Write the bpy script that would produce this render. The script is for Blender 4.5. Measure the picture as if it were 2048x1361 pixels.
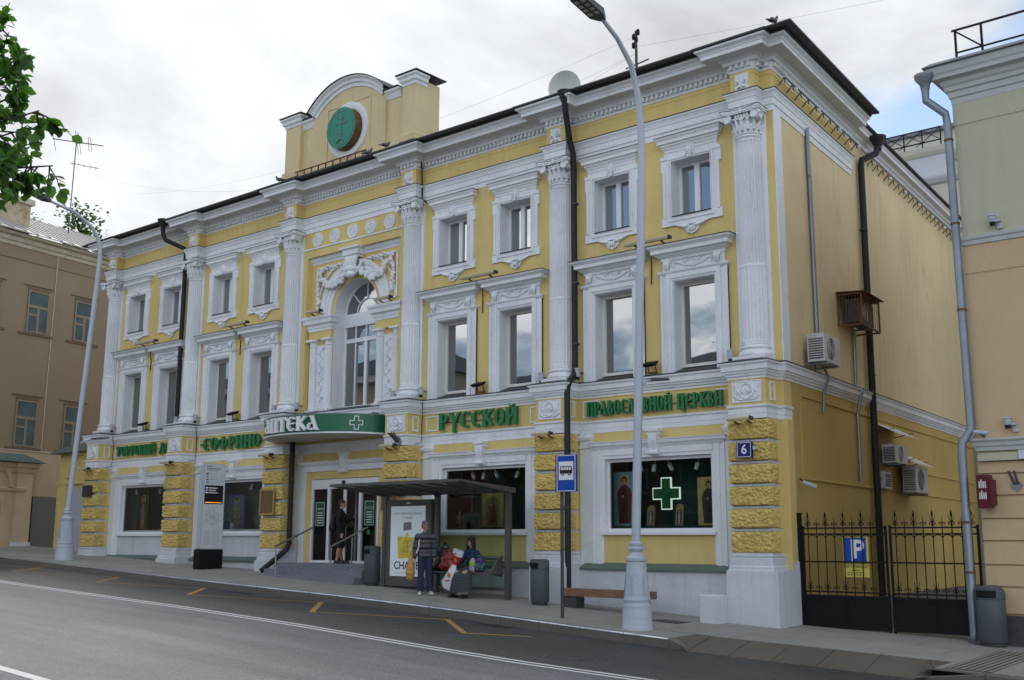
import bpy, math, random
import numpy as np
from mathutils import Vector, Matrix, noise
random.seed(7)
for o in list(bpy.data.objects): bpy.data.objects.remove(o)
SC = bpy.context.scene
C = SC.collection
R = math.radians
PI = math.pi

# ------------------------------------------------------------------ camera
cam = bpy.data.cameras.new('camera')
cam.lens = 39.055; cam.sensor_width = 36; cam.clip_end = 2000
camo = bpy.data.objects.new('camera', cam); C.objects.link(camo)
cr = Vector((0.7644264557502259, 0.6447012611458919, 0.003532368333639013))
cu = Vector((0.1131887833492389, -0.13959853846151954, 0.9837177173271439))
cf = Vector((-0.6346971664290514, 0.7515800236410652, 0.17968576735687442))
CAM = Vector((11.07577, -20.97252, 0.79683))
m = Matrix.Identity(4)
for i in range(3):
    m[i][0] = cr[i]; m[i][1] = cu[i]; m[i][2] = -cf[i]; m[i][3] = CAM[i]
camo.matrix_world = m
SC.camera = camo

# ------------------------------------------------------------------ sky, sun, exposure
SUN_EL, SUN_AZ = R(38), R(-62)          # azimuth from +Y towards +X
world = bpy.data.worlds.new('World'); SC.world = world; world.use_nodes = True
nt = world.node_tree; nt.nodes.clear()
def wn(t, **k):
    n = nt.nodes.new(t)
    for a, b in k.items(): setattr(n, a, b)
    return n
def wmath(op, a, b=None, clamp=False):
    n = wn('ShaderNodeMath', operation=op, use_clamp=clamp)
    for i, v in enumerate((a, b)):
        if v is None: continue
        if isinstance(v, (int, float)): n.inputs[i].default_value = v
        else: nt.links.new(v, n.inputs[i])
    return n.outputs[0]
sky = wn('ShaderNodeTexSky', sky_type='NISHITA', sun_disc=False)
sky.sun_elevation = SUN_EL; sky.sun_rotation = SUN_AZ; sky.air_density = 1.0; sky.dust_density = 0.6; sky.ozone_density = 1.2
tc = wn('ShaderNodeTexCoord')
nrmz = wn('ShaderNodeVectorMath', operation='NORMALIZE'); nt.links.new(tc.outputs['Generated'], nrmz.inputs[0])
sx = wn('ShaderNodeSeparateXYZ'); nt.links.new(nrmz.outputs[0], sx.inputs[0])
zz = wmath('ADD', wmath('MAXIMUM', sx.outputs[2], 0.0), 0.22)
cx_ = wmath('DIVIDE', sx.outputs[0], zz); cy_ = wmath('DIVIDE', sx.outputs[1], zz)
cmb = wn('ShaderNodeCombineXYZ'); nt.links.new(cx_, cmb.inputs[0]); nt.links.new(cy_, cmb.inputs[1])
def wnoise(scale, detail, off):
    mp = wn('ShaderNodeMapping'); mp.inputs['Location'].default_value = off
    nt.links.new(cmb.outputs[0], mp.inputs[0])
    n = wn('ShaderNodeTexNoise'); n.inputs['Scale'].default_value = scale; n.inputs['Detail'].default_value = detail
    n.inputs['Roughness'].default_value = 0.58; n.inputs['Distortion'].default_value = 0.25
    nt.links.new(mp.outputs[0], n.inputs['Vector']); return n.outputs[0]
n1 = wnoise(1.5, 9.0, (2.797, 2.770, 0.0))
n2 = wnoise(1.5, 8.0, (7.7, 1.2, 3.0))
sdir = Vector((math.sin(SUN_AZ)*math.cos(SUN_EL), math.cos(SUN_AZ)*math.cos(SUN_EL), math.sin(SUN_EL)))
dp = wn('ShaderNodeVectorMath', operation='DOT_PRODUCT'); nt.links.new(nrmz.outputs[0], dp.inputs[0]); dp.inputs[1].default_value = sdir
tow = wmath('MAXIMUM', dp.outputs['Value'], 0.0)                 # 1 towards the hidden sun
# closed grey cloud towards the hidden sun, broken front-lit cloud with blue gaps away from it
def wsmooth(v, a, b, c=0., d=1.):
    n = wn('ShaderNodeMapRange', interpolation_type='SMOOTHSTEP'); nt.links.new(v, n.inputs[0])
    for i, q in enumerate((a, b, c, d)): n.inputs[i+1].default_value = q
    return n.outputs[0]
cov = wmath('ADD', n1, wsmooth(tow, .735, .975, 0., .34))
mr = wn('ShaderNodeMapRange', interpolation_type='SMOOTHSTEP'); nt.links.new(cov, mr.inputs[0])
mr.inputs[1].default_value = 0.44; mr.inputs[2].default_value = 0.58
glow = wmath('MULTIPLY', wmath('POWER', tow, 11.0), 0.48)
front = wsmooth(tow, .25, .88, 1.12, 0.)                            # front-lit cloud, mostly out of view, brightened further to light the facade
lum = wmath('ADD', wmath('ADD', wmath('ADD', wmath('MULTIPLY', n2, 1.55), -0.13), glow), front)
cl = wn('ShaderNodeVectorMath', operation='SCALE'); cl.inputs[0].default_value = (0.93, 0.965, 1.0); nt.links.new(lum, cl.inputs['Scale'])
sk = wn('ShaderNodeVectorMath', operation='SCALE'); sk.inputs['Scale'].default_value = 0.15; nt.links.new(sky.outputs[0], sk.inputs[0])
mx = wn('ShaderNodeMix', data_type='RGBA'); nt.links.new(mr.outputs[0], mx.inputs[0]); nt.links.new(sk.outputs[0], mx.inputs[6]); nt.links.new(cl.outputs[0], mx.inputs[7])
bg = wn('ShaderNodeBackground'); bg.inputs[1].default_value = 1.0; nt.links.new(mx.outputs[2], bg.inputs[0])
out = wn('ShaderNodeOutputWorld'); nt.links.new(bg.outputs[0], out.inputs[0])

sun = bpy.data.lights.new('sun', 'SUN'); sun.energy = 1.0; sun.angle = R(20); sun.color = (1.0, 0.96, 0.9)
suno = bpy.data.objects.new('sun', sun); C.objects.link(suno); suno.location = (-30, 30, 40)
suno.rotation_euler = (-sdir).to_track_quat('-Z', 'Y').to_euler()
vs = SC.view_settings
vs.view_transform = 'Standard'; vs.look = 'None'; vs.exposure = 0.25; vs.gamma = 1.0; vs.use_curve_mapping = False
SC.render.engine = 'CYCLES'

# ------------------------------------------------------------------ materials
MATS = {}
def mat(name, col, rough=0.8, var=0.10, vs_=1.2, fine=0.04, fs=18., bump=0.0, bs=40., spec=0.35, metal=0.0, streak=0.0, dirt=None, ior=None, emit=None, speck=0.0, sps=120., stain=0.0, stains=0.6, staincol=(0.25, 0.2, 0.14), track=0.0, crack=0.0):
    """plaster / paint / metal: base colour with large and fine variation, rain streaks, stains and relief"""
    if name in MATS: return MATS[name]
    m = bpy.data.materials.new(name); m.use_nodes = True; t = m.node_tree; n = t.nodes; L = t.links
    b = n['Principled BSDF']; b.inputs['Roughness'].default_value = rough; b.inputs['Metallic'].default_value = metal
    b.inputs['Specular IOR Level'].default_value = spec
    if ior: b.inputs['IOR'].default_value = ior
    g = n.new('ShaderNodeNewGeometry'); pos = g.outputs['Position']
    def nz(scale, det=4., vec=None, rgh=.55):
        x = n.new('ShaderNodeTexNoise'); x.inputs['Scale'].default_value = scale; x.inputs['Detail'].default_value = det; x.inputs['Roughness'].default_value = rgh
        L.new(vec or pos, x.inputs['Vector']); return x.outputs[0]
    def mp(v, a, b_, c, d):
        x = n.new('ShaderNodeMapRange'); L.new(v, x.inputs[0])
        for i, q in enumerate((a, b_, c, d)): x.inputs[i+1].default_value = q
        return x.outputs[0]
    def mul(a, b_):
        x = n.new('ShaderNodeMath'); x.operation = 'MULTIPLY'; L.new(a, x.inputs[0])
        if isinstance(b_, float): x.inputs[1].default_value = b_
        else: L.new(b_, x.inputs[1])
        return x.outputs[0]
    f = mp(nz(vs_), .3, .7, 1-var, 1+var)
    if fine: f = mul(f, mp(nz(fs, 3.), .3, .7, 1-fine, 1+fine))
    if streak:
        mpn = n.new('ShaderNodeMapping'); mpn.inputs['Scale'].default_value = (5., 5., .35); L.new(pos, mpn.inputs[0])
        f = mul(f, mp(nz(1., 5., mpn.outputs[0], .65), .52, .75, 1., 1-streak))
    if track:      # lengthwise wheel-polished bands and patches
        mpt = n.new('ShaderNodeMapping'); mpt.inputs['Scale'].default_value = (.09, 1.1, 1.); L.new(pos, mpt.inputs[0])
        f = mul(f, mp(nz(1., 6., mpt.outputs[0], .6), .3, .7, 1-track, 1+track))
    if crack:      # sealed and open cracks
        vo = n.new('ShaderNodeTexVoronoi'); vo.feature = 'DISTANCE_TO_EDGE'; vo.inputs['Scale'].default_value = .33
        wv_ = n.new('ShaderNodeVectorMath'); wv_.operation = 'ADD'; nzv = n.new('ShaderNodeTexNoise'); nzv.inputs['Scale'].default_value = 1.7; nzv.inputs['Detail'].default_value = 6.; L.new(pos, nzv.inputs['Vector']); L.new(pos, wv_.inputs[0]); L.new(nzv.outputs['Color'], wv_.inputs[1]); L.new(wv_.outputs[0], vo.inputs['Vector'])
        cm = mp(vo.outputs['Distance'], .004, .012, 1-crack, 1.); f = mul(f, mp(nz(.35, 2.), .5, .56, 1., 0.)) if False else mul(f, cm)
    if speck: f = mul(f, mp(nz(sps, 2.), .35, .7, 1-speck, 1+speck*1.6))
    sc = n.new('ShaderNodeVectorMath'); sc.operation = 'SCALE'; sc.inputs[0].default_value = col[:3]; L.new(f, sc.inputs['Scale'])
    colout = sc.outputs[0]
    if stain:
        mxs = n.new('ShaderNodeMix'); mxs.data_type = 'RGBA'
        L.new(mp(nz(stains, 6., None, .7), .56, .74, 0., stain), mxs.inputs[0]); L.new(colout, mxs.inputs[6]); mxs.inputs[7].default_value = (*staincol, 1)
        colout = mxs.outputs[2]
    L.new(colout, b.inputs['Base Color'])
    if bump:
        bp = n.new('ShaderNodeBump'); bp.inputs['Strength'].default_value = bump; bp.inputs['Distance'].default_value = .02
        L.new(nz(bs, 4.), bp.inputs['Height']); L.new(bp.outputs[0], b.inputs['Normal'])
    if emit:
        b.inputs['Emission Color'].default_value = (*col[:3], 1); b.inputs['Emission Strength'].default_value = emit
    MATS[name] = m; return m
def glass_mirror(name, col, wav=.0, ior=2.1, wscale=1.3):
    """window pane seen from a sunless side: dark room behind, sky and street mirrored in it"""
    m = bpy.data.materials.new(name); m.use_nodes = True; t = m.node_tree; n = t.nodes; L = t.links
    b = n['Principled BSDF']; b.inputs['Base Color'].default_value = (*col, 1); b.inputs['Roughness'].default_value = .015; b.inputs['IOR'].default_value = ior
    b.inputs['Specular IOR Level'].default_value = .5
    if wav:
        g = n.new('ShaderNodeNewGeometry'); x = n.new('ShaderNodeTexNoise'); x.inputs['Scale'].default_value = wscale; x.inputs['Detail'].default_value = 1.5
        L.new(g.outputs['Position'], x.inputs['Vector'])
        bp = n.new('ShaderNodeBump'); bp.inputs['Strength'].default_value = wav; bp.inputs['Distance'].default_value = .05
        L.new(x.outputs[0], bp.inputs['Height']); L.new(bp.outputs[0], b.inputs['Normal'])
    MATS[name] = m; return m
def glass_clear(name, tint=(.85, .93, .9), refl=1.5, mixr=0.0):
    m = bpy.data.materials.new(name); m.use_nodes = True; t = m.node_tree; n = t.nodes; L = t.links
    n.remove(n['Principled BSDF'])
    tr = n.new('ShaderNodeBsdfTransparent'); tr.inputs[0].default_value = (*tint, 1)
    gl = n.new('ShaderNodeBsdfGlossy'); gl.inputs['Roughness'].default_value = .01
    fr = n.new('ShaderNodeFresnel'); fr.inputs[0].default_value = refl
    mi = n.new('ShaderNodeMixShader'); L.new(fr.outputs[0], mi.inputs[0]); L.new(tr.outputs[0], mi.inputs[1]); L.new(gl.outputs[0], mi.inputs[2])
    L.new(mi.outputs[0], n['Material Output'].inputs[0]); MATS[name] = m; return m

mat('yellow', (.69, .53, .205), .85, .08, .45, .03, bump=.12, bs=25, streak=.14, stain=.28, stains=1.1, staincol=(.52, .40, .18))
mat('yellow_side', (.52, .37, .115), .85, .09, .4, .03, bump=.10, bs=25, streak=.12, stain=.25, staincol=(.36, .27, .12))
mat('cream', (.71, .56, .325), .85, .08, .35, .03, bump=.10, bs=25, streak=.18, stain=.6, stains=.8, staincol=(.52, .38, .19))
mat('attic_cream', (.64, .52, .30), .85, .06, .8, .03, bump=.12, bs=25, streak=.16, stain=.3, staincol=(.45, .38, .24))
mat('white', (.76, .77, .79), .8, .07, .9, .04, bump=.14, bs=35, streak=.10, stain=.28, stains=1.7, staincol=(.46, .45, .44))
mat('white_low', (.60, .61, .64), .8, .10, .8, .05, bump=.2, bs=30, streak=.16, stain=.45, stains=1.1, staincol=(.42, .42, .42))
mat('rustic', (.64, .475, .155), .9, .07, 1.5, .06, bump=.25, bs=50, streak=.12, stain=.15, staincol=(.38, .27, .1))
mat('pvc', (.78, .78, .80), .35, .02, 2, .0, spec=.5)
mat('pvc_cream', (.74, .72, .66), .4, .03, 2, .0, spec=.5)
mat('flashing', (.045, .045, .05), .5, .15, 2, .05, spec=.4)
mat('roof_dark', (.03, .032, .036), .5, .2, 1.5, .05, spec=.4)
mat('roof_grey', (.16, .18, .20), .45, .15, 1.5, .05, metal=.3)
mat('green_ledge', (.10, .145, .125), .6, .12, 2, .05, stain=.3, staincol=(.17, .19, .17))
mat('pipe_dark', (.022, .023, .025), .55, .15, 3, .05, spec=.25)
mat('pipe_zinc', (.24, .27, .305), .45, .12, 2, .05, metal=.55)
mat('black_iron', (.008, .008, .009), .6, .1, 4, .0, spec=.2)
mat('sign_green', (.012, .17, .055), .4, .05, 3, 0., spec=.5)
mat('canopy_green', (.008, .13, .06), .35, .05, 2, 0., spec=.5)
mat('letter_white', (.78, .78, .78), .45, .04, 3, 0.)
mat('soffit_beige', (.55, .52, .46), .7, .06, 1.5, .03, stain=.3, staincol=(.33, .3, .26))
mat('lamp_grey', (.43, .465, .52), .45, .04, 3, .02, metal=.0, spec=.5, stain=.15, staincol=(.3, .32, .35))
mat('dark_grey', (.06, .063, .066), .5, .08, 3, .03)
mat('bin_grey', (.075, .085, .095), .45, .08, 3, .03)
mat('shelter_grey', (.11, .105, .10), .45, .08, 3, .02, metal=.3)
mat('asphalt', (.138, .138, .141), .62, .14, .22, .08, fs=5, bump=.5, bs=60, speck=.32, sps=34, streak=0, spec=.4, track=.30, stain=.35, stains=.35, staincol=(.085, .085, .09))
mat('asphalt_dark', (.042, .042, .042), .55, .20, .4, .12, fs=4, bump=.6, bs=50, speck=.75, sps=26, spec=.5, track=.3, stain=.5, stains=.8, staincol=(.05, .05, .05))
mat('granite', (.285, .272, .245), .72, .10, .8, .05, fs=9, bump=.1, bs=80, speck=.14, sps=60, stain=.45, stains=.5, staincol=(.15, .14, .125))
mat('granite_dark', (.115, .10, .078), .6, .16, .9, .06, fs=9, bump=.1, bs=80, speck=.2, sps=140, stain=.6, stains=.9, staincol=(.07, .062, .05))
mat('kerb', (.125, .11, .092), .35, .12, 1.2, .06, bump=.12, bs=70, speck=.2, sps=140, spec=.9)
mat('joint', (.10, .097, .09), .9, .1)
mat('paint_white', (.66, .66, .64), .6, .06, 3, .06, fs=20, stain=.4, stains=3., staincol=(.35, .35, .35))
mat('paint_orange', (.40, .23, .06), .65, .08, 3, .08, fs=20, stain=.5, stains=3., staincol=(.22, .14, .07))
mat('wood', (.21, .115, .068), .6, .2, 4, .15, fs=30, bump=.2, bs=60)
mat('steel', (.45, .46, .47), .25, .05, 3, .0, metal=.9)
mat('room_dark', (.03, .035, .035), .8, .1)
mat('room_grey', (.32, .34, .36), .8, .1)
mat('room_green', (.012, .05, .042), .8, .1)
mat('beige_lamp', (.50, .42, .27), .5, .06, 3, 0.)
mat('ac_white', (.52, .52, .50), .5, .08, 3, .03, stain=.3, staincol=(.3, .28, .24))
mat('ac_dark', (.05, .05, .05), .6)
mat('rust', (.16, .07, .035), .8, .3, 6, .2, stain=.4, stains=3., staincol=(.28, .24, .2))
mat('gold', (.50, .36, .12), .35, .1, 4, .0, metal=.6)
glass_mirror('pane2', (.012, .016, .02), .08, 3.4, .8)
glass_mirror('pane3', (.012, .02, .035), .02, 4.2, 1.2)
glass_mirror('pane_far', (.03, .06, .08), .03, 1.9)
glass_clear('showglass', (.88, .95, .92), 1.45)
glass_clear('shelterglass', (.86, .93, .90), 1.3)

# ------------------------------------------------------------------ mesh helpers
class M:
    def __init__(s): s.v = []; s.f = []
    def add(s, v, f):
        k = len(s.v); s.v += [tuple(p) for p in v]; s.f += [tuple(i+k for i in q) for q in f]; return s
    def box(s, x0, x1, y0, y1, z0, z1):
        if x0 > x1: x0, x1 = x1, x0
        if y0 > y1: y0, y1 = y1, y0
        if z0 > z1: z0, z1 = z1, z0
        return s.add([(x0,y0,z0),(x1,y0,z0),(x1,y1,z0),(x0,y1,z0),(x0,y0,z1),(x1,y0,z1),(x1,y1,z1),(x0,y1,z1)],
              [(0,3,2,1),(4,5,6,7),(0,1,5,4),(1,2,6,5),(2,3,7,6),(3,0,4,7)])
    def quad(s, a, b, c, d): return s.add([a, b, c, d], [(0,1,2,3)])
    def prism(s, poly, fn, c0, c1, caps=True):
        n = len(poly)
        v = [fn(a, b, c0) for a, b in poly] + [fn(a, b, c1) for a, b in poly]
        f = [(i, (i+1) % n, n+(i+1) % n, n+i) for i in range(n)]
        if caps: f += [tuple(range(n-1, -1, -1)), tuple(range(n, 2*n))]
        return s.add(v, f)
    def xz(s, poly, y0, y1): return s.prism(poly, lambda a, b, c: (a, c, b), y0, y1)
    def xy(s, poly, z0, z1): return s.prism(poly, lambda a, b, c: (a, b, c), z0, z1)
    def yz(s, poly, x0, x1): return s.prism(poly, lambda a, b, c: (c, a, b), x0, x1)
    def lathe(s, prof, n=16, c=(0,0,0), a0=0., a1=2*PI, caps=False):
        full = abs(a1-a0-2*PI) < 1e-6; k = n if full else n+1
        v = []; f = []
        for r, z in prof:
            for i in range(k):
                a = a0+(a1-a0)*i/n; v.append((c[0]+r*math.cos(a), c[1]+r*math.sin(a), c[2]+z))
        for j in range(len(prof)-1):
            for i in range(n):
                i2 = (i+1) % k; f.append((j*k+i, j*k+i2, (j+1)*k+i2, (j+1)*k+i))
        if caps: f += [tuple(range(k-1, -1, -1)), tuple(range((len(prof)-1)*k, len(prof)*k))]
        return s.add(v, f)
    def tube(s, pts, r, n=8, cap=True):
        pts = [Vector(p) for p in pts]; rs = r if isinstance(r, (list, tuple)) else [r]*len(pts)
        v = []; f = []; up = None
        for i, p in enumerate(pts):
            t = (pts[min(i+1, len(pts)-1)]-pts[max(i-1, 0)])
            t = t.normalized() if t.length > 1e-9 else Vector((0,0,1))
            if up is None:
                up = Vector((0,0,1)) if abs(t.z) < .9 else Vector((0,1,0))
            sd = t.cross(up)
            if sd.length < 1e-6: sd = t.orthogonal()
            sd.normalize(); up = sd.cross(t).normalized()
            for k in range(n):
                a = 2*PI*k/n; q = p+(sd*math.cos(a)+up*math.sin(a))*rs[i]; v.append(q[:])
        for i in range(len(pts)-1):
            for k in range(n):
                k2 = (k+1) % n; f.append((i*n+k, i*n+k2, (i+1)*n+k2, (i+1)*n+k))
        if cap: f += [tuple(range(n-1, -1, -1)), tuple(range((len(pts)-1)*n, len(pts)*n))]
        return s.add(v, f)
    def bar(s, a, b, w, h):
        """rectangular bar between two points"""
        a = Vector(a); b = Vector(b); t = (b-a).normalized(); up = Vector((0,0,1)) if abs(t.z) < .95 else Vector((0,1,0))
        sd = t.cross(up).normalized()*w/2; up = sd.cross(t).normalized()*h/2
        v = [p+i*sd+j*up for p in (a, b) for i, j in ((-1,-1),(1,-1),(1,1),(-1,1))]
        return s.add([q[:] for q in v], [(0,1,2,3),(7,6,5,4),(0,4,5,1),(1,5,6,2),(2,6,7,3),(3,7,4,0)])
    def ball(s, c, r, n=8, mrow=5):
        rx, ry, rz = r if isinstance(r, (tuple, list)) else (r, r, r)
        v = [(c[0], c[1], c[2]-rz)]; f = []
        for j in range(1, mrow):
            t = -PI/2+PI*j/mrow
            for i in range(n):
                a = 2*PI*i/n; v.append((c[0]+rx*math.cos(t)*math.cos(a), c[1]+ry*math.cos(t)*math.sin(a), c[2]+rz*math.sin(t)))
        v.append((c[0], c[1], c[2]+rz)); e = len(v)-1
        for i in range(n):
            f.append((0, 1+(i+1) % n, 1+i)); f.append((e, e-n+i, e-n+(i+1) % n))
        for j in range(mrow-2):
            for i in range(n): f.append((1+j*n+i, 1+j*n+(i+1) % n, 1+(j+1)*n+(i+1) % n, 1+(j+1)*n+i))
        return s.add(v, f)
    def sweep(s, plan, prof, caps=True):
        """moulding: profile (outward d, z) along an open plan path, mitred; outside is to the right of travel"""
        P = [Vector((p[0], p[1])) for p in plan]; k = len(prof); N = []
        for i in range(len(P)-1):
            d = (P[i+1]-P[i]).normalized(); N.append(Vector((d.y, -d.x)))
        v = []; f = []
        for i, p in enumerate(P):
            if i == 0: mm = N[0]
            elif i == len(P)-1: mm = N[-1]
            else: mm = (N[i-1]+N[i])/(1+N[i-1].dot(N[i]))
            for d, z in prof: v.append((p.x+mm.x*d, p.y+mm.y*d, z))
        for i in range(len(P)-1):
            for j in range(k-1): f.append((i*k+j, (i+1)*k+j, (i+1)*k+j+1, i*k+j+1))
        if caps: f += [tuple(range(k)), tuple(range((len(P)-1)*k+k-1, (len(P)-1)*k-1, -1))]
        return s.add(v, f)
    def merge(s, o, fn=lambda p: p): return s.add([fn(p) for p in o.v], o.f)
    def mesh(s, name, smooth=False, ang=None):
        me = bpy.data.meshes.new(name); me.from_pydata(s.v, [], s.f); me.validate()
        if smooth:
            me.polygons.foreach_set('use_smooth', [True]*len(me.polygons))
            if ang:
                try: me.set_sharp_from_angle(angle=R(ang))
                except Exception: pass
        me.update(); return me
def fix_normals(me):
    import bmesh
    b = bmesh.new(); b.from_mesh(me); bmesh.ops.recalc_face_normals(b, faces=b.faces); b.to_mesh(me); b.free()

def obj(name, me, material=None, parent=None, loc=(0,0,0), rot=(0,0,0), label=None, smooth=False, ang=40, kind=None):
    if isinstance(me, M):
        me = me.mesh(name, smooth, ang); fix_normals(me)
    if material:
        mm = MATS[material] if isinstance(material, str) else material
        if len(me.materials) == 0: me.materials.append(mm)
    o = bpy.data.objects.new(name, me); C.objects.link(o); o.location = loc; o.rotation_euler = rot
    if parent: o.parent = parent
    if label: o['label'] = label
    if kind: o['kind'] = kind
    return o
def tag(o, label, cat, group=None):
    o['label'] = label; o['category'] = cat
    if group: o['group'] = group
    return o
def thing(name, label, cat, loc=(0,0,0), rotz=0., group=None):
    o = bpy.data.objects.new(name, None); C.objects.link(o); o.location = loc; o.rotation_euler = (0, 0, rotz)
    o.empty_display_size = .2
    return tag(o, label, cat, group)
def dup(root, loc=None, rotz=None, label=None, parent=None):
    r = root.copy(); C.objects.link(r)
    if parent: r.parent = parent
    if loc is not None: r.location = loc
    if rotz is not None: r.rotation_euler = (0, 0, rotz)
    if label: r['label'] = label
    for ch in root.children:
        c = ch.copy(); C.objects.link(c); c.parent = r
        for g in ch.children:
            d = g.copy(); C.objects.link(d); d.parent = c
    return r
def text_mesh(s, size=1., ext=.002, align='CENTER', bold=0.):
    cu_ = bpy.data.curves.new('t', 'FONT'); cu_.body = s; cu_.size = size; cu_.extrude = ext; cu_.align_x = align; cu_.align_y = 'CENTER'; cu_.offset = bold; cu_.resolution_u = 3
    o = bpy.data.objects.new('t', cu_); C.objects.link(o)
    dg = bpy.context.evaluated_depsgraph_get(); me = bpy.data.meshes.new_from_object(o.evaluated_get(dg))
    bpy.data.objects.remove(o); bpy.data.curves.remove(cu_); return me
def text(name, s, size, material, parent, loc, rot=(PI/2, 0, 0), ext=.002, align='CENTER', bold=0., sx_=1.):
    me = text_mesh(s, size, ext, align, bold); o = obj(name, me, material, parent, loc, rot); o.scale = (sx_, 1, 1); return o
def remesh(Mx, name, voxel=.012, smooth=2):
    me = Mx.mesh(name); fix_normals(me)
    o = bpy.data.objects.new('tmp', me); C.objects.link(o)
    r = o.modifiers.new('r', 'REMESH'); r.mode = 'VOXEL'; r.voxel_size = voxel
    if smooth:
        sm = o.modifiers.new('s', 'SMOOTH'); sm.iterations = smooth; sm.factor = .5
    dg = bpy.context.evaluated_depsgraph_get(); out_ = bpy.data.meshes.new_from_object(o.evaluated_get(dg))
    bpy.data.objects.remove(o); bpy.data.meshes.remove(me)
    out_.polygons.foreach_set('use_smooth', [True]*len(out_.polygons)); out_.update(); return out_
def mirror_x(poly): return poly+[(-a, b) for a, b in reversed(poly) if abs(a) > 1e-6]
def interp(x, xs, ys):
    if x <= xs[0]: return ys[0]+(x-xs[0])*(ys[1]-ys[0])/(xs[1]-xs[0])
    for i in range(len(xs)-1):
        if x <= xs[i+1]: return ys[i]+(x-xs[i])*(ys[i+1]-ys[i])/(xs[i+1]-xs[i])
    return ys[-1]+(x-xs[-1])*(ys[-1]-ys[-2])/(xs[-1]-xs[-2])
# ground: the street falls to the right
KY = -3.4
KX, KZ = [-40,-26,-14.6,-8.8,-5.2,-1.92,0,6], [.85,.30,-.196,-.428,-.60,-.79,-.89,-1.12]
FX, FZ = [-40,-25.62,-20.53,-15.3,-4.71,.5,2.4,4.2,8], [.85,.305,.114,-.071,-.569,-.839,-.9,-.98,-1.1]
def G(x, y):
    a = interp(x, KX, KZ); b = interp(x, FX, FZ); t = (y-KY)/(-.35-KY); t = max(0., min(1.15, t)); return a+(b-a)*t
def RZ(x, y): return interp(x, KX, KZ)-.165+.018*max(0., min(7., KY-y))
# ------------------------------------------------------------------ ground, road, pavement
def sheet(zf, xs, ys, dz=0.):
    a = M(); n = len(ys)
    for x in xs:
        for y in ys: a.v.append((x, y, zf(x, y)+dz))
    for i in range(len(xs)-1):
        for j in range(n-1): a.f.append((i*n+j, (i+1)*n+j, (i+1)*n+j+1, i*n+j+1))
    return a
def fr(a, b, st):
    n = max(1, int(round((b-a)/st))); return [a+(b-a)*i/n for i in range(n+1)]
LX = fr(-90, 40, 1.0)
def struct(name, me, m_, **k):
    o = obj(name, me, m_, **k); o['kind'] = 'structure'; return o
g = M()
for i in range(48):       # ground disc to the horizon, lying under everything
    pass
xs_, ys_ = [-900,-400,-160,-90,-40,0,40,160,400,900], [-900,-400,-160,-60,-20,0,20,60,160,400,900]
struct('ground', sheet(lambda x, y: (RZ(max(-90, min(40, x)), -9)-.35), xs_, ys_), 'asphalt')
struct('road', sheet(RZ, LX, [-40, -24, -16, -12, -10.4, -9, -7.64], .0), 'asphalt')
struct('bus_lane', sheet(RZ, LX, [-7.64, -6.5, -5, -4, -3.3], .0), 'asphalt_dark')
def stripe(name, pts, w, material, z=.005, m_=None):
    """painted line on the road following its surface; pts plan points"""
    a = M(); P = [Vector(p) for p in pts]; n = len(P); vs_ = []
    for i, p in enumerate(P):
        d1 = (P[i]-P[i-1]).normalized() if i else (P[1]-P[0]).normalized()
        d2 = (P[i+1]-P[i]).normalized() if i < n-1 else d1
        n1 = Vector((-d1.y, d1.x)); n2 = Vector((-d2.y, d2.x)); mm = (n1+n2)/(1+n1.dot(n2))
        for s_ in (-1, 1):
            q = p+mm*s_*w/2; vs_.append((q.x, q.y, RZ(q.x, q.y)+z))
    a.add(vs_, [(2*i, 2*i+2, 2*i+3, 2*i+1) for i in range(n-1)])
    return struct(name, a, material)
stripe('lane_line', [(x, -7.50) for x in LX], .11, 'paint_white')
stripe('lane_line', [(x, -7.72) for x in LX], .11, 'paint_white')
stripe('lane_line', [(x, -14.1) for x in fr(-60, 2, 1.)], .16, 'paint_white')
ZZ = [(-28.8,-3.6),(-26.6,-5.2),(-22.5,-3.62),(-20.9,-5.3),(-18.1,-3.62),(-16.3,-5.3),(-13.9,-3.66),(-12,-5.4),(-9.2,-3.74),(-7.3,-5.6),(-5.1,-3.85),(-3.2,-5.4),(-2.3,-4.55)]
zp = []
for a_, b_ in zip(ZZ[:-1], ZZ[1:]):
    for t_ in (0, .25, .5, .75): zp.append((a_[0]+(b_[0]-a_[0])*t_, a_[1]+(b_[1]-a_[1])*t_))
zp.append(ZZ[-1])
stripe('bus_stop_zigzag', zp, .12, 'paint_orange')
# manhole and gutter grates in the road
def grate(name, x, y, w, h, label):
    t = thing(name, label, 'grate', (x, y, RZ(x, y)+.002))
    t.rotation_euler = (0, R(2.5), 0)
    f = M(); f.box(-w/2, w/2, -h/2, -h/2+.03, 0, .008).box(-w/2, w/2, h/2-.03, h/2, 0, .008).box(-w/2, -w/2+.03, -h/2+.03, h/2-.03, 0, .008).box(w/2-.03, w/2, -h/2+.03, h/2-.03, 0, .008)
    obj('frame', f, 'flashing', t)
    n = int(w/.06)
    for i in range(n):
        x_ = -w/2+.04+(w-.08)*i/(n-1); obj('grate_bar', M().box(x_-.012, x_+.012, -h/2+.03, h/2-.03, 0, .006), 'flashing', t)
    return t
grate('storm_grate', -3.95, -3.78, .95, .34, 'dark iron storm grate in the road below the bus shelter')
grate('storm_grate', -12.3, -3.75, .8, .3, 'small dark storm grate in the road below the entrance steps')
t = thing('manhole_cover', 'round iron manhole cover in the asphalt near the lamp post', 'manhole', (-.05, -6.5, RZ(-.05, -6.5)+.003)); t.rotation_euler = (0, R(2.4), 0)
a = M(); a.lathe([(.0, .006), (.26, .006), (.262, .0)], 28); obj('cover', a, 'flashing', t)
a = M(); a.lathe([(.28, .0), (.28, .008), (.34, .008), (.345, .0)], 28); obj('rim', a, 'dark_grey', t)

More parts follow.
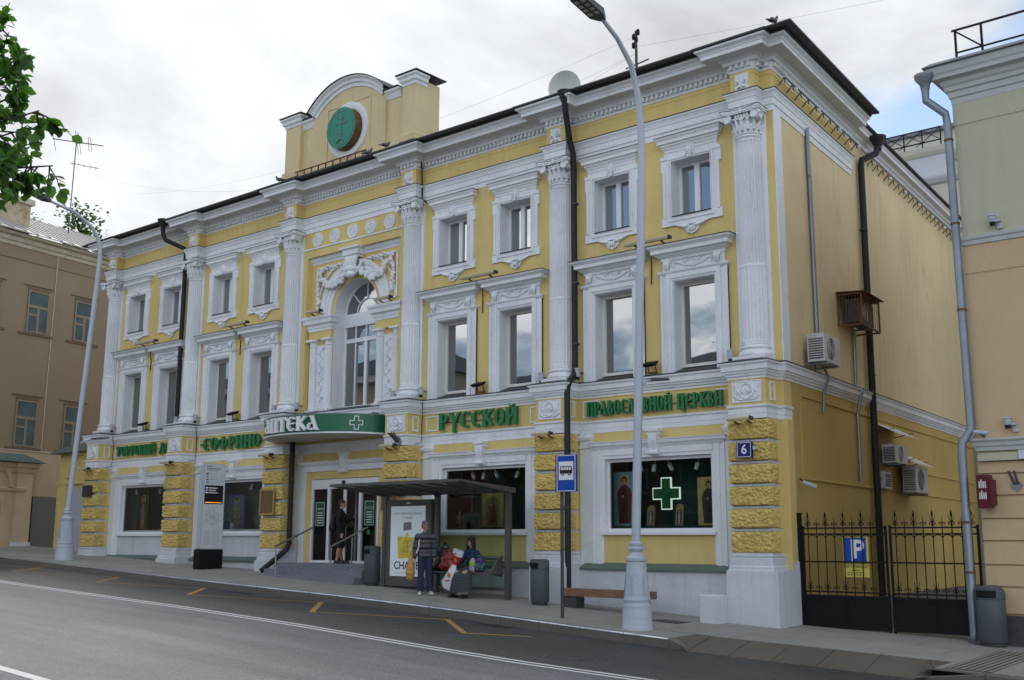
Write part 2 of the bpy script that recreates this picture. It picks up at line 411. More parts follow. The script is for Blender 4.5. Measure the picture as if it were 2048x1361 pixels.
# pavement: bedding sheet with joints, slabs laid on it, kerb stones along the road
def PZ(x, y): return G(x, y)
PX = fr(-60, 30, 1.0)
pv_ = sheet(PZ, PX, [-2.45, -1.2, -.3, .6, 1.6], -.012); pv_.merge(sheet(PZ, fr(-60, -.03, 1.), [-3.42, -2.45], -.012)); pv_.merge(sheet(PZ, fr(4.45, 30, 1.), [-3.42, -2.45], -.012))
pav = struct('pavement', pv_, 'joint')
rowy = [-3.24, -2.45, -1.65, -.85, -.05, .75]
rng = random.Random(3)
cnt = 0
for r_ in range(5):
    x = -37.0+(r_ % 2)*.7
    while x < 9.5:
        w_ = 1.42; x1 = x+w_-.012; y0, y1 = rowy[r_]+.006, rowy[r_+1]-.006
        if not (-.05 < x1 and x < 4.35 and r_ == 0):
            a = M(); dz = rng.uniform(-.002, .003)
            vt = [(p, q, PZ(p, q)+dz) for p, q in ((x,y0),(x1,y0),(x1,y1),(x,y1))]; vb = [(p, q, z_-.03) for p, q, z_ in vt]
            a.add(vt+vb, [(0,1,2,3),(0,4,5,1),(1,5,6,2),(2,6,7,3),(3,7,4,0)])
            obj('slab', a, 'granite', pav); cnt += 1
        x += w_
a = sheet(PZ, fr(-60, -37.2, 1.), [-3.24, .75], .0); obj('slab_field', a, 'granite', pav)
a = sheet(PZ, fr(-37.2, 30, 1.), [.75, 1.6], .0); obj('slab_field', a, 'granite', pav)
kb = struct('kerb', sheet(lambda x, y: G(x, KY), fr(-60, -.03, 1.), [-3.44, -3.25], -.06), 'joint')
mat('glint_metal', (.75, .75, .74), .28, .25, 1.1, .2, fs=5, metal=.9)  # bright metal of an added strip that gives the kerb its glint
def kerbstone(x0, x1, drop0=0., drop1=0.):
    a = M(); pr = [(-3.45, -.30), (-3.45, .0), (-3.435, .012), (-3.25, .012), (-3.25, -.30)]
    v = []
    for x, dr in ((x0, drop0), (x1, drop1)):
        z = G(x, KY)
        for y, dz in pr: v.append((x, y, z+dz-(dr if dz > -.2 else 0)))
    n = 5; a.add(v, [(i, i+1, n+i+1, n+i) for i in range(n-1)]+[tuple(range(n)), tuple(range(2*n-1, n-1, -1))])
    e = M(); pe = [(-3.452, -.012), (-3.456, -.004), (-3.440, .017), (-3.430, .0135)]; v = []  # strip added along the kerb edge to show as a bright glint
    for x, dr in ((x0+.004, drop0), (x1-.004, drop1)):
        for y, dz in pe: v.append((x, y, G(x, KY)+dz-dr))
    e.add(v, [(i, i+1, 5+i, 4+i) for i in range(3)]); obj('glint_strip', e, 'glint_metal', kb) if not (drop0 or drop1 or x0 > 0) else None
    return obj('kerb_stone', a, 'kerb', kb)
x = -41.
while x < -.2:
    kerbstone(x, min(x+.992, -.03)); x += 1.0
kerbstone(-.022, .45, 0., .15)
for x in (4.45, 5.45, 6.45, 7.45): kerbstone(x, x+.992, .15 if x < 4.5 else 0.)
# dropped kerb: dark granite ramp slabs in front of the gate
rp = struct('vehicle_ramp', sheet(lambda x, y: G(x, -2.5)-.20, fr(.0, 4.45, .9), [-3.6, -2.45]), 'joint')
for i in range(5):
    x0, x1 = .46+i*.8, .46+(i+1)*.8-.012
    a = M(); v = [(x0-.18, -2.455, G(x0, -2.455)+.002), (x1-.18, -2.455, G(x1, -2.455)+.002), (x1, -3.62, RZ(x1, -3.62)+.012), (x0, -3.62, RZ(x0, -3.62)+.012)]
    vb = [(p, q, z_-.05) for p, q, z_ in v]
    a.add(v+vb, [(3,2,1,0),(0,1,5,4),(1,2,6,5),(2,3,7,6),(3,0,4,7)]); obj('ramp_slab', a, 'granite_dark', rp)
a = M(); v = [(-.03, -2.455, G(0, -2.455)+.002), (.27, -2.455, G(.3, -2.455)+.002), (.45, -3.62, RZ(.45, -3.62)+.012), (-.03, -3.25, G(0, -3.25)+.0)]
a.add(v, [(3,2,1,0)]); obj('ramp_slab', a, 'granite_dark', rp)
a = M(); v = [(4.28, -2.455, G(4.28, -2.455)+.002), (4.62, -2.455, G(4.6, -2.455)+.002), (4.62, -3.25, G(4.6, -3.25)), (4.62, -3.44, G(4.62, KY)-.12), (4.45, -3.62, RZ(4.45, -3.62)+.012)]
a.add(v, [(4,3,2,1,0)]); obj('ramp_slab', a, 'granite_dark', rp)
a = M(); x0_, x1_ = 4.63, 5.588; vt = [(p, q, PZ(p, q)) for p, q in ((x0_, -3.234), (x1_, -3.234), (x1_, -2.456), (x0_, -2.456))]; a.add(vt+[(p, q, z_-.03) for p, q, z_ in vt], [(0,1,2,3),(0,4,5,1),(1,5,6,2),(2,6,7,3),(3,7,4,0)]); obj('slab', a, 'granite', pav)
# tactile guiding strip with raised ribs in the lower right corner
ts = struct('tactile_strip', sheet(PZ, fr(4.75, 5.45, .35), [-3.2, -2.2, -1.2, -.45], .004), 'granite_dark')
for i in range(7):
    x = 4.80+i*.10
    obj('rib', sheet(PZ, [x, x+.045], [-3.2, -2.2, -1.2, -.45], .012), 'granite', ts)
# iron hatch in the pavement near the white wall cube
t = thing('pavement_hatch', 'dark square iron hatch in the pavement beside the white block', 'hatch', (-1.45, -1.15, G(-1.45, -1.15)+.004)); t.rotation_euler = (0, R(2.6), 0)
obj('plate', M().box(-.32, .32, -.22, .22, 0, .006), 'flashing', t); obj('rim', M().box(-.35, .35, -.25, .25, -.002, .003), 'dark_grey', t)
# ------------------------------------------------------------------ the yellow corner building
XI = [-25.95, -20.851, -15.662, -10.457, -5.215, 0.0]
BC = [(XI[i]+XI[i+1])/2 for i in range(5)]
YW, YP, XC = .287, -.265, .56
XL = XI[0]-.56
SD = Vector((-.0959, .9954)); SN = Vector((.9954, .0959))
XA = BC[2]
def side(k, off=0., z=0.):
    p = Vector((XC, YW))+SD*k+SN*off; return (p.x, p.y, z)
def plan(hw, yf, k=5.35, left=2.0):
    p = [(XL, YW+left), (XL, YW)]
    for x in XI: p += [(x-hw, YW), (x-hw, yf), (x+hw, yf), (x+hw, YW)]
    p += [(XC, YW)]
    if k: p += [side(k)[:2]]
    return p
B = thing('corner_building', 'long yellow three-storey building with white columns, stucco and rusticated piers', 'building')
def bpart(name, a, m_, **k): return obj(name, a, m_, B, **k)

# ---- walls
holes = []
for b in (0, 1, 3, 4):
    for s_ in (-1, 1):
        holes.append((BC[b]+s_*1.1-.53, BC[b]+s_*1.1+.53, 4.6, 6.67)); holes.append((BC[b]+s_*1.1-.515, BC[b]+s_*1.1+.515, 8.19, 9.52))
    holes.append((BC[b]-1.42, BC[b]+1.42, 1.0, 2.72))
holes.append((XA-2.03, XA+2.03, 4.55, 9.36)); holes.append((XA-1.42, XA+1.42, .2, 2.6))
def wall_grid(x0, x1, z0, z1, y, hs):
    xs = sorted({x0, x1, *[h[0] for h in hs], *[h[1] for h in hs]}); zs = sorted({z0, z1, *[h[2] for h in hs], *[h[3] for h in hs]})
    a = M()
    for i in range(len(xs)-1):
        run = None
        for j in range(len(zs)-1):
            cx, cz = (xs[i]+xs[i+1])/2, (zs[j]+zs[j+1])/2
            solid = not any(h[0] < cx < h[1] and h[2] < cz < h[3] for h in hs)
            if solid and run is None: run = zs[j]
            if (not solid or j == len(zs)-2) and run is not None:
                e = zs[j+1] if solid else zs[j]
                a.quad((xs[i], y, run), (xs[i+1], y, run), (xs[i+1], y, e), (xs[i], y, e)); run = None
    return a
bpart('front_wall', wall_grid(XL, XC, -1.4, 11.3, YW, holes), 'yellow')
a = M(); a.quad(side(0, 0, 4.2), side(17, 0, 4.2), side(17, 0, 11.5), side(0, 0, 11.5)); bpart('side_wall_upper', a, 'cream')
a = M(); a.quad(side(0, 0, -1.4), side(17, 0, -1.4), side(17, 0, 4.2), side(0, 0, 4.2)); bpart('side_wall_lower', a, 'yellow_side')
a = M(); a.quad((XL, YW, -1.4), (XL, YW, 11.5), (XL, 17.2, 11.5), (XL, 17.2, -1.4)); bpart('end_wall', a, 'yellow_side')
a = M(); a.quad(side(17, 0, -1.4), (XL, 17.2, -1.4), (XL, 17.2, 11.5), side(17, 0, 11.5)); bpart('rear_wall', a, 'yellow_side')
# inner dark walls so that no daylight comes through the rooms
a = M(); a.box(XL+.3, XC-.6, YW+2.2, YW+2.3, -1.3, 11.3); bpart('inner_wall', a, 'room_dark')
for z_ in (.19, 4.3, 7.7, 11.25):
    bpart('floor_slab', M().box(XL+.05, XC-.3, YW+.02 if z_ > 11 else YW+.75, YW+2.2, z_-.08, z_), 'room_dark')

# ---- mouldings that run the whole front and break forward round the piers
PB = plan(.289, 0.0); PP = plan(.429, YP, 16.8); PPs = plan(.429, YP, .42)
frz = M(); frz.sweep(PB, [(0.004, 10.6), (0.004, 11.16)], caps=False); bpart('frieze', frz, 'yellow')
bpart('frieze_fillet', M().sweep(PB, [(.004, 11.0), (.014, 11.0), (.014, 11.03), (.004, 11.03)], caps=False), 'yellow')
bpart('architrave', M().sweep(PB, [(-.05, 10.14), (.02, 10.14), (.02, 10.28), (.045, 10.285), (.045, 10.43), (.06, 10.44), (.075, 10.5), (.10, 10.55), (.12, 10.57), (.12, 10.61), (-.05, 10.63)]), 'white')
bpart('architrave_flashing', M().sweep(PB, [(-.05, 10.632), (.14, 10.612), (.14, 10.625), (-.05, 10.65)]), 'flashing')
bpart('cornice', M().sweep(PB, [(-.05, 11.10), (.02, 11.10), (.03, 11.16), (.035, 11.17), (.035, 11.265), (.115, 11.27), (.12, 11.30), (.14, 11.34), (.18, 11.36), (.20, 11.40), (.44, 11.405), (.44, 11.395), (.47, 11.395), (.47, 11.475), (.49, 11.49), (.51, 11.53), (.56, 11.56), (.575, 11.57), (.575, 11.615), (-.05, 11.63)]), 'white', label='white projecting main cornice')
def dent(path, d, z0, z1, w_, pitch, depth):
    a = M()
    P = [Vector(p) for p in path]
    for i in range(len(P)-1):
        v = P[i+1]-P[i]; L_ = v.length
        if L_ < .12: continue
        t = v.normalized(); n = Vector((t.y, -t.x)); k = max(1, int(L_/pitch)); st = L_/k
        for j in range(k):
            c = P[i]+t*(st*(j+.5)); q = [c+t*s_*w_/2+n*e for s_, e in ((-1, d), (1, d), (1, d+depth), (-1, d+depth))]
            a.xy([(p.x, p.y) for p in q], z0, z1)
    return a
bpart('dentil_row', dent(PB, .034, 11.165, 11.264, .062, .13, .07), 'white', kind='stuff')
# dark sheet-metal eaves and gutter
bpart('eaves', M().sweep(PB, [(-.3, 11.66), (.60, 11.618), (.62, 11.63), (.62, 11.672), (-.3, 11.86)]), 'roof_dark')
PW = [(XL, YW+2), (XL, YW), (XC, YW), side(5.35)[:2]]
bpart('gutter', M().sweep(PW, [(.45, 11.675), (.80, 11.655), (.82, 11.665), (.82, 11.705), (.80, 11.70), (.45, 11.72)]), 'roof_dark')
for i, (xa, xb) in enumerate(((-25.9, -20.4), (-20.3, -16.4), (-9.9, -5.9), (-4.7, -.9))):
    bpart('gutter_upstand', M().xz([(xa, 11.72), (xb, 11.72), (xb, 11.98), (xb-.3, 12.0), (xa+.4, 11.86)], -.28+YW, -.26+YW), 'roof_grey')
rf = M(); rf.quad((XL-.3, YW-.3, 11.8), (XC+.3, YW-.3, 11.8), (-2.6, 7., 13.0), (XL+3, 7., 13.0)); rf.quad((XC+.3, YW-.3, 11.8), (*side(17)[:2], 11.7), (-4.2, 17, 13.0), (-2.6, 7., 13.0))
rf.quad((XL-.3, YW-.3, 11.8), (XL+3, 7., 13.0), (XL+3, 17, 13.0), (XL-.3, 17, 11.7)); rf.quad((XL+3, 7., 13.0), (-2.6, 7., 13.0), (-4.2, 17, 13.0), (XL+3, 17, 13.0))
bpart('roof', rf, 'roof_grey')
# string course, sign band and lower band
bpart('string_course', M().sweep(PP, [(-.05, 4.19), (.01, 4.19), (.01, 4.235), (.04, 4.25), (.05, 4.29), (.075, 4.31), (.08, 4.35), (.11, 4.36), (.115, 4.46), (.15, 4.50), (.15, 4.535), (-.05, 4.55)]), 'white')
bpart('string_flashing', M().sweep(plan(.429, YP, 16.8), [(-.3, 4.66), (.165, 4.54), (.165, 4.552), (-.3, 4.68)]), 'flashing')
bpart('sign_band', M().sweep(PPs, [(.004, 3.6), (.004, 4.2)], caps=False), 'yellow')
bpart('band_fillet', M().sweep(PPs, [(.0, 4.17), (.02, 4.172), (.02, 4.188), (.0, 4.19)], caps=False), 'yellow')
bpart('lower_band', M().sweep(PPs, [(-.05, 3.35), (.008, 3.35), (.008, 3.45), (.016, 3.455), (.012, 3.565), (.03, 3.58), (.045, 3.60), (.045, 3.635), (-.05, 3.645)]), 'white')
# corner strip on the side wall
a = M(); q = [side(0.02, .0), side(.42, .0), side(.42, .03), side(0.02, .03)]; a.xy([p[:2] for p in q], 4.6, 10.15); bpart('corner_strip', a, 'white')
a = M(); q = [side(0.001, .0), side(.36, .0), side(.36, .05), side(0.001, .05)]; a.xy([p[:2] for p in q], .3, 3.36); bpart('corner_strip', a, 'yellow')
# side: flat ledge lines and the thinner cornice further back
bpart('side_cornice', M().sweep([side(5.36)[:2], side(16.9)[:2]], [(0, 11.15), (.05, 11.15), (.06, 11.25), (.12, 11.28), (.14, 11.34), (.28, 11.36), (.28, 11.43), (.34, 11.5), (0, 11.52)]), 'white')
bpart('side_eaves', M().sweep([side(5.38)[:2], side(16.9)[:2]], [(-.3, 11.58), (.40, 11.53), (.42, 11.56), (-.3, 11.72)]), 'roof_dark')
for z_ in (3.93, 2.15):
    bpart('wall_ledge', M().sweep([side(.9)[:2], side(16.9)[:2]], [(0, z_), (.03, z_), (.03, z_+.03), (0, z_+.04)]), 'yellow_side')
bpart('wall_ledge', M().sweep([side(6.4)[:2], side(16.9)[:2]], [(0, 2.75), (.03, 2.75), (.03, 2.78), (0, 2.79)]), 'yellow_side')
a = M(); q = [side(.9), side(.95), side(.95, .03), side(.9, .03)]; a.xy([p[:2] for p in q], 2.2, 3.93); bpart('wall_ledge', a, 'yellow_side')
# plinth of the side wall, grey dirty
a = M(); q = [side(.45), side(16.9), side(16.9, .06), side(.45, .06)]; a.xy([p[:2] for p in q], -1.4, -.45); bpart('side_plinth', a, 'granite_dark')
# rows of lamps strung under the side cornice
a = M(); a.bar(side(.25, .22, 10.98), side(5.6, .22, 10.98), .05, .06); a.bar(side(6.4, .16, 11.05), side(17.5, .16, 11.05), .05, .06); lt = bpart('light_rail', a, 'lamp_grey')
for i in range(34):
    k = .3+i*.5
    if 5.6 < k < 6.4: continue
    of = .2 if k < 6 else .14; a = M(); a.bar(side(k, of, 10.97), side(k, of-.16, 10.80), .02, .02); a.bar(side(k, of, 10.97), side(k+.02, of, 10.84), .02, .02); obj('lamp_bracket', a, 'flashing', lt)
    if i % 3 == 1:
        a = M(); a.ball(side(k+.12, of+.02, 10.90), .05); obj('lamp', a, 'pvc', lt)

# ---- rusticated piers with pedestals
CO = [(.612, 1.05), (1.108, 1.505), (1.562, 1.958), (2.016, 2.422), (2.478, 2.87), (2.925, 3.338)]
def rustic_mesh(h, seed):
    """hewn block: front, two returns; rounded edges and knobbly relief; origin centre bottom at pier front plane"""
    W, D, hw = .94, .40, .455
    nx, nd, nz_ = 52, 22, 22
    per = [(-hw, D*(1-i/nd)) for i in range(nd)]+[(-hw+2*hw*i/nx, 0) for i in range(nx)]+[(hw, D*i/nd) for i in range(nd+1)]
    v = []; f = []; n = len(per)
    for j in range(nz_+1):
        z = h*j/nz_; ez = min(z, h-z)
        for (x, y) in per:
            ex = min(abs(abs(x)-hw)+ (y if abs(abs(x)-hw) < 1e-6 else 0), D)
            nxv = (0, -1) if abs(x) < hw-1e-6 else ((math.copysign(1, x), 0) if y > 1e-6 else (math.copysign(.7, x), -.7))
            p = Vector((x*21+seed*7.3, y*21+3.1, z*21+seed)); dd, _ = noise.voronoi(p)
            bump = .024+(.36-min(dd[0], .75))*.085+.02*noise.noise(p*.35)
            edge = min(1., ez/.055); edge = math.sqrt(max(0., 1-(1-edge)**2))
            off = -.045*(1-edge)+bump*edge
            if y > D*.8: off *= (D-y)/(D*.2)
            v.append((x+nxv[0]*off, y+nxv[1]*off, z))
    for j in range(nz_):
        for i in range(n-1): f.append((j*n+i, j*n+i+1, (j+1)*n+i+1, (j+1)*n+i))
    f.append(tuple(range(n-1, -1, -1))); f.append(tuple(range(nz_*n, nz_*n+n)))
    a = M(); a.v = v; a.f = f; me = a.mesh('rustic_block', True, 50); fix_normals(me); me.materials.append(MATS['rustic']); return me
RB = {}
for ci, (z0, z1) in enumerate(CO):
    for sd in range(2): RB[(ci, sd)] = rustic_mesh(z1-z0, 1+ci*2+sd)
def cartouche(w, h):
    """stucco shell between scrolls on a plate, in the xz plane facing -y"""
    a = M(); a.box(-w/2, w/2, -.012, .01, -h/2, h/2)
    for s_ in ((-1, 1, 0), (1, 1, 0)): pass
    a.box(-w/2, w/2, -.022, -.012, h/2-.022, h/2).box(-w/2, w/2, -.022, -.012, -h/2, -h/2+.022).box(-w/2, -w/2+.022, -.022, -.012, -h/2+.022, h/2-.022).box(w/2-.022, w/2, -.022, -.012, -h/2+.022, h/2-.022)
    ring = [(.36*h*math.cos(t)*.9, -.02, .34*h*math.sin(t)+.02*h) for t in [2*PI*i/20 for i in range(21)]]
    a.tube(ring, [.028*h*2]*21, 6)
    for i in range(9):
        t = R(20+i*17.5); a.tube([(0, -.012, -.18*h), (.3*h*math.cos(t)*.5, -.045, -.1*h+.22*h*math.sin(t)), (.3*h*math.cos(t), -.02, -.08*h+.36*h*math.sin(t))], [.012*h, .05*h, .025*h], 5)
    for s_ in (-1, 1):
        sp = [(s_*(.30*w+.10*h*(1-i/12.)*math.cos(i*.75)), -.02, -.12*h+.14*h*(1-i/14.)*math.sin(i*.75)+.04*h) for i in range(12)]
        a.tube(sp, [.05*h*(1-i/16) for i in range(12)], 6)
        for i in range(5):
            a.ball((s_*(.22*w+.045*w*i), -.018, -.33*h+.05*h*math.sin(i*1.6)+.03*h*i), (.05*w, .022, .045*h), 6, 4)
            a.ball((s_*(.36*w+.01*w*i), -.018, .02*h+.075*h*i), (.035*w, .02, .045*h), 6, 4)
        a.tube([(s_*.1*w, -.02, -.40*h), (s_*.25*w, -.035, -.36*h), (s_*.38*w, -.02, -.26*h)], .035*h, 6)
    a.ball((0, -.03, -.33*h), (.07*w, .04, .09*h), 8, 5); a.ball((0, -.03, .42*h), (.05*w, .03, .06*h), 8, 5)
    return a
me_cart = cartouche(.68, .46).mesh('cartouche', True, 40); fix_normals(me_cart)
def lily():
    a = M(); a.box(-.165, .165, -.015, .02, -.19, .19)
    a.ball((0, -.03, .06), (.05, .045, .12), 8, 6)
    for s_ in (-1, 1):
        a.tube([(s_*.01, -.03, -.06), (s_*.06, -.045, .0), (s_*.115, -.045, .03), (s_*.135, -.04, -.02), (s_*.11, -.04, -.055)], [.02, .03, .035, .03, .02], 6)
        a.tube([(0, -.025, -.06), (s_*.05, -.04, -.12), (s_*.11, -.03, -.15)], [.03, .032, .015], 6)
    a.ball((0, -.03, -.07), (.05, .03, .03), 8, 4); a.ball((0, -.02, -.14), (.03, .03, .05), 6, 4)
    return a
me_lily = lily().mesh('lily', True, 40); fix_normals(me_lily)
def square_frame(w, h, t=.035, d=.02):
    a = M(); a.box(-w/2, w/2, -d, 0, h/2-t, h/2).box(-w/2, w/2, -d, 0, -h/2, -h/2+t).box(-w/2, -w/2+t, -d, 0, -h/2+t, h/2-t).box(w/2-t, w/2, -d, 0, -h/2+t, h/2-t); return a
me_sf_side = square_frame(.22, .40).mesh('panel_frame'); me_sf = square_frame(.46, .40).mesh('panel_frame')
for i, x in enumerate(XI):
    core = M(); core.box(x-.415, x+.415, YP+.035, YW, .25, 3.35)
    pier = bpart('pier', core, 'white_low')
    for ci, (z0, z1) in enumerate(CO):
        o = obj('rustic_block', RB[(ci, (i+ci) % 2)], None, pier, (x, YP-.015, z0)); 
        if (i+ci) % 3 == 0: o.scale = (-1, 1, 1)
        obj('block_back', M().box(x-.44, x+.44, YP+.38, YW-.003, z0+.01, z1-.01), 'yellow', pier)
    base = M(); q = .425
    base.sweep([(x-q, YW), (x-q, YP+.01), (x+q, YP+.01), (x+q, YW)], [(0, .25), (.085, .25), (.085, .33), (.06, .36), (.05, .50), (.03, .52), (.045, .54), (.045, .575), (.01, .60), (0, .62)])
    obj('base_moulding', base, 'white_low', pier)
    obj('plinth', M().box(x-.545, x+(.525 if i < 5 else .61), YP-.12, YW if i < 5 else .64, -1.3, .262), 'white_low', pier)
    obj('plinth_top', M().sweep([(x-.52, YW), (x-.52, YP-.09), (x+.5, YP-.09), (x+.5, YW)], [(-.1, .262), (.0, .262), (-.03, .30), (-.1, .31)]), 'white_low', pier)
    obj('cartouche', me_cart, 'white', pier, (x, YP-.006, 3.925))
    for s_ in (-1, 1): obj('panel_frame', me_sf_side, 'white', pier, (x+s_*.434, (YP+YW)/2, 3.92), (0, 0, s_*PI/2))
    obj('lily_relief', me_lily, 'white', pier, (x, 0, 10.86))
for b in (0, 1, 3, 4):
    for s_ in (-1, 1): bpart('panel_frame', me_sf, 'white', loc=(BC[b]+s_*1.80, YW-.006, 3.92))
a = M(); a.box(.5, .605, .30, .63, .262, .44); bpart('plinth_step', a, 'white_low')
cb = M(); cb.box(-.98, -.54, -.78, -.39, -1.2, -.22); cbm = remesh(cb, 'block', .03, 2); bpart('corner_block', cbm, 'white_low')
# ---- half columns
def column():
    sh = M(); n = 12; fl = 6
    zs = [4.99, 5.03, 5.06, 6.62, 6.66, 6.70, 6.73, 8.1, 9.47, 9.50, 9.54]
    per = [(k+q/fl, q) for k in range(n) for q in range(fl)]+[(n, 0)]; v = []; f = []
    shape = (0., .0, .75, 1., 1., .75)
    for z in zs:
        r0 = .306 if z < 6.68 else .296; r0 *= 1-.06*max(0, (z-6.7)/2.9)
        dep = .0 if z in (4.99, 5.03, 6.66, 6.70, 9.5, 9.54) else (.016 if z < 6.68 else .046)
        for t, q in per:
            a_ = R(186)+R(168)*t/n; rr = r0-dep*shape[q]
            v.append((rr*math.cos(a_), rr*math.sin(a_), z))
    m_ = len(per)
    for j in range(len(zs)-1):
        for i in range(m_-1): f.append((j*m_+i, j*m_+i+1, (j+1)*m_+i+1, (j+1)*m_+i))
    sh.v = v; sh.f = f
    bs = M(); bs.box(-.385, .385, -.385, .3, 4.55, 4.70)
    bs.lathe([(.30, 4.99), (.325, 4.975), (.33, 4.955), (.315, 4.94), (.335, 4.93), (.362, 4.905), (.365, 4.88), (.345, 4.855), (.33, 4.845), (.335, 4.83), (.365, 4.81), (.385, 4.77), (.385, 4.73), (.36, 4.70)], 28, a0=R(180), a1=R(360))
    cp = M()
    cp.lathe([(.275, 9.54), (.30, 9.56), (.31, 9.585), (.30, 9.61), (.275, 9.62), (.272, 9.66), (.28, 9.8), (.30, 9.95), (.33, 10.05)], 28, a0=R(180), a1=R(360))
    for tier, (z0, z1, r0, nn, ofs) in enumerate(((9.63, 9.80, .285, 8, 0.), (9.72, 9.95, .30, 7, .5))):
        for k in range(nn):
            t = R(188)+R(164)*(k+ofs)/(nn-(1 if not ofs else 0)); c, s_ = math.cos(t), math.sin(t); w_ = .05
            pts = [(r0*c, r0*s_, z0), ((r0+.015)*c, (r0+.015)*s_, (z0+z1)/2), ((r0+.045)*c, (r0+.045)*s_, z1-.02), ((r0+.075)*c, (r0+.075)*s_, z1), ((r0+.08)*c, (r0+.08)*s_, z1-.035)]
            cp.tube(pts, [.045, .042, .038, .028, .012], 6)
    for s_ in (-1, 1):       # volutes
        for (vx, vy, ax) in ((s_*.335, -.375, 0), (s_*.40, -.22, 1)):
            sp = []
            for k in range(18):
                t = k*.55; r_ = .118*(1-k/19.)
                u_, w_ = r_*math.cos(t)*s_, r_*math.sin(t)
                sp.append((vx+u_, vy, 10.0+w_) if ax == 0 else (vx, vy+u_*s_, 10.0+w_))
            cp.tube(sp, [.030*(1-k/26.) for k in range(18)], 6)
            if ax == 0: cp.prism([(vx+.085*math.cos(t), 10.0+.085*math.sin(t)) for t in [2*PI*k/12 for k in range(12)]], lambda p, q, c_: (p, c_, q), vy-.012, vy+.2)
    for k in range(5): cp.ball((-.14+.07*k, -.335+.0*k, 10.045), (.032, .03, .035), 6, 4)
    cp.tube([(-.24, -.325, 10.0), (-.1, -.35, 9.985), (.1, -.35, 9.985), (.24, -.325, 10.0)], .02, 6)
    cp.ball((0, -.36, 9.96), (.06, .03, .035), 8, 4)
    ab = [(-.47, -.42), (-.40, -.46), (-.25, -.39), (-.08, -.36), (.08, -.36), (.25, -.39), (.40, -.46), (.47, -.42), (.44, -.2), (.44, .0), (-.44, .0), (-.44, -.2)]
    cp.xy(ab, 10.10, 10.135); cp.xy([(p*1.04, q*1.04) for p, q in ab], 10.135, 10.18); cp.ball((0, -.385, 10.14), (.055, .04, .055), 8, 5)
    fl_ = M(); fl_.xy([(p*1.06, q*1.06) for p, q in ab], 10.18, 10.192)
    return sh, bs, cp, fl_
csh, cbs, ccp, cfl = column()
mesh_c = []
for nm, a, sm in (('shaft', csh, False), ('base', cbs, True), ('capital', ccp, True), ('capital_flashing', cfl, False)):
    me = a.mesh(nm, sm, 35); fix_normals(me); me.materials.append(MATS['flashing' if nm == 'capital_flashing' else 'white']); mesh_c.append((nm, me))
for x in XI:
    col_ = bpart('column', M().box(x-.40, x+.40, YW-.05, YW+.05, 4.56, 10.16), 'white', label='fluted white half column with scrolled capital on a flat backing strip')
    for nm, me in mesh_c: obj(nm, me, None, col_, (x, YW-.035, 0))
# ------------------------------------------------------------------ windows and stucco of the front
def reveal(a, hw, z0, z1, y0, y1, sill=True):
    a.quad((-hw, y0, z0), (-hw, y1, z0), (-hw, y1, z1), (-hw, y0, z1)); a.quad((hw, y1, z0), (hw, y0, z0), (hw, y0, z1), (hw, y1, z1))
    a.quad((-hw, y0, z1), (-hw, y1, z1), (hw, y1, z1), (hw, y0, z1))
    if sill: a.quad((-hw, y1, z0), (-hw, y0, z0), (hw, y0, z0), (hw, y1, z0))
def hood(x0, x1, y, prof):
    return M().sweep([(x0, .05), (x0, y), (x1, y), (x1, .05)], prof)
def ring(hw_i, hw_o, z0, z1i, z1o, y0, y1, a, bottom=None):
    """three sided flat architrave strip (sides + head), or four sided with bottom = outer z"""
    a.box(-hw_o, -hw_i, y0, y1, bottom if bottom is not None else z0, z1o); a.box(hw_i, hw_o, y0, y1, bottom if bottom is not None else z0, z1o)
    a.box(-hw_i, hw_i, y0, y1, z1i, z1o)
    if bottom is not None: a.box(-hw_i, hw_i, y0, y1, bottom, z0)
# ---- second floor
def w2_surround():
    a = M()
    ring(.60, .70, 4.56, 6.74, 6.85, -.085, .02, a); ring(.55, .60, 4.56, 6.69, 6.74, -.06, .02, a); ring(.53, .55, 4.56, 6.67, 6.69, -.035, .02, a)
    a.box(-.87, -.70, -.045, .02, 4.56, 6.85); a.box(.70, .87, -.045, .02, 4.56, 6.85)
    for s_ in (-1, 1): a.box(s_*.87, s_*.80, -.065, .02, 4.56, 6.85)
    reveal(a, .53, 4.6, 6.67, .02, .34)
    a.merge(hood(-.86, .86, -.05, [(0, 6.83), (.02, 6.84), (.05, 6.87), (.065, 6.90), (.065, 6.92), (0, 6.93)]))
    a.box(-.80, .80, -.055, .02, 6.93, 7.2)
    a.merge(hood(-.80, .80, -.055, [(0, 7.15), (.03, 7.16), (.03, 7.22), (.06, 7.24), (.10, 7.27), (.12, 7.30), (.20, 7.32), (.20, 7.40), (.23, 7.43), (.27, 7.46), (.28, 7.50), (0, 7.52)]))
    for i in range(21): a.box(-.52+i*.052-.015, -.52+i*.052+.015, -.10, -.08, 7.165, 7.215)
    return a
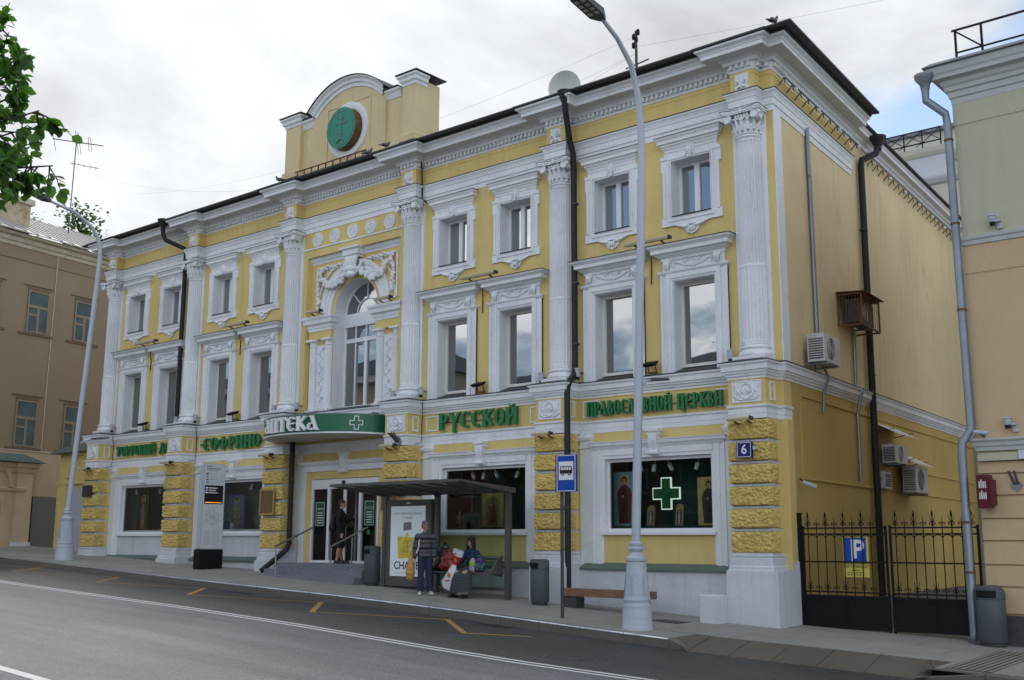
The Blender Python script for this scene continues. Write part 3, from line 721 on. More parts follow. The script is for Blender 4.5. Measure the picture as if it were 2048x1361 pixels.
def w2_orn():
    a = M()
    for s_ in (-1, 1):
        cx = s_*.65
        a.box(cx-.09, cx+.09, -.13, -.05, 7.10, 7.2); a.tube([(cx, -.10, 7.11), (cx, -.13, 7.05), (cx, -.115, 6.99), (cx, -.075, 6.94)], [.075, .07, .055, .03], 6)
        a.ball((cx, -.13, 7.0), (.05, .03, .05), 6, 4); a.tube([(cx-.07, -.07, 7.1), (cx-.08, -.075, 7.0), (cx-.05, -.07, 6.94)], .02, 5); a.tube([(cx+.07, -.07, 7.1), (cx+.08, -.075, 7.0), (cx+.05, -.07, 6.94)], .02, 5)
    rg = random.Random(5)
    for i in range(22):
        t = i/21.; x = -.46+.92*t; z = 7.12-.13*math.sin(PI*t); a.ball((x, -.075, z+rg.uniform(-.012, .012)), (.032, .03, .03+.012*math.sin(PI*t)), 6, 4)
    for i in range(12):
        x = rg.uniform(-.4, .4); z = 7.13-.05*rg.random(); a.tube([(x, -.06, z), (x+rg.uniform(-.06, .06), -.085, z+.03), (x+rg.uniform(-.09, .09), -.06, z-.03)], .012, 5)
    for s_ in (-1, 1): a.tube([(s_*.47, -.06, 7.14), (s_*.5, -.08, 7.05), (s_*.46, -.07, 6.96)], [.03, .025, .015], 6)
    return a
def frame_m(hw, z0, z1, y, t=.06, mull=(), trans=()):
    hw -= .004; z1 -= .004; a = M(); a.box(-hw, -hw+t, y, y+.07, z0, z1).box(hw-t, hw, y, y+.07, z0, z1).box(-hw+t, hw-t, y, y+.07, z0, z0+t).box(-hw+t, hw-t, y, y+.07, z1-t, z1)
    for x, w_ in mull: a.box(x-w_/2, x+w_/2, y-.01, y+.06, z0+t, z1-t)
    return a
def mk(a, nm, m_, smooth=False):
    me = a.mesh(nm, smooth, 40); fix_normals(me); me.materials.append(MATS[m_]); return me
W2 = dict(s=mk(w2_surround(), 'window', 'white'), orn=mk(w2_orn(), 'garland', 'white', True), fr=mk(frame_m(.53, 4.72, 6.67, .27, .07), 'frame', 'pvc_cream'),
          pane=mk(M().quad((-.47, .315, 4.78), (.47, .315, 4.78), (.47, .315, 6.61), (-.47, .315, 6.61)), 'pane', 'pane2'),
          sill=mk(M().yz([(-.02, 4.60), (.34, 4.72), (.34, 4.60)], -.53, .53), 'sill', 'flashing'), cap=mk(hood(-.80, .80, -.055, [(0, 7.522), (.30, 7.502), (.30, 7.514), (0, 7.54)]), 'flashing', 'flashing'))
# ---- third floor
def w3_surround():
    a = M()
    a.xz([(-.515, 8.19), (-.515, 9.52), (.515, 9.52), (.515, 8.19), (.74, 8.19), (.74, 9.30), (.79, 9.30), (.79, 9.66), (.70, 9.66), (.70, 9.84), (-.70, 9.84), (-.70, 9.66), (-.79, 9.66), (-.79, 9.30), (-.74, 9.30), (-.74, 8.19)], -.05, .02)
    a.xz([(-.515, 8.19), (-.74, 8.19), (-.79, 8.19), (-.79, 7.98), (-.42, 7.98), (-.36, 7.95), (-.27, 7.90), (-.19, 7.86), (-.13, 7.77), (0, 7.71), (.13, 7.77), (.19, 7.86), (.27, 7.90), (.36, 7.95), (.42, 7.98), (.79, 7.98), (.79, 8.19), (.74, 8.19), (.515, 8.19)], -.05, .02)
    ring(.56, .60, 8.12, 9.56, 9.60, -.075, -.05, a, 8.08); ring(.515, .535, 8.19, 9.52, 9.54, -.065, -.05, a)
    for s_ in (-1, 1): a.box(s_*.67, s_*.74, -.07, -.05, 8.19, 9.3); a.box(s_*.62, s_*.79, -.07, -.05, 9.58, 9.66)
    a.box(-.70, .70, -.065, -.05, 9.75, 9.78)
    reveal(a, .515, 8.19, 9.52, .02, .36)
    a.merge(hood(-.70, .70, -.05, [(0, 9.80), (.02, 9.82), (.04, 9.87), (.07, 9.90), (.07, 9.93), (.12, 9.95), (.12, 10.02), (.15, 10.06), (.165, 10.10), (0, 10.12)]))
    return a
def w3_orn():
    a = M()
    a.ball((0, -.10, 9.66), (.075, .06, .12), 8, 6); a.ball((0, -.165, 9.66), (.02, .02, .035), 6, 4); a.ball((-.03, -.15, 9.69), .016, 6, 4); a.ball((.03, -.15, 9.69), .016, 6, 4)
    a.ball((0, -.14, 9.60), (.035, .02, .014), 6, 4); a.tube([(-.09, -.07, 9.60), (-.10, -.08, 9.70), (-.06, -.09, 9.78), (0, -.10, 9.80), (.06, -.09, 9.78), (.10, -.08, 9.70), (.09, -.07, 9.60)], .03, 6)
    a.ball((0, -.10, 9.55), (.06, .05, .05), 6, 4)
    return a
def w3_apron():
    a = M()
    for s_ in (-1, 1):
        a.tube([(s_*.40, -.05, 7.97), (s_*.28, -.065, 7.93), (s_*.17, -.07, 7.90), (s_*.08, -.075, 7.90), (s_*.06, -.075, 7.94), (s_*.10, -.075, 7.955)], [.012, .02, .026, .03, .026, .015], 6)
        a.tube([(s_*.04, -.06, 7.90), (s_*.08, -.075, 7.84), (s_*.05, -.07, 7.78)], [.03, .03, .015], 6)
    a.ball((0, -.07, 7.84), (.045, .035, .06), 8, 5); a.ball((0, -.07, 7.95), (.05, .035, .035), 8, 5)
    return a
W3 = dict(s=mk(w3_surround(), 'window', 'white'), orn=mk(w3_orn(), 'mask', 'white', True), apr=mk(w3_apron(), 'apron', 'white', True), fr=mk(frame_m(.515, 8.22, 9.52, .29, .065, mull=((-.03, .13),)), 'frame', 'pvc'),
          p1=mk(M().quad((-.45, .335, 8.28), (-.095, .335, 8.28), (-.095, .335, 9.46), (-.45, .335, 9.46)), 'pane', 'pane3'), p2=mk(M().quad((.035, .335, 8.28), (.45, .335, 8.28), (.45, .335, 9.46), (.035, .335, 9.46)), 'pane', 'pane3'),
          sill=mk(M().yz([(-.09, 8.185), (-.09, 8.20), (.30, 8.25), (.30, 8.19)], -.50, .50), 'sill', 'flashing'), cap=mk(hood(-.70, .70, -.05, [(0, 10.122), (.18, 10.102), (.18, 10.112), (0, 10.14)]), 'flashing', 'flashing'))
rg = random.Random(11)
mat('curtain', (.45, .44, .40), .9, .1)
for b in (0, 1, 3, 4):
    for s_ in (-1, 1):
        x = BC[b]+s_*1.1
        w_ = bpart('window', W2['s'], None, loc=(x, YW, 0))
        for nm, k in (('garland', 'orn'), ('frame', 'fr'), ('sill', 'sill'), ('flashing', 'cap')): obj(nm, W2[k], None, w_)
        p = obj('pane', W2['pane'], None, w_); p.rotation_euler = (R(rg.uniform(-.35, .35)), 0, 0)
        w_ = bpart('window', W3['s'], None, loc=(x, YW, 0))
        for nm, k in (('mask', 'orn'), ('apron', 'apr'), ('frame', 'fr'), ('sill', 'sill'), ('flashing', 'cap'), ('pane', 'p1'), ('pane', 'p2')): obj(nm, W3[k], None, w_)
# ---- ground floor show windows
def console():
    a = M(); a.box(-.17, .17, -.20, .02, 3.28, 3.34); a.box(-.15, .15, -.17, .02, 3.20, 3.28)
    side_ = [(-.17, 3.20), (-.19, 3.10), (-.17, 3.0), (-.13, 2.92), (-.13, 2.86), (-.15, 2.80), (-.11, 2.76), (.02, 2.76), (.02, 3.20)]
    a.yz(side_, -.11, .11)
    for k in range(3):
        x = -.07+.07*k; a.tube([(x, p-.0, q) for p, q in side_[:7]], .028, 6)
    a.tube([(-.13, -.14, 2.80), (.13, -.14, 2.80)], .045, 8)
    return a
me_con = mk(console(), 'console', 'white', True)
def show_surround():
    a = M()
    for (i, o_, y) in ((1.46, 1.52, -.03), (1.52, 1.62, -.05), (1.62, 1.72, -.035), (1.72, 1.76, -.06)):
        a.box(-o_, -i, y, .02, .33, 2.95); a.box(i, o_, y, .02, .33, 2.95)
    a.box(-1.76, 1.76, -.03, .02, 2.70, 2.95) if False else None
    a.box(-1.46, 1.46, -.03, .02, 2.72, 2.80); a.box(-1.46, 1.46, -.05, .02, 2.80, 2.95)
    a.merge(hood(-1.72, 1.72, -.03, [(0, 2.93), (.03, 2.95), (.05, 2.99), (.09, 3.03), (.10, 3.09), (.12, 3.10), (.12, 3.115), (0, 3.13)]))
    reveal(a, 1.42, 1.0, 2.72, .02, .16)
    a.box(-1.46, -1.42, -.02, .02, 1.0, 2.72); a.box(1.42, 1.46, -.02, .02, 1.0, 2.72)
    for s_ in (-1, 1):
        a.box(s_*1.76, s_*2.12, -.03, .02, .30, 3.36)     # white strip beside the pier with little capital
        a.merge(hood(s_*1.78 if s_ > 0 else -2.12, 2.12 if s_ > 0 else -1.78, -.03, [(0, 2.98), (.03, 3.0), (.03, 3.04), (0, 3.05), (0, 3.16), (.04, 3.19), (.06, 3.24), (.06, 3.28), (0, 3.30)]))
    return a
me_ss = mk(show_surround(), 'show_window', 'white')
me_sf2 = mk(frame_m(1.42, 1.06, 2.72, .08, .07), 'frame', 'pvc')
me_sg = mk(M().quad((-1.36, .11, 1.12), (1.36, .11, 1.12), (1.36, .11, 2.66), (-1.36, .11, 2.66)), 'pane', 'showglass')
me_ssill = mk(M().box(-1.5, 1.5, -.09, .10, .985, 1.06), 'sill', 'pvc')
me_led = mk(M().yz([(-.23, .20), (-.23, .235), (.0, .36), (.02, .36), (.02, .20)], -2.0, 2.0), 'ledge', 'green_ledge')
SHOW = {}
for b in (0, 1, 3, 4):
    w_ = bpart('show_window', me_ss, None, loc=(BC[b], YW, 0)); SHOW[b] = w_
    obj('frame', me_sf2, None, w_); obj('pane', me_sg, None, w_); obj('sill', me_ssill, None, w_); obj('ledge', me_led, None, w_); obj('console', me_con, None, w_)
    if b < 3: obj('panel', M().box(-1.46, 1.46, -.012, .0, .35, .985), 'white_low', w_)
    obj('socle', M().box(-2.15, 2.15, -.17, .05, -1.3, .2), 'white_low', w_)
    bx_ = M(); x0, x1, y0, y1, z0, z1 = -1.5, 1.5, .17, 1.35, 1.04, 2.74
    bx_.quad((x0,y1,z0),(x1,y1,z0),(x1,y1,z1),(x0,y1,z1)); bx_.quad((x0,y0,z0),(x0,y1,z0),(x0,y1,z1),(x0,y0,z1)); bx_.quad((x1,y0,z0),(x1,y1,z0),(x1,y1,z1),(x1,y0,z1)); bx_.quad((x0,y0,z1),(x1,y0,z1),(x1,y1,z1),(x0,y1,z1))
    obj('niche', bx_, 'room_green' if b > 2 else 'room_grey', w_)
    obj('niche_floor', M().box(-1.5, 1.5, .17, 1.35, 1.0, 1.19), 'room_green' if b > 2 else 'pvc_cream', w_)
    for k, xx in enumerate((-.55, -.15, .25, 1.0) if b > 2 else (-1.0, .5)):
        a = M(); a.tube([(0, 0, 0), (.03, -.03, -.16)], .05, 10); a.tube([(0, 0, .12), (0, 0, 0)], .012, 6); o = obj('spotlight', a, 'pvc', w_, (xx-.2, .45, 2.58)); 
        o.rotation_euler = (0, R((-20, 15, -25, 25)[k]), 0)

# ---- central bay: recessed panel with the arched window
RY = YW+.20; RR = .95; SZ = 7.52
a = M()
a.quad((XA-2.03, RY, 4.55), (XA-RR, RY, 4.55), (XA-RR, RY, SZ), (XA-2.03, RY, SZ)); a.quad((XA+RR, RY, 4.55), (XA+2.03, RY, 4.55), (XA+2.03, RY, SZ), (XA+RR, RY, SZ))
a.quad((XA-2.03, RY, SZ), (XA-RR, RY, SZ), (XA-RR, RY, 9.36), (XA-2.03, RY, 9.36)); a.quad((XA+RR, RY, SZ), (XA+2.03, RY, SZ), (XA+2.03, RY, 9.36), (XA+RR, RY, 9.36))
arc = [(XA-RR*math.cos(PI*i/24), SZ+RR*math.sin(PI*i/24)) for i in range(25)]
for (x0, z0), (x1, z1) in zip(arc[:-1], arc[1:]): a.quad((x0, RY, z0), (x1, RY, z1), (x1, RY, 9.36), (x0, RY, 9.36))
a.quad((XA-2.03, YW, 4.55), (XA-2.03, RY, 4.55), (XA-2.03, RY, 9.36), (XA-2.03, YW, 9.36)); a.quad((XA+2.03, RY, 4.55), (XA+2.03, YW, 4.55), (XA+2.03, YW, 9.36), (XA+2.03, RY, 9.36))
a.quad((XA-2.03, YW, 9.36), (XA-2.03, RY, 9.36), (XA+2.03, RY, 9.36), (XA+2.03, YW, 9.36)); a.quad((XA-2.03, YW, 4.55), (XA+2.03, YW, 4.55), (XA+2.03, RY, 4.55), (XA-2.03, RY, 4.55))
bpart('recessed_panel', a, 'yellow')
bpart('panel_cornice', M().sweep([(XA-2.03, RY), (XA+2.03, RY)], [(-.02, 9.16), (.02, 9.16), (.03, 9.22), (.08, 9.27), (.09, 9.33), (.12, 9.355), (-.02, 9.355)]), 'white')
def arc_sweep(prof, r_n=28, cx=XA, cz=SZ, a0=0., a1=PI):
    """profile of (radius, y) swept round an arch"""
    a = M(); k = len(prof)
    for i in range(r_n+1):
        t = a0+(a1-a0)*i/r_n
        for r_, y in prof: a.v.append((cx-r_*math.cos(t), y, cz+r_*math.sin(t)))
    for i in range(r_n):
        for j in range(k-1): a.f.append((i*k+j, i*k+j+1, (i+1)*k+j+1, (i+1)*k+j))
    return a
aw = bpart('arched_window', arc_sweep([(RR, RY-.001), (RR, RY+.5)]).merge(M().quad((XA-RR, RY, 4.6), (XA-RR, RY+.5, 4.6), (XA-RR, RY+.5, SZ), (XA-RR, RY, SZ))).merge(M().quad((XA+RR, RY+.5, 4.6), (XA+RR, RY, 4.6), (XA+RR, RY, SZ), (XA+RR, RY+.5, SZ))), 'white', smooth=True)
obj('archivolt', arc_sweep([(1.08, RY), (1.08, RY-.05), (1.14, RY-.07), (1.16, RY-.05), (1.36, RY-.055), (1.38, RY-.085), (1.44, RY-.10), (1.50, RY-.11), (1.52, RY-.09), (1.52, RY)]), 'white', aw, smooth=True, ang=30)
rg = random.Random(2); a = M()
for i in range(46):
    t = PI*(i+.5)/46; a.ball((XA-1.26*math.cos(t), RY-.06, SZ+1.26*math.sin(t)), (.05, .018, .05), 5, 4)
obj('archivolt_rosettes', a, 'white', aw, smooth=True)
FY = RY+.44
a = M(); a.box(XA-RR, XA-RR+.06, FY, FY+.07, 4.72, SZ).box(XA+RR-.06, XA+RR, FY, FY+.07, 4.72, SZ).box(XA-RR, XA+RR, FY-.02, FY+.07, 4.66, 4.76).box(XA-RR, XA+RR, FY-.03, FY+.06, 7.14, 7.54)
a.box(XA-RR+.06, XA+RR-.06, FY-.012, FY+.06, 6.66, 6.78); a.box(XA-.05, XA+.05, FY-.015, FY+.058, 4.76, 6.66)
for s_ in (-1, 1): a.box(XA+s_*.47-.018, XA+s_*.47+.018, FY+.002, FY+.05, 4.76, 6.66); a.box(XA+s_*.47-.018, XA+s_*.47+.018, FY+.002, FY+.05, 6.78, 7.14)
a.box(XA-.018, XA+.018, FY+.002, FY+.05, 6.78, 7.14)
a.merge(arc_sweep([(RR-.05, FY+.05), (RR-.05, FY), (RR, FY)])); a.merge(arc_sweep([(.42, FY+.05), (.42, FY+.005), (.455, FY+.005), (.455, FY+.05)]))
for t in (R(45), R(90), R(135)): a.bar((XA-.45*math.cos(t), FY+.025, SZ+.45*math.sin(t)), (XA-.92*math.cos(t), FY+.025, SZ+.92*math.sin(t)), .03, .035)
obj('frame', a, 'pvc', aw)
pn = [(XA-RR, 4.7), (XA+RR, 4.7)]+[(XA+RR*math.cos(PI*i/20), SZ+RR*math.sin(PI*i/20)) for i in range(21)]
obj('pane', M().add([(p, FY+.04, q) for p, q in pn], [tuple(range(len(pn)))]), 'pane2', aw)
obj('sill', M().yz([(YW-.02, 4.58), (FY, 4.68), (FY, 4.58)], XA-RR, XA+RR), 'flashing', aw)
# imposts, small paired columns, relief panels
for s_ in (-1, 1):
    cx = XA+s_*1.46
    ip = bpart('impost', M().box(cx-.50, cx+.50, RY-.10, RY+.01, 6.80, 7.10), 'yellow')
    obj('impost_moulding', M().sweep([(cx-.50, RY), (cx-.50, RY-.10), (cx+.50, RY-.10), (cx+.50, RY)], [(0, 7.04), (.02, 7.05), (.03, 7.12), (.05, 7.14), (.06, 7.22), (.13, 7.26), (.14, 7.36), (.18, 7.42), (.18, 7.48), (0, 7.50)]), 'white', ip)
    obj('relief_panel', M().box(cx-.19, cx+.19, RY-.03, RY, 4.6, 6.62), 'white', ip)
    a = M(); rg = random.Random(8+s_)
    for k in range(26):
        z = 4.95+k*.062; xo = .06*math.sin(k*1.3); a.ball((cx+xo, RY-.045, z), (.045, .02, .028), 6, 4)
        if k % 2: a.tube([(cx+xo, RY-.04, z), (cx+xo*2+.05*rg.choice((-1, 1)), RY-.06, z+.03), (cx+xo*2, RY-.035, z-.03)], .014, 5)
    obj('relief', a, 'white', ip, smooth=True)
    for q in (-1, 1):
        px = cx+q*.345; a = M(); n = 40; zs = [4.78, 4.80, 6.56, 6.58]; v = []
        for z in zs:
            for k in range(n+1):
                t = R(185)+R(170)*k/n; r_ = .135-(.014 if (k % 4 in (2,) and z not in (4.78, 6.58)) else 0); v.append((px+r_*math.cos(t), RY+r_*math.sin(t), z))
        a.add(v, [(j*(n+1)+k, j*(n+1)+k+1, (j+1)*(n+1)+k+1, (j+1)*(n+1)+k) for j in range(3) for k in range(n)])
        a.box(px-.17, px+.17, RY-.17, RY, 4.56, 4.66); a.lathe([(.165, 4.66), (.17, 4.69), (.15, 4.72), (.155, 4.75), (.137, 4.78)], 14, (px, RY, 0), R(180), R(360))
        a.lathe([(.135, 6.58), (.15, 6.60), (.138, 6.62), (.138, 6.68), (.16, 6.72), (.175, 6.74)], 14, (px, RY, 0), R(180), R(360)); a.box(px-.19, px+.19, RY-.19, RY, 6.74, 6.80)
        obj('small_column', a, 'white', ip, smooth=True, ang=35)
# festoon, scrollwork and keystone cartouche above the arch
fe = M(); rg = random.Random(21)
def gar(pts, r0, r1, n, y):
    for i in range(n):
        t = i/(n-1.); k = t*(len(pts)-1); j = min(int(k), len(pts)-2); u_ = k-j
        x = pts[j][0]+(pts[j+1][0]-pts[j][0])*u_; z = pts[j][1]+(pts[j+1][1]-pts[j][1])*u_; r_ = r0+(r1-r0)*math.sin(PI*t)
        for q in range(3): fe.ball((x+rg.uniform(-1, 1)*r_*.7, y-rg.uniform(.02, .09), z+rg.uniform(-1, 1)*r_*.7), (r_*rg.uniform(.5, .75),)*3, 6, 4)
for s_ in (-1, 1):
    gar([(XA+s_*(.12+.0), SZ+1.30), (XA+s_*.45, SZ+1.02), (XA+s_*.85, SZ+.86), (XA+s_*1.2, SZ+.92), (XA+s_*1.45, SZ+1.25)], .06, .12, 26, RY-.10)
    gar([(XA+s_*1.55, SZ+1.35), (XA+s_*1.63, SZ+1.0), (XA+s_*1.62, SZ+.7), (XA+s_*1.6, SZ+.42)], .09, .06, 16, RY-.03)
    for i in range(7):
        x = XA+s_*(.5+.16*i); z = SZ+1.42+.03*math.sin(i*2.)
        fe.tube([(x, RY-.02, z), (x+s_*.08, RY-.07, z+.06), (x+s_*.17, RY-.06, z+.02), (x+s_*.14, RY-.05, z-.05), (x+s_*.09, RY-.05, z-.01)], [.02, .035, .035, .028, .02], 6)
    fe.bar((XA+s_*.45, RY-.02, SZ+1.50), (XA+s_*1.75, RY-.02, SZ+1.50), .05, .03); fe.bar((XA+s_*1.74, RY-.02, SZ+1.50), (XA+s_*1.74, RY-.02, SZ+.16), .05, .05)
    fe.bar((XA+s_*1.55, RY-.02, SZ+.16), (XA+s_*1.72, RY-.02, SZ+.16), .04, .05)
    fe.tube([(XA+s_*1.70, RY-.03, SZ+.2), (XA+s_*1.60, RY-.03, SZ+.7), (XA+s_*1.35, RY-.03, SZ+1.12), (XA+s_*1.0, RY-.03, SZ+1.42)], .035, 6)
bpart('festoon', fe, 'white', smooth=True)
a = M(); a.box(XA-.34, XA+.34, RY-.30, RY, SZ+1.62, SZ+1.80); a.box(XA-.42, XA+.42, RY-.36, RY, SZ+1.80, SZ+1.86); a.box(XA-.28, XA+.28, RY-.26, RY, SZ+1.55, SZ+1.62)
for k in range(5):
    x = XA-.2+.1*k; a.tube([(x, RY-.22, SZ+1.56), (x*.9+XA*.1, RY-.28, SZ+1.35), (x*.8+XA*.2, RY-.22, SZ+1.12)], [.06, .075, .05], 6)
a.ball((XA, RY-.22, SZ+1.2), (.26, .14, .13), 10, 6); a.ball((XA, RY-.26, SZ+1.02), (.2, .12, .1), 10, 6)
for s_ in (-1, 1): a.tube([(XA+s_*.1, RY-.18, SZ+1.05), (XA+s_*.3, RY-.2, SZ+1.18), (XA+s_*.36, RY-.16, SZ+1.36), (XA+s_*.28, RY-.14, SZ+1.45)], [.06, .06, .05, .03], 6)
bpart('keystone', a, 'white', smooth=True, ang=40)
# round rosettes in the strip under the architrave
bpart('rosette_strip', M().sweep([(XI[2]+.41, YW), (XI[3]-.41, YW)], [(0, 9.59), (.03, 9.60), (.03, 9.64), (0, 9.65)]), 'white')
a = M()
pr = [(0., -.03), (.05, -.045), (.06, -.02), (.17, -.02), (.18, -.04), (.215, -.04), (.225, .0)]
for i in range(len(pr)): pass
k = 24
for r_, y in pr:
    for i in range(k): a.v.append((r_*math.cos(2*PI*i/k), y, r_*math.sin(2*PI*i/k)))
for j in range(len(pr)-1):
    for i in range(k): a.f.append((j*k+i, j*k+(i+1) % k, (j+1)*k+(i+1) % k, (j+1)*k+i))
for i in range(10):
    t = 2*PI*i/10; a.ball((.115*math.cos(t), -.028, .115*math.sin(t)), (.035, .022, .035), 6, 4)
me_ros = mk(a, 'rosette', 'white', True)
for i in range(5): bpart('rosette', me_ros, None, loc=(XA+(-2+i)*.79, YW, 9.87))
# ---- entrance
dr = bpart('entrance', M().box(XA-1.94, XA-1.72, YW-.05, YW+.02, .2, 3.02).box(XA+1.72, XA+1.94, YW-.05, YW+.02, .2, 3.02).box(XA-1.94, XA+1.94, YW-.052, YW+.02, 2.82, 3.02), 'white')
obj('hood', hood(-1.9, 1.9, -.05, [(0, 2.98), (.04, 3.0), (.08, 3.05), (.10, 3.10), (0, 3.12)]), 'white', dr, (XA, YW, 0))
obj('side_strip', M().box(XA-2.16, XA-1.95, YW-.03, YW+.01, .2, 3.345), 'white', dr); obj('side_strip', M().box(XA+1.95, XA+2.16, YW-.03, YW+.01, .2, 3.345), 'white', dr)
obj('console', me_con, None, dr, (XA, YW, 0))
a = M(); z0, z1 = .22, 2.58
a.box(XA-1.42, XA+1.42, YW-.04, YW+.06, 2.38, z1)
for x0, x1 in ((-1.42, -1.36), (-.72, -.62), (.62, .72), (1.36, 1.42)): a.box(XA+x0, XA+x1, YW-.035, YW+.06, z0, 2.38)
a.box(XA-.055, XA-.01, YW-.01, YW+.04, z0, 2.38).box(XA+.01, XA+.055, YW-.01, YW+.04, z0, 2.38)
for x0, x1 in ((-1.36, -.72), (-.62, -.055), (.055, .62), (.72, 1.36)): a.box(XA+x0, XA+x1, YW-.02, YW+.05, z0, z0+.07); a.box(XA+x0, XA+x1, YW-.02, YW+.05, 2.31, 2.38)
obj('frame', a, 'pvc', dr)
for x0, x1 in ((-1.36, -.72), (-.62, -.055), (.055, .62), (.72, 1.36)): obj('pane', M().quad((XA+x0, YW+.02, z0+.07), (XA+x1, YW+.02, z0+.07), (XA+x1, YW+.02, 2.31), (XA+x0, YW+.02, 2.31)), 'showglass', dr)
a = M(); a.ball((XA, YW-.07, 2.48), .06, 8, 5); obj('motion_sensor', a, 'dark_grey', dr)
bx_ = M(); x0, x1, y0, y1, z0, z1 = XA-1.42, XA+1.42, YW+.07, YW+2.1, .2, 2.6
bx_.quad((x0,y0,z0),(x0,y1,z0),(x0,y1,z1),(x0,y0,z1)); bx_.quad((x1,y0,z0),(x1,y1,z0),(x1,y1,z1),(x1,y0,z1)); bx_.quad((x0,y0,z1),(x1,y0,z1),(x1,y1,z1),(x0,y1,z1)); bx_.quad((x0,y0,z0),(x1,y0,z0),(x1,y1,z0),(x0,y1,z0)); bx_.quad((x0,y1,z0),(x1,y1,z0),(x1,y1,z1),(x0,y1,z1))
obj('vestibule', bx_, 'room_dark', dr)
obj('inner_door', M().box(XA-.9, XA-.84, YW+1.2, YW+1.25, .22, 2.4).box(XA-.02, XA+.04, YW+1.2, YW+1.25, .22, 2.4).box(XA+.84, XA+.9, YW+1.2, YW+1.25, .22, 2.4), 'pvc', dr)
# stickers on the door glass
mat('sticker_green', (.01, .085, .045), .4, .03); mat('sticker_line', (.62, .66, .58), .5)
for x, s_ in ((-1.04, 1), (1.04, 2)):
    st = obj('door_notice', M().box(XA+x-.20, XA+x+.20, YW-.012, YW-.004, 1.25, 1.95), 'sticker_green', dr)
    obj('notice_border', square_frame(.37, .66, .012, .003), 'sticker_line', st, (XA+x, YW-.013, 1.60))
    text('notice_text', 'АПТЕКА' if s_ == 2 else '"СОФРИНО"', .095 if s_ == 2 else .07, 'sticker_line', st, (XA+x, YW-.0135, 1.74), ext=.001)
    for i in range(5): obj('notice_line', M().box(XA+x-.11-.02*(i % 2), XA+x+.11+.015*(i % 3), YW-.0145, YW-.0125, 1.615-.07*i, 1.64-.07*i), 'sticker_line', st)
mat('sticker_lime', (.02, .30, .05), .5)
a = M(); a.lathe([(0, 0), (.07, 0), (.07, .004)], 18); o = obj('round_sticker', a, 'sticker_lime', dr, (XA+1.02, YW-.01, 1.08), (PI/2, 0, 0))
# steps
stp = thing('entrance_steps', 'three grey stone steps up to the glass entrance door', 'steps', (XA, -.6, -.2))
mat('step_grey', (.19, .195, .225), .7, .1, 2, .05, stain=.3, staincol=(.28, .28, .3))
for i, (zt, yf, xo) in enumerate(((.215, -.45, .0), (.055, -.85, .06), (-.105, -1.2, .12))):
    obj('step', M().box(-2.06+xo*0, 1.98+xo, yf+.6, (YW+.6) if i == 0 else yf+.6+.42, -.95, zt+.2), 'step_grey', stp)
# ---- attic gable with the round emblem
at = bpart('attic', M().box(XA-2.86, XA+2.86, .06, .88, 11.7, 13.70), 'attic_cream')
AY = .06
for s_ in (-1, 1):
    obj('attic_pier', M().box(XA+s_*2.88, XA+s_*(2.18 if s_ < 0 else 2.38), -.08, 1.1 if s_ < 0 else .9, 11.9, 13.80), 'attic_cream', at)
    px0, px1 = sorted((XA+s_*2.88, XA+s_*(2.18 if s_ < 0 else 2.38)))
    obj('pier_base', M().sweep([(px0, 1.1), (px0, -.08), (px1, -.08), (px1, 1.1)], [(0, 11.9), (.06, 11.9), (.06, 12.14), (.03, 12.18), (0, 12.2)]), 'attic_cream', at)
    obj('pier_cornice', M().sweep([(px0, 1.1), (px0, -.08), (px1, -.08), (px1, .35 if s_ > 0 else 1.1)], [(0, 13.62), (.02, 13.62), (.04, 13.70), (.09, 13.74), (.10, 13.82), (.15, 13.87), (.15, 13.92), (0, 13.94)]), 'white', at)
    obj('pier_cap', M().box(px0-.18, px1+.2, -.26, 1.0, 13.942, 13.965), 'roof_dark', at)
arcs = []
hc, rise = 1.60, .66; RA = (hc*hc+rise*rise)/(2*rise); cz = 13.82+rise-RA; th = math.asin(hc/RA)
poly = [(XA-hc, 11.95), (XA+hc, 11.95)]+[(XA+RA*math.sin(th-2*th*i/20), cz+RA*math.cos(th-2*th*i/20)) for i in range(21)]
obj('attic_arch', M().xz(poly, -.02, 1.0), 'attic_cream', at)
obj('arch_cornice', arc_sweep([(RA-.22, -.02), (RA-.22, -.05), (RA-.12, -.07), (RA-.10, -.12), (RA-.02, -.14), (RA+.03, -.20), (RA+.08, -.21), (RA+.08, .95), (RA-.22, .95)], 24, XA, cz, PI/2-th*1.02, PI/2+th*1.02), 'white', at)
obj('arch_flashing', arc_sweep([(RA+.082, -.25), (RA+.10, -.25), (RA+.10, .95), (RA+.082, .95)], 24, XA, cz, PI/2-th*1.05, PI/2+th*1.05), 'roof_dark', at)
for s_ in (-1, 1):
    x0, x1 = sorted((XA+s_*1.6, XA+s_*2.18))
    obj('shoulder_cornice', M().sweep([(x0, .06), (x1, .06)], [(0, 13.45), (.02, 13.46), (.05, 13.52), (.08, 13.60), (.14, 13.66), (.14, 13.72), (-.3, 13.74)]), 'white', at)
    obj('shoulder_cap', M().box(x0, x1, -.12, .8, 13.742, 13.76), 'roof_dark', at)
obj('attic_base', M().box(XA-3.0, XA+3.0, -.14, .3, 11.62, 11.95), 'attic_cream', at)
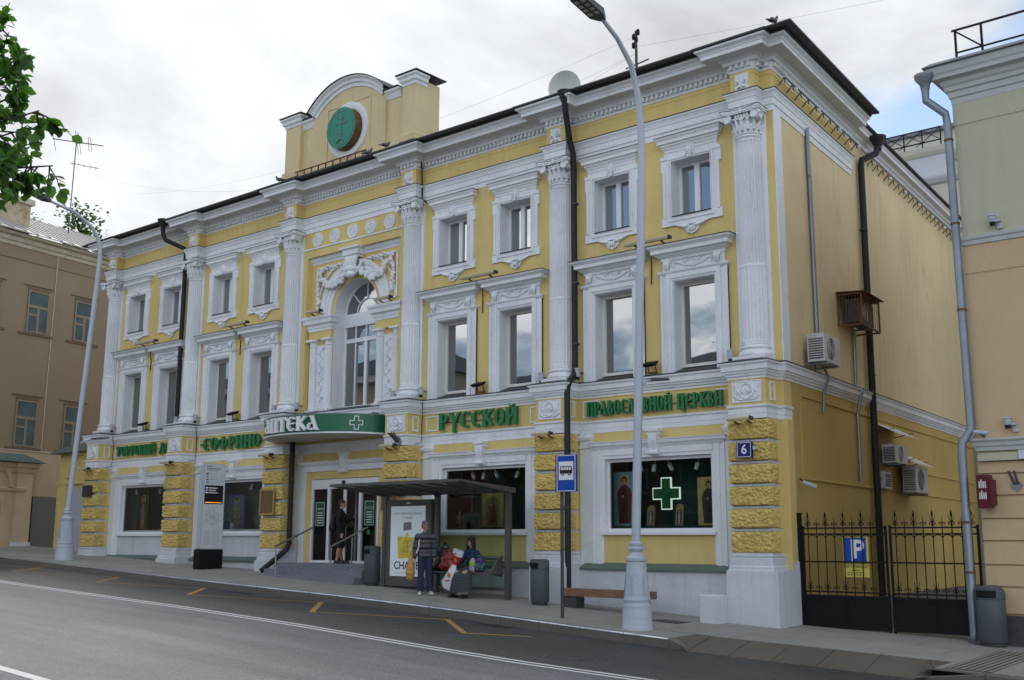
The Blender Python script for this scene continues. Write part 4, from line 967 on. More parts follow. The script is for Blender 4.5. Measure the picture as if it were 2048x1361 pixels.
# panel and emblem disc
f_ = M(); MZ = 12.92
for r_, w_, y in ((.98, .06, -.045),): f_.box(XA-r_, XA+r_, y, -.02, MZ+r_-.14, MZ+r_-.08).box(XA-r_, XA-r_+w_, y, -.02, MZ-r_+.12, MZ+r_-.14).box(XA+r_-w_, XA+r_, y, -.02, MZ-r_+.12, MZ+r_-.14)
obj('emblem_panel', f_, 'attic_cream', at)
obj('emblem_ring', arc_sweep([(.66, -.02), (.66, -.06), (.74, -.09), (.86, -.08), (.88, -.02)], 36, XA, MZ, 0, 2*PI), 'white', at, smooth=True, ang=30)
mat('emblem_green', (.02, .22, .145), .5, .08, 3, .03, streak=.1); mat('emblem_bronze', (.10, .20, .13), .5, .15, 6, .1); mat('emblem_rim', (.16, .08, .03), .7, .3, 8, .1)
em = bpart('emblem_disc', M().prism([(XA+.63*math.cos(2*PI*i/40), MZ+.63*math.sin(2*PI*i/40)) for i in range(40)], lambda p, q, c: (p, c, q), -.30, -.03), 'emblem_rim', label='round green emblem with an orthodox cross')
obj('emblem_face', M().prism([(XA+.635*math.cos(2*PI*i/40), MZ+.635*math.sin(2*PI*i/40)) for i in range(40)], lambda p, q, c: (p, c, q), -.315, -.302), 'emblem_green', em)
a = M(); a.merge(arc_sweep([(.53, -.316), (.53, -.325), (.56, -.325), (.56, -.316)], 36, XA, MZ, 0, 2*PI))
a.box(XA-.025, XA+.025, -.33, -.316, MZ-.38, MZ+.42).box(XA-.27, XA+.27, -.3305, -.317, MZ+.12, MZ+.165).box(XA-.12, XA+.12, -.3305, -.317, MZ+.28, MZ+.315); a.bar((XA-.14, -.324, MZ-.12), (XA+.14, -.324, MZ-.22), .014, .03)
a.tube([(XA-.16, -.325, MZ-.44), (XA-.06, -.325, MZ-.36), (XA+.06, -.325, MZ-.36), (XA+.16, -.325, MZ-.44)], .022, 5)
obj('emblem_cross', a, 'emblem_bronze', em)
# ------------------------------------------------------------------ old-Slavonic style lettering (flared stems, pointed bowls)
def g_stem(x, y0=0., y1=1., w=.18, s=.05, lean=0.):
    return [[(x-w/2-s, y0), (x+w/2+s, y0), (x+w/2, y0+s*1.3), (x+w/2+lean, y1-s*1.3), (x+w/2+s+lean, y1), (x-w/2-s+lean, y1), (x-w/2+lean, y1-s*1.3), (x-w/2, y0+s*1.3)]]
def g_bar(x0, y0, x1, y1, w): 
    d = Vector((x1-x0, y1-y0)).normalized(); n = Vector((-d.y, d.x))*w/2
    return [[(x0-n.x, y0-n.y), (x1-n.x, y1-n.y), (x1+n.x, y1+n.y), (x0+n.x, y0+n.y)]]
def g_arc(cx, cy, rx, ry, a0, a1, w, thin=.5, n=10):
    """bowl, thick at the sides and thin at top and bottom; returned as quads"""
    out = []
    for i in range(n):
        q = []
        for t in (i/n, (i+1)/n):
            a = R(a0+(a1-a0)*t); ww = w*(thin+(1-thin)*abs(math.cos(a))); c, s_ = math.cos(a), math.sin(a)
            q.append(((cx+rx*c, cy+ry*s_), (cx+(rx-ww)*c, cy+(ry-ww)*s_)))
        out.append([q[0][0], q[1][0], q[1][1], q[0][1]])
    return out
def g_o(cx=.27, rx=.25, ry=.5, w=.15): return g_arc(cx, .5, rx, ry, 0, 360, w, .55, 18)
def g_drop(x, y, w=.12, h=.2): return [[(x-w/2, y), (x+w/2, y), (x+w/2+.02, y-h), (x-w/2+.03, y-h*.8)]]
GL = {
 'Т': (g_stem(.28)+g_bar(.02, .94, .54, .94, .12)+g_drop(.05, .9, .1, .16)+g_drop(.51, .9, .1, .16), .58),
 'О': (g_o(), .56),
 'Р': (g_stem(.12)+g_arc(.2, .70, .27, .30, -100, 95, .14), .52),
 'Г': (g_stem(.12)+g_bar(.1, .94, .44, .94, .12)+g_drop(.42, .9, .1, .17), .5),
 'В': (g_stem(.12)+g_arc(.2, .74, .22, .26, -90, 90, .13)+g_arc(.2, .27, .27, .27, -90, 90, .14), .53),
 'Ы': (g_stem(.11)+g_arc(.16, .27, .22, .27, -90, 90, .12)+g_stem(.52), .66),
 'И': (g_stem(.11)+g_stem(.45)+g_bar(.14, .28, .42, .72, .1), .60),
 'Н': (g_stem(.11)+g_stem(.45)+g_bar(.14, .62, .42, .38, .1), .60),
 'Д': (g_bar(.2, .15, .26, .95, .1)+g_bar(.46, .15, .34, .95, .17)+g_bar(.05, .14, .62, .14, .1)+g_drop(.09, .12, .11, .24)+g_drop(.57, .12, .11, .24)+g_bar(.16, .95, .46, .95, .09), .68),
 'М': (g_stem(.1, w=.13)+g_stem(.6, w=.15)+g_bar(.12, .95, .36, .35, .13)+g_bar(.58, .95, .34, .35, .09), .74),
 'С': (g_arc(.30, .5, .27, .5, 55, 305, .17, .5, 14)+g_drop(.46, .95, .1, .16), .55),
 'Ф': (g_stem(.36)+g_arc(.2, .52, .2, .30, 0, 360, .12, .6, 14)+g_arc(.52, .52, .2, .30, 0, 360, .12, .6, 14), .76),
 'А': (g_bar(.22, .97, .46, .03, .16)+g_arc(.19, .27, .18, .26, 60, 330, .12, .6, 12)+g_bar(.32, .1, .6, .03, .07)+g_bar(.1, .96, .34, .96, .08), .62),
 'П': (g_stem(.11)+g_stem(.46)+g_bar(.08, .94, .5, .94, .11), .60),
 'Е': (g_arc(.30, .5, .27, .5, 50, 310, .16, .5, 14)+g_bar(.16, .5, .48, .53, .1)+g_drop(.46, .93, .1, .14), .55),
 'К': (g_stem(.12)+g_bar(.17, .5, .46, .95, .12)+g_bar(.2, .55, .5, .04, .16)+g_bar(.38, .95, .56, .95, .08), .58),
 'У': (g_bar(.08, .98, .3, .42, .15)+g_bar(.52, .98, .26, .3, .12)+g_stem(.28, -.22, .4, .13, .03)+g_bar(.0, .97, .2, .97, .08)+g_bar(.42, .97, .6, .97, .08), .58),
 'Л': (g_bar(.12, .03, .26, .95, .1)+g_bar(.46, .03, .32, .95, .17)+g_bar(.02, .04, .2, .04, .09)+g_bar(.36, .04, .6, .04, .09)+g_bar(.16, .95, .42, .95, .08), .62),
 'Ц': (g_stem(.11)+g_stem(.44)+g_bar(.06, .06, .52, .06, .11)+g_drop(.5, .1, .11, .32), .62),
 '·': ([[(.09, .5), (.17, .40), (.25, .5), (.17, .60)]], .3),
}
GL['Й'] = (GL['И'][0]+g_bar(.16, 1.12, .28, 1.07, .07)+g_bar(.28, 1.07, .42, 1.14, .07), .60)
def glyph_mesh(ch, h, dep):
    a = M(); polys, w = GL[ch]
    for i, p in enumerate(polys): a.xz([(x*h, z*h) for x, z in p], -dep-.0012*(i % 9), .0)
    return a
def lettering(name, s, label, x0, x1, z0, z1, y, m_='sign_green', dep=.07):
    """letters fixed in front of the wall, spread from x0 to x1"""
    t = thing(name, label, 'sign', (x0, y, z0)); h = z1-z0
    tot = sum(GL[c][1] if c != ' ' else .4 for c in s)*h; k = (x1-x0)/tot; x = 0.
    for c in s:
        if c != ' ':
            o = obj('letter', glyph_mesh(c, h, dep), m_, t, (x*k, 0, 0)); o.scale = (k, 1, 1)
        x += (GL[c][1] if c != ' ' else .4)*h
    obj('rail', M().box(.1, x1-x0-.1, .0, .02, h*.42, h*.46), 'flashing', t)
    return t
yl = YW-.05
lettering('sign_lettering', 'ТОРГОВЫЙ ДОМ', 'green raised lettering ТОРГОВЫЙ ДОМ over the leftmost shop window', -25.2, -21.4, 3.76, 4.10, yl)
lettering('sign_lettering', '·СОФРИНО·', 'green raised lettering between two dots, just left of the curved canopy', -20.15, -16.7, 3.70, 4.11, yl)
lettering('sign_lettering', 'РУССКОЙ', 'green raised lettering РУССКОЙ right of the canopy', -9.32, -6.58, 3.72, 4.15, yl)
lettering('sign_lettering', 'ПРАВОСЛАВНОЙ ЦЕРКВИ', 'green raised lettering ПРАВОСЛАВНОЙ ЦЕРКВИ over the rightmost shop window', -4.46, -.82, 3.74, 4.08, yl)
# ------------------------------------------------------------------ pharmacy canopy
CC, CAa, CBb = Vector((-13.43, .2)), 2.30, 1.86
cn = thing('entrance_canopy', 'curved green pharmacy canopy with white letters АПТЕКА above the entrance', 'canopy', (CC.x, YW, 3.7))
def cpt(t, k=1., dz=0.): return (CAa*k*math.cos(t), CC.y-YW-CBb*k*math.sin(t))
ts_ = [PI*i/40 for i in range(41)]
def band(k0, k1, z0, z1):
    a = M(); n = len(ts_)
    for t in ts_:
        p0, p1 = cpt(t, k0), cpt(t, k1)
        for p, z in ((p0, z0), (p1, z0), (p1, z1), (p0, z1)): a.v.append((*p, z))
    for i in range(n-1):
        for j in range(4): a.f.append((4*i+j, 4*i+(j+1) % 4, 4*i+4+(j+1) % 4, 4*i+4+j))
    a.f += [(0, 1, 2, 3), (4*n-1, 4*n-2, 4*n-3, 4*n-4)]; return a
obj('fascia', band(.985, 1., .04, .51), 'canopy_green', cn)
obj('edge_strip', band(.98, 1.006, .0, .04), 'pvc', cn); obj('edge_strip', band(.98, 1.006, .51, .54), 'roof_grey', cn)
sof = [cpt(t, .98) for t in ts_]
obj('soffit', M().xy(sof, .005, .03), 'soffit_beige', cn); obj('soffit_seam', M().bar((-1.0, -1.35, .003), (.35, .0, .003), .03, .006), 'flashing', cn)
obj('lid', M().xy(sof, .5, .515), 'roof_grey', cn)
def on_canopy(M0, s0, k=1.):
    """bend a flat xz drawing (x along the curve from angle s0) onto the fascia"""
    out_ = []
    for x, y, z in M0.v:
        t = s0-x/2.08; p = cpt(t, k); nx_ = Vector((math.cos(t)/CAa, -math.sin(t)/CBb)).normalized()
        out_.append((p[0]-nx_.x*y, p[1]-nx_.y*y, z))
    b = M(); b.v = out_; b.f = M0.f; return b
xx = 0.
for c in 'АПТЕКА':
    gm = glyph_mesh(c, .40, .08); b = M(); b.v = [(p[0]*1.42+xx, p[1], p[2]+.075) for p in gm.v]; b.f = gm.f
    obj('letter', on_canopy(b, R(114), 1.01), 'letter_white', cn); xx += GL[c][1]*.40*1.42
def cross_poly(s, t): return [(-t, -s), (t, -s), (t, -t), (s, -t), (s, t), (t, t), (t, s), (-t, s), (-t, t), (-s, t), (-s, -t), (-t, -t)]
for nm, s_, t_, y0, y1, m_ in (('cross_plate', .19, .07, -.03, .0, 'letter_white'), ('cross_face', .165, .045, -.036, -.03, 'canopy_green')):
    a = M(); a.xz([(p, q+.28) for p, q in cross_poly(s_, t_)], y0, y1); obj(nm, on_canopy(a, R(32), 1.008), m_, cn)
obj('bracket', M().box(1.7, 1.76, -.3, .0, .54, .66).box(1.2, 1.9, -.06, -.02, .6, .66), 'pipe_zinc', cn)
# ------------------------------------------------------------------ downpipes (parts of the building)
def downpipe(pts, r, m_, hop=None, clamps=()):
    p_ = bpart('downpipe', M().tube(pts, r, 12), m_, smooth=True, ang=50)
    if hop:
        x, y, z = hop; a = M(); a.lathe([(r*1.05, -.16), (r*1.15, -.05), (r*2.6, .17), (r*2.7, .22), (r*2.4, .22), (r, 0)], 12, (x, y, z)); obj('hopper', a, m_, p_, smooth=True, ang=50)
    for x, y, z in clamps: obj('clamp', M().lathe([(r+.004, -.02), (r+.015, -.02), (r+.015, .02), (r+.004, .02)], 12, (x, y, z)), 'flashing', p_)
    return p_
r_ = .075
px = -21.47; downpipe([(-22.1, -.42, 11.55), (-22.1, -.40, 11.25), (-22.05, -.32, 11.05), (px, .08, 10.72), (px, .14, 10.5), (px, .14, 4.75)], r_, 'pipe_dark', (-22.1, -.42, 11.55), [(px, .14, z) for z in (9.0, 7.2, 5.6)])
px = -4.70; downpipe([(px+.12, -.45, 11.5), (px+.12, -.45, 11.3), (px, -.12, 10.6), (px, .02, 10.3), (px-.04, .1, 9.9), (px-.04, .1, 4.95), (px-.02, .06, 4.78), (px, -.22, 4.5), (px, -.27, 4.35), (px, -.27, -.4)], r_, 'pipe_dark', (px+.12, -.45, 11.5), [(px, .1, z) for z in (9.0, 7.0, 5.5)]+[(px, -.27, z) for z in (3.2, 1.6)])
px = -15.05; downpipe([(px, -.05, 3.8), (px, -.05, .75), (px-.02, -.1, .6), (px-.2, -.65, .12), (px-.26, -.82, -.02)], r_, 'pipe_dark', None, [(px, -.05, z) for z in (2.6, 1.2)])
hp = side(6.35, .45, 11.2); e1 = side(6.3, .40, 10.95); e2 = side(5.95, .12, 10.7)
downpipe([hp, e1, (e2[0], e2[1], 10.72), side(5.9, .11, 10.55), side(5.75, .11, -.45)], .085, 'pipe_dark', hp, [side(5.85, .11, z) for z in (8.8, 6.6, 5.0, 2.4)])
# black cable dropping beside the fourth column
bpart('cable', M().tube([(-10.05, .02, 11.5), (-10.06, .12, 11.1), (-10.07, .16, 10.6), (-10.05, .14, 10.2), (-9.9, .17, 10.1)], .02, 6), 'black_iron')
for x in (XI[0], XI[1], XI[3]): bpart('cable', M().tube([(x+.60, .10, 4.5), (x+.50, .22, 4.15), (x+.445, .25, 3.9), (x+.46, .24, 3.66), (x+.49, .2, 3.42), (x+.38, -.2, 3.34)], .009, 6), 'black_iron')
for b in (0, 1, 3, 4): bpart('cable', M().tube([(BC[b]+.02, YW-.02, 7.45), (BC[b]+.04, YW-.12, 7.3), (BC[b]-.02, YW-.03, 7.1), (BC[b]-.03, YW-.03, 6.7)], .014, 6), 'black_iron')
# zinc conduits on the side wall
bpart('conduit', M().tube([side(2.0, .06, 10.35), side(2.0, .06, 9.2), side(2.02, .06, 9.15), side(2.05, .06, 5.5)], .055, 8), 'pipe_zinc')
bpart('conduit', M().tube([side(4.75, .05, 5.95), side(4.7, .05, 4.62), side(4.72, .2, 4.45), side(4.72, .12, 4.2), side(4.72, .05, 3.9), side(4.72, .05, 2.3)], .04, 8), 'pipe_zinc')
bpart('conduit', M().tube([side(2.3, .06, 4.8), side(2.32, .2, 4.5), side(2.32, .06, 4.15), side(2.3, .04, 3.7)], .03, 8), 'pipe_zinc')
# ------------------------------------------------------------------ air conditioners on the side wall
SA = math.atan2(SD.y, SD.x)-PI/2
def ac_unit(k, z, L_, H_, D_, label, gap=.14, m_='ac_white', cage=False):
    t = thing('air_conditioner', label, 'air conditioner', side(k, 0, z), SA, 'air conditioners on the side wall')
    # local: x outward from the wall, y along the wall away from the street
    x0, x1 = gap, gap+D_
    obj('casing', M().box(x0, x1, 0, L_, 0, H_), m_, t)
    for i in range(9): obj('louvre', M().box(x0+.03, x1-.03, -.012, .002, H_*(.1+.085*i), H_*(.1+.085*i)+.022), 'ac_dark', t)
    c = (L_*.42, H_*.5); a = M(); n = 24
    for r0, r1, e in ((.0, H_*.40, .004),): a.prism([(c[0]+r1*math.cos(2*PI*i/n), c[1]+r1*math.sin(2*PI*i/n)) for i in range(n)], lambda p, q, s_: (s_, p, q), x1, x1+e)
    obj('fan_opening', a, 'ac_dark', t)
    a = M()
    for r in (.12, .22, .31, .39): a.tube([(x1+.012, c[0]+H_*r*math.cos(2*PI*i/20), c[1]+H_*r*math.sin(2*PI*i/20)) for i in range(21)], .006, 4)
    for i in range(6): a.bar((x1+.012, c[0], c[1]), (x1+.012, c[0]+H_*.4*math.cos(PI*i/3), c[1]+H_*.4*math.sin(PI*i/3)), .008, .008)
    obj('fan_grille', a, 'ac_white', t)
    for y in (L_*.15, L_*.85): obj('bracket', M().box(0, x1+.03, y-.02, y+.02, -.05, -.01).box(0, .03, y-.02, y+.02, -.05, .3), 'pipe_zinc', t)
    if cage:
        a = M(); X0, X1, Y0, Y1, Z0, Z1 = .0, x1+.1, -.12, L_+.12, -.1, H_+.1
        for p in ((X1, Y0), (X1, Y1), (X0+.02, Y0)): a.bar((*p, Z0), (*p, Z1), .04, .04)
        for z_ in (Z0, Z1):
            a.bar((X0, Y0, z_), (X1, Y0, z_), .04, .04); a.bar((X1, Y0, z_), (X1, Y1, z_), .04, .04); a.bar((X0, Y1, z_), (X1, Y1, z_), .04, .04)
        for i in range(8): a.bar((X0+(X1-X0)*i/8, Y0, Z0), (X0+(X1-X0)*i/8, Y0, Z1), .012, .012); a.bar((X1, Y0+(Y1-Y0)*i/8, Z0), (X1, Y0+(Y1-Y0)*i/8, Z1), .012, .012)
        obj('cage', a, 'rust', t); obj('cage_roof', M().add([(X0, Y0-.08, Z1+.06), (X1+.12, Y0-.08, Z1+.02), (X1+.12, Y1+.1, Z1+.02), (X0, Y1+.1, Z1+.06), (X0, Y0-.08, Z1+.075), (X1+.12, Y0-.08, Z1+.035), (X1+.12, Y1+.1, Z1+.035), (X0, Y1+.1, Z1+.075)], [(0,1,2,3),(7,6,5,4),(0,4,5,1),(1,5,6,2),(2,6,7,3),(3,7,4,0)]), 'rust', t)
    return t
mat('ac_old', (.10, .08, .065), .8, .2, 5, .1)
ac_unit(1.15, 4.70, 1.0, .62, .38, 'white air conditioner on the side wall just above the string course')
ac_unit(3.85, 6.02, 1.15, .56, .34, 'old air conditioner in a rusty roofed cage high on the side wall', m_='ac_old', cage=True)
ac_unit(6.25, 2.82, 1.05, .46, .34, 'air conditioner under the upper white awning on the side wall')
ac_unit(7.95, 2.14, 1.2, .70, .34, 'larger dirty air conditioner lowest and furthest along the side wall')
t = thing('vent_box', 'small louvred vent box on the side wall beside the dark downpipe', 'vent', side(6.2, 0, 2.18), SA)
obj('casing', M().box(0, .18, 0, .6, 0, .42), 'ac_white', t)
for i in range(6): obj('louvre', M().box(.178, .19, .06, .54, .05+.055*i, .085+.055*i), 'ac_dark', t)
for k, z, L_, lb in ((6.1, 3.68, 1.9, 'long white sheet awning above the upper wall unit'), (7.75, 3.02, 1.6, 'shorter white sheet awning over the lower wall unit')):
    t = thing('awning_sheet', lb, 'awning', side(k, 0, z), SA)
    obj('sheet', M().add([(0, 0, .15), (.6, 0, -.16), (.6, L_, -.16), (0, L_, .15), (0, 0, .16), (.6, 0, -.15), (.6, L_, -.15), (0, L_, .16)], [(0,1,2,3),(7,6,5,4),(0,4,5,1),(1,5,6,2),(2,6,7,3),(3,7,4,0)]), 'pvc', t)
    for y in (.1, L_-.1): obj('bracket', M().bar((0, y, -.1), (.5, y, -.01), .02, .02), 'flashing', t)
# ------------------------------------------------------------------ floodlights
ORD = ['first', 'second', 'third', 'fourth', 'fifth', 'sixth']
def flood_bar(x, y, z, L_, label, group):
    t = thing('floodlight_bar', label, 'floodlight', (x, y, z), 0., group)
    obj('housing', M().yz([(-.10, .0), (.06, .03), (.06, .08), (-.08, .09), (-.12, .05)], -L_/2, L_/2), 'beige_lamp', t)
    obj('end_cap', M().yz([(-.11, .0), (.06, .02), (.06, .09), (-.09, .10)], L_/2, L_/2+.02), 'flashing', t)
    for s_ in (-.3, .3): obj('bracket', M().bar((s_*L_, .0, .02), (s_*L_, .24, -.05), .03, .03), 'rust', t)
    return t
for i, x in enumerate(XI):
    flood_bar(x-.06, YP-.22, 3.28, .5, 'short beige floodlight bar on top of the %s rusticated pier from the left' % ORD[i], 'floodlight bars above the piers')
for q, b in enumerate((0, 1, 3, 4)):
    flood_bar(BC[b]+.05, YW-.28, 7.60, 1.2, 'long beige floodlight bar below the top windows of the %s bay from the left' % ORD[b], 'long floodlight bars')
for s_, w_ in ((-1, 'left'), (1, 'right')):
    flood_bar(XA+s_*1.5, RY-.3, 7.56, .6, 'beige floodlight bar on the %s impost of the arched window' % w_, 'floodlight bars on the imposts')
for q, b in enumerate((0, 1, 3, 4)):
    t = thing('spot_floodlight', 'black floodlight between the second-floor windows of the %s bay from the left' % ORD[b], 'floodlight', (BC[b]+.02, YW-.22, 4.62), 0., 'black floodlights on the string course')
    a = M(); a.add([(-.16, -.16, .16), (.16, -.16, .16), (.16, .12, .26), (-.16, .12, .26), (-.11, -.1, .10), (.11, -.1, .10), (.11, .12, .18), (-.11, .12, .18)], [(0,1,2,3),(7,6,5,4),(0,4,5,1),(1,5,6,2),(2,6,7,3),(3,7,4,0)]); obj('housing', a, 'black_iron', t)
    obj('yoke', M().bar((-.1, .05, .15), (-.1, .1, .0), .02, .02).bar((.1, .05, .15), (.1, .1, .0), .02, .02), 'rust', t); obj('foot', M().box(-.12, .12, .06, .16, -.02, .01), 'rust', t)
for i, x in enumerate(XI):
    for s_ in (-1, 1):
        if (i, s_) in ((0, -1), (5, 1)): continue
        t = thing('cylinder_lamp', 'grey cylinder lamp %s of the %s column base from the left' % ('right' if s_ > 0 else 'left', ORD[i]), 'lamp', (x+s_*.55, YW-.2, 4.64), 0., 'cylinder lamps at the column bases')
        obj('body', M().lathe([(.0, .0), (.06, .0), (.065, .02), (.065, .17), (.075, .18), (.075, .21), (.0, .215)], 12), 'lamp_grey', t, (0, 0, .06), smooth=True, ang=40); obj('glass', M().lathe([(0, 0), (.05, .0), (.05, .06)], 12), 'black_iron', t)
        obj('bracket', M().bar((0, .06, .18), (s_*.04, .2, .16), .02, .03), 'rust', t)
# ------------------------------------------------------------------ plates
mat('plate_blue', (.012, .02, .15), .35, .03); mat('plaque_grey', (.035, .036, .04), .5, .1)
t = thing('house_number', 'square blue house number plate with a white 6 on the corner pier', 'number plate', (-.04, YP-.10, 2.70))
obj('plate', M().box(-.17, .17, -.035, .04, -.165, .165), 'plate_blue', t); obj('border', square_frame(.31, .30, .01, .003), 'pvc', t, (0, -.036, 0)); text('digit', '6', .27, 'pvc', t, (0, -.037, 0), ext=.002, bold=.004)
obj('lamp_box', M().box(.2, .28, -.04, .02, .0, .06), 'ac_white', t)
t = thing('wall_plaque', 'small dark grey plaque on the leftmost rusticated pier', 'plaque', (-26.03, YP-.09, 2.55))
obj('plate', M().box(-.28, .28, -.02, .03, -.2, .2), 'plaque_grey', t); obj('screws', M().ball((-.25, -.02, .17), .012, 6, 4).ball((.25, -.02, .17), .012, 6, 4), 'steel', t)
glass_mirror('brass_mirror', (.10, .06, .015), .15, 2.0, 3.)
t = thing('brass_plaque', 'framed reflecting brass plaque on the pier left of the entrance', 'plaque', (-15.75, YP-.09, 1.96))
obj('frame', square_frame(.68, .76, .05, .03), 'gold', t); obj('plate', M().box(-.29, .29, -.01, .02, -.33, .33), 'brass_mirror', t)
t = thing('brass_plaque', 'framed brass plaque on the pier right of the entrance behind the shelter', 'plaque', (-10.55, YP-.09, 1.96))
obj('frame', square_frame(.68, .76, .05, .03), 'gold', t); obj('plate', M().box(-.29, .29, -.01, .02, -.33, .33), 'brass_mirror', t)
t = thing('flag_holder', 'dark iron three-socket flag holder on the pier right of the entrance', 'flag holder', (-10.35, YP-.03, 3.44))
obj('plate', M().lathe([(0, 0), (.12, 0), (.12, .02), (0, .02)], 14), 'pipe_zinc', t, (0, 0, 0), (PI/2, 0, 0))
for q in (-1, 0, 1): obj('socket', M().tube([(q*.04, -.02, 0), (q*.10-.12, -.16, .24)], .025, 8), 'dark_grey', t)
t = thing('security_camera', 'small white bullet camera on the side wall left of the gate', 'camera', side(.55, .06, 2.05), SA)
obj('arm', M().bar((0, 0, .1), (.12, 0, .0), .03, .03), 'flashing', t); obj('body', M().tube([(.08, -.05, .02), (.30, .12, -.08)], .045, 8), 'lamp_grey', t)
# ------------------------------------------------------------------ things shown in the shop windows
def icon(x, y, z, w, h, label, bgc, robe, inner, face=(.42, .24, .13), rot=0., arched=False, tilt=0.):
    t = thing('icon_painting', label, 'icon', (x, y, z), rot); t.rotation_euler = (tilt, 0, rot)
    nm = label[:18]
    mat('ic_bg'+nm, bgc, .6, .12, 5, .06, stain=.3, stains=3., staincol=tuple(c*.6 for c in bgc)); mat('ic_robe'+nm, robe, .6, .25, 12, .1); mat('ic_in'+nm, inner, .6, .25, 12, .1); mat('ic_face', face, .6); mat('ic_halo', (.45, .32, .10), .5, .1, 6)
    if arched: poly = [(-w/2, 0), (w/2, 0), (w/2, h-w/2)]+[(w/2*math.cos(PI*i/10), h-w/2+w/2*math.sin(PI*i/10)) for i in range(1, 10)]+[(-w/2, h-w/2)]
    else: poly = [(-w/2, 0), (w/2, 0), (w/2, h), (-w/2, h)]
    obj('board', M().xz(poly, .0, .04), 'ic_bg'+nm, t)
    if arched: obj('board_edge', M().xz([(a_*1.06, b_*1.03-.01) for a_, b_ in poly], .005, .05), 'wood', t)
    rb = [(-.24, .04), (.24, .04), (.27, .3), (.30, .58), (.22, .70), (.07, .76), (-.07, .76), (-.22, .70), (-.30, .58), (-.27, .3)]
    obj('robe', M().xz([(a_*w*1.05, b_*h) for a_, b_ in rb], -.006, .0), 'ic_robe'+nm, t)
    obj('undergarment', M().xz([(a_*w, b_*h) for a_, b_ in [(-.13, .06), (.13, .06), (.15, .45), (.06, .70), (-.06, .70), (-.15, .45)]], -.010, -.006), 'ic_in'+nm, t)
    rr = min(w*.17, h*.09); cz = h*.83
    obj('halo', M().xz([(1.35*rr*math.cos(2*PI*i/20), cz+1.35*rr*math.sin(2*PI*i/20)) for i in range(20)], -.004, .0), 'ic_halo', t)
    obj('face', M().xz([(.62*rr*math.cos(2*PI*i/16), cz-.05*rr+.85*rr*math.sin(2*PI*i/16)) for i in range(16)], -.009, -.004), 'ic_face', t)
    mat('ic_hair', (.05, .025, .015), .7)
    obj('hair', M().xz([(.8*rr*math.cos(R(a_)), cz+.0*rr+1.0*rr*math.sin(R(a_))) for a_ in range(-10, 191, 20)]+[(-.55*rr, cz-.1*rr), (-.4*rr, cz+.45*rr), (.4*rr, cz+.45*rr), (.55*rr, cz-.1*rr)], -.012, -.0095), 'ic_hair', t)
    obj('hand', M().ball((-.06*w, -.012, .54*h), (.05*w, .006, .03*h), 6, 4), 'ic_face', t)
    return t
xb = BC[4]
icon(xb-1.17, YW+.42, 1.2, .64, 1.24, 'large icon of a standing saint in a red cloak on sky blue', (.18, .36, .46), (.16, .018, .012), (.02, .018, .02))
icon(xb+1.0, YW+.55, 1.2, .58, 1.06, 'tall icon of a figure in a dark robe on pale gold', (.50, .38, .14), (.035, .045, .035), (.03, .035, .03))
icon(xb-.46, YW+.40, 1.2, .20, .46, 'small arched icon leaning at the left of the green cross', (.30, .20, .12), (.05, .05, .07), (.35, .33, .32), arched=True, tilt=R(-8))
icon(xb+.30, YW+.40, 1.2, .20, .48, 'small arched icon leaning at the right of the green cross', (.42, .30, .12), (.10, .14, .28), (.25, .12, .08), arched=True, tilt=R(-8))
mat('cross_green', (.01, .13, .04), .4, .03); mat('cross_line', (.75, .9, .8), .4, emit=.5)
t = thing('pharmacy_cross', 'green pharmacy cross with a light outline in the rightmost shop window', 'cross sign', (xb+.12, YW+.20, 1.90))
obj('outline', M().xz(cross_poly(.36, .135), -.02, .02), 'cross_line', t); obj('face', M().xz(cross_poly(.335, .11), -.03, -.02), 'cross_green', t)
obj('hanger', M().bar((0, 0, .36), (0, 0, .82), .008, .008), 'flashing', t)
xb = BC[3]
icon(xb-.14, YW+.55, 1.2, .74, 1.04, 'gilded many-coloured icon in the shop window behind the shelter', (.42, .27, .08), (.20, .15, .07), (.20, .05, .06))
t = thing('samovar', 'brass samovar standing in the shop window behind the shelter', 'samovar', (xb-1.24, YW+.5, 1.19)); t.scale = (.8, .8, .8)
obj('body', M().lathe([(.10, 0), (.10, .03), (.05, .06), (.06, .12), (.13, .2), (.15, .32), (.13, .38), (.06, .41), (.05, .46), (.03, .5), (.0, .55)], 16), 'gold', t, smooth=True, ang=50); obj('handles', M().tube([(-.15, 0, .3), (-.21, 0, .33), (-.16, 0, .38)], .012, 6).tube([(.15, 0, .3), (.21, 0, .33), (.16, 0, .38)], .012, 6), 'gold', t); obj('tap', M().tube([(0, -.12, .16), (0, -.2, .15), (0, -.21, .11)], .014, 6), 'gold', t)
xb = BC[0]
icon(xb-.95, YW+.6, 1.2, .66, 1.3, 'tall dark icon with a pale figure in the leftmost shop window', (.09, .06, .04), (.16, .11, .07), (.40, .22, .18))
xb = BC[1]
icon(xb-.95, YW+.8, 1.2, .8, 1.1, 'blue picture of a church dome in the second shop window', (.10, .18, .42), (.22, .22, .2), (.35, .28, .12))
mat('dried', (.16, .17, .09), .9, .4, 20, .3)
t = thing('flower_arrangement', 'bushy dried flower arrangement in the second shop window from the left', 'flowers', (xb-.62, YW+.45, 1.19))
a = M(); rg = random.Random(4)
for i in range(160):
    x, z = rg.gauss(0, .22), abs(rg.gauss(.3, .2)); y = rg.uniform(-.1, .1); s_ = rg.uniform(.02, .05); d = Vector((rg.uniform(-1, 1), rg.uniform(-1, 1), rg.uniform(-.3, 1))).normalized()*s_; e = d.orthogonal().normalized()*s_*.5
    a.quad((x, y, z), (x+d.x+e.x, y+d.y+e.y, z+d.z+e.z), (x+2*d.x, y+2*d.y, z+2*d.z), (x+d.x-e.x, y+d.y-e.y, z+d.z-e.z))
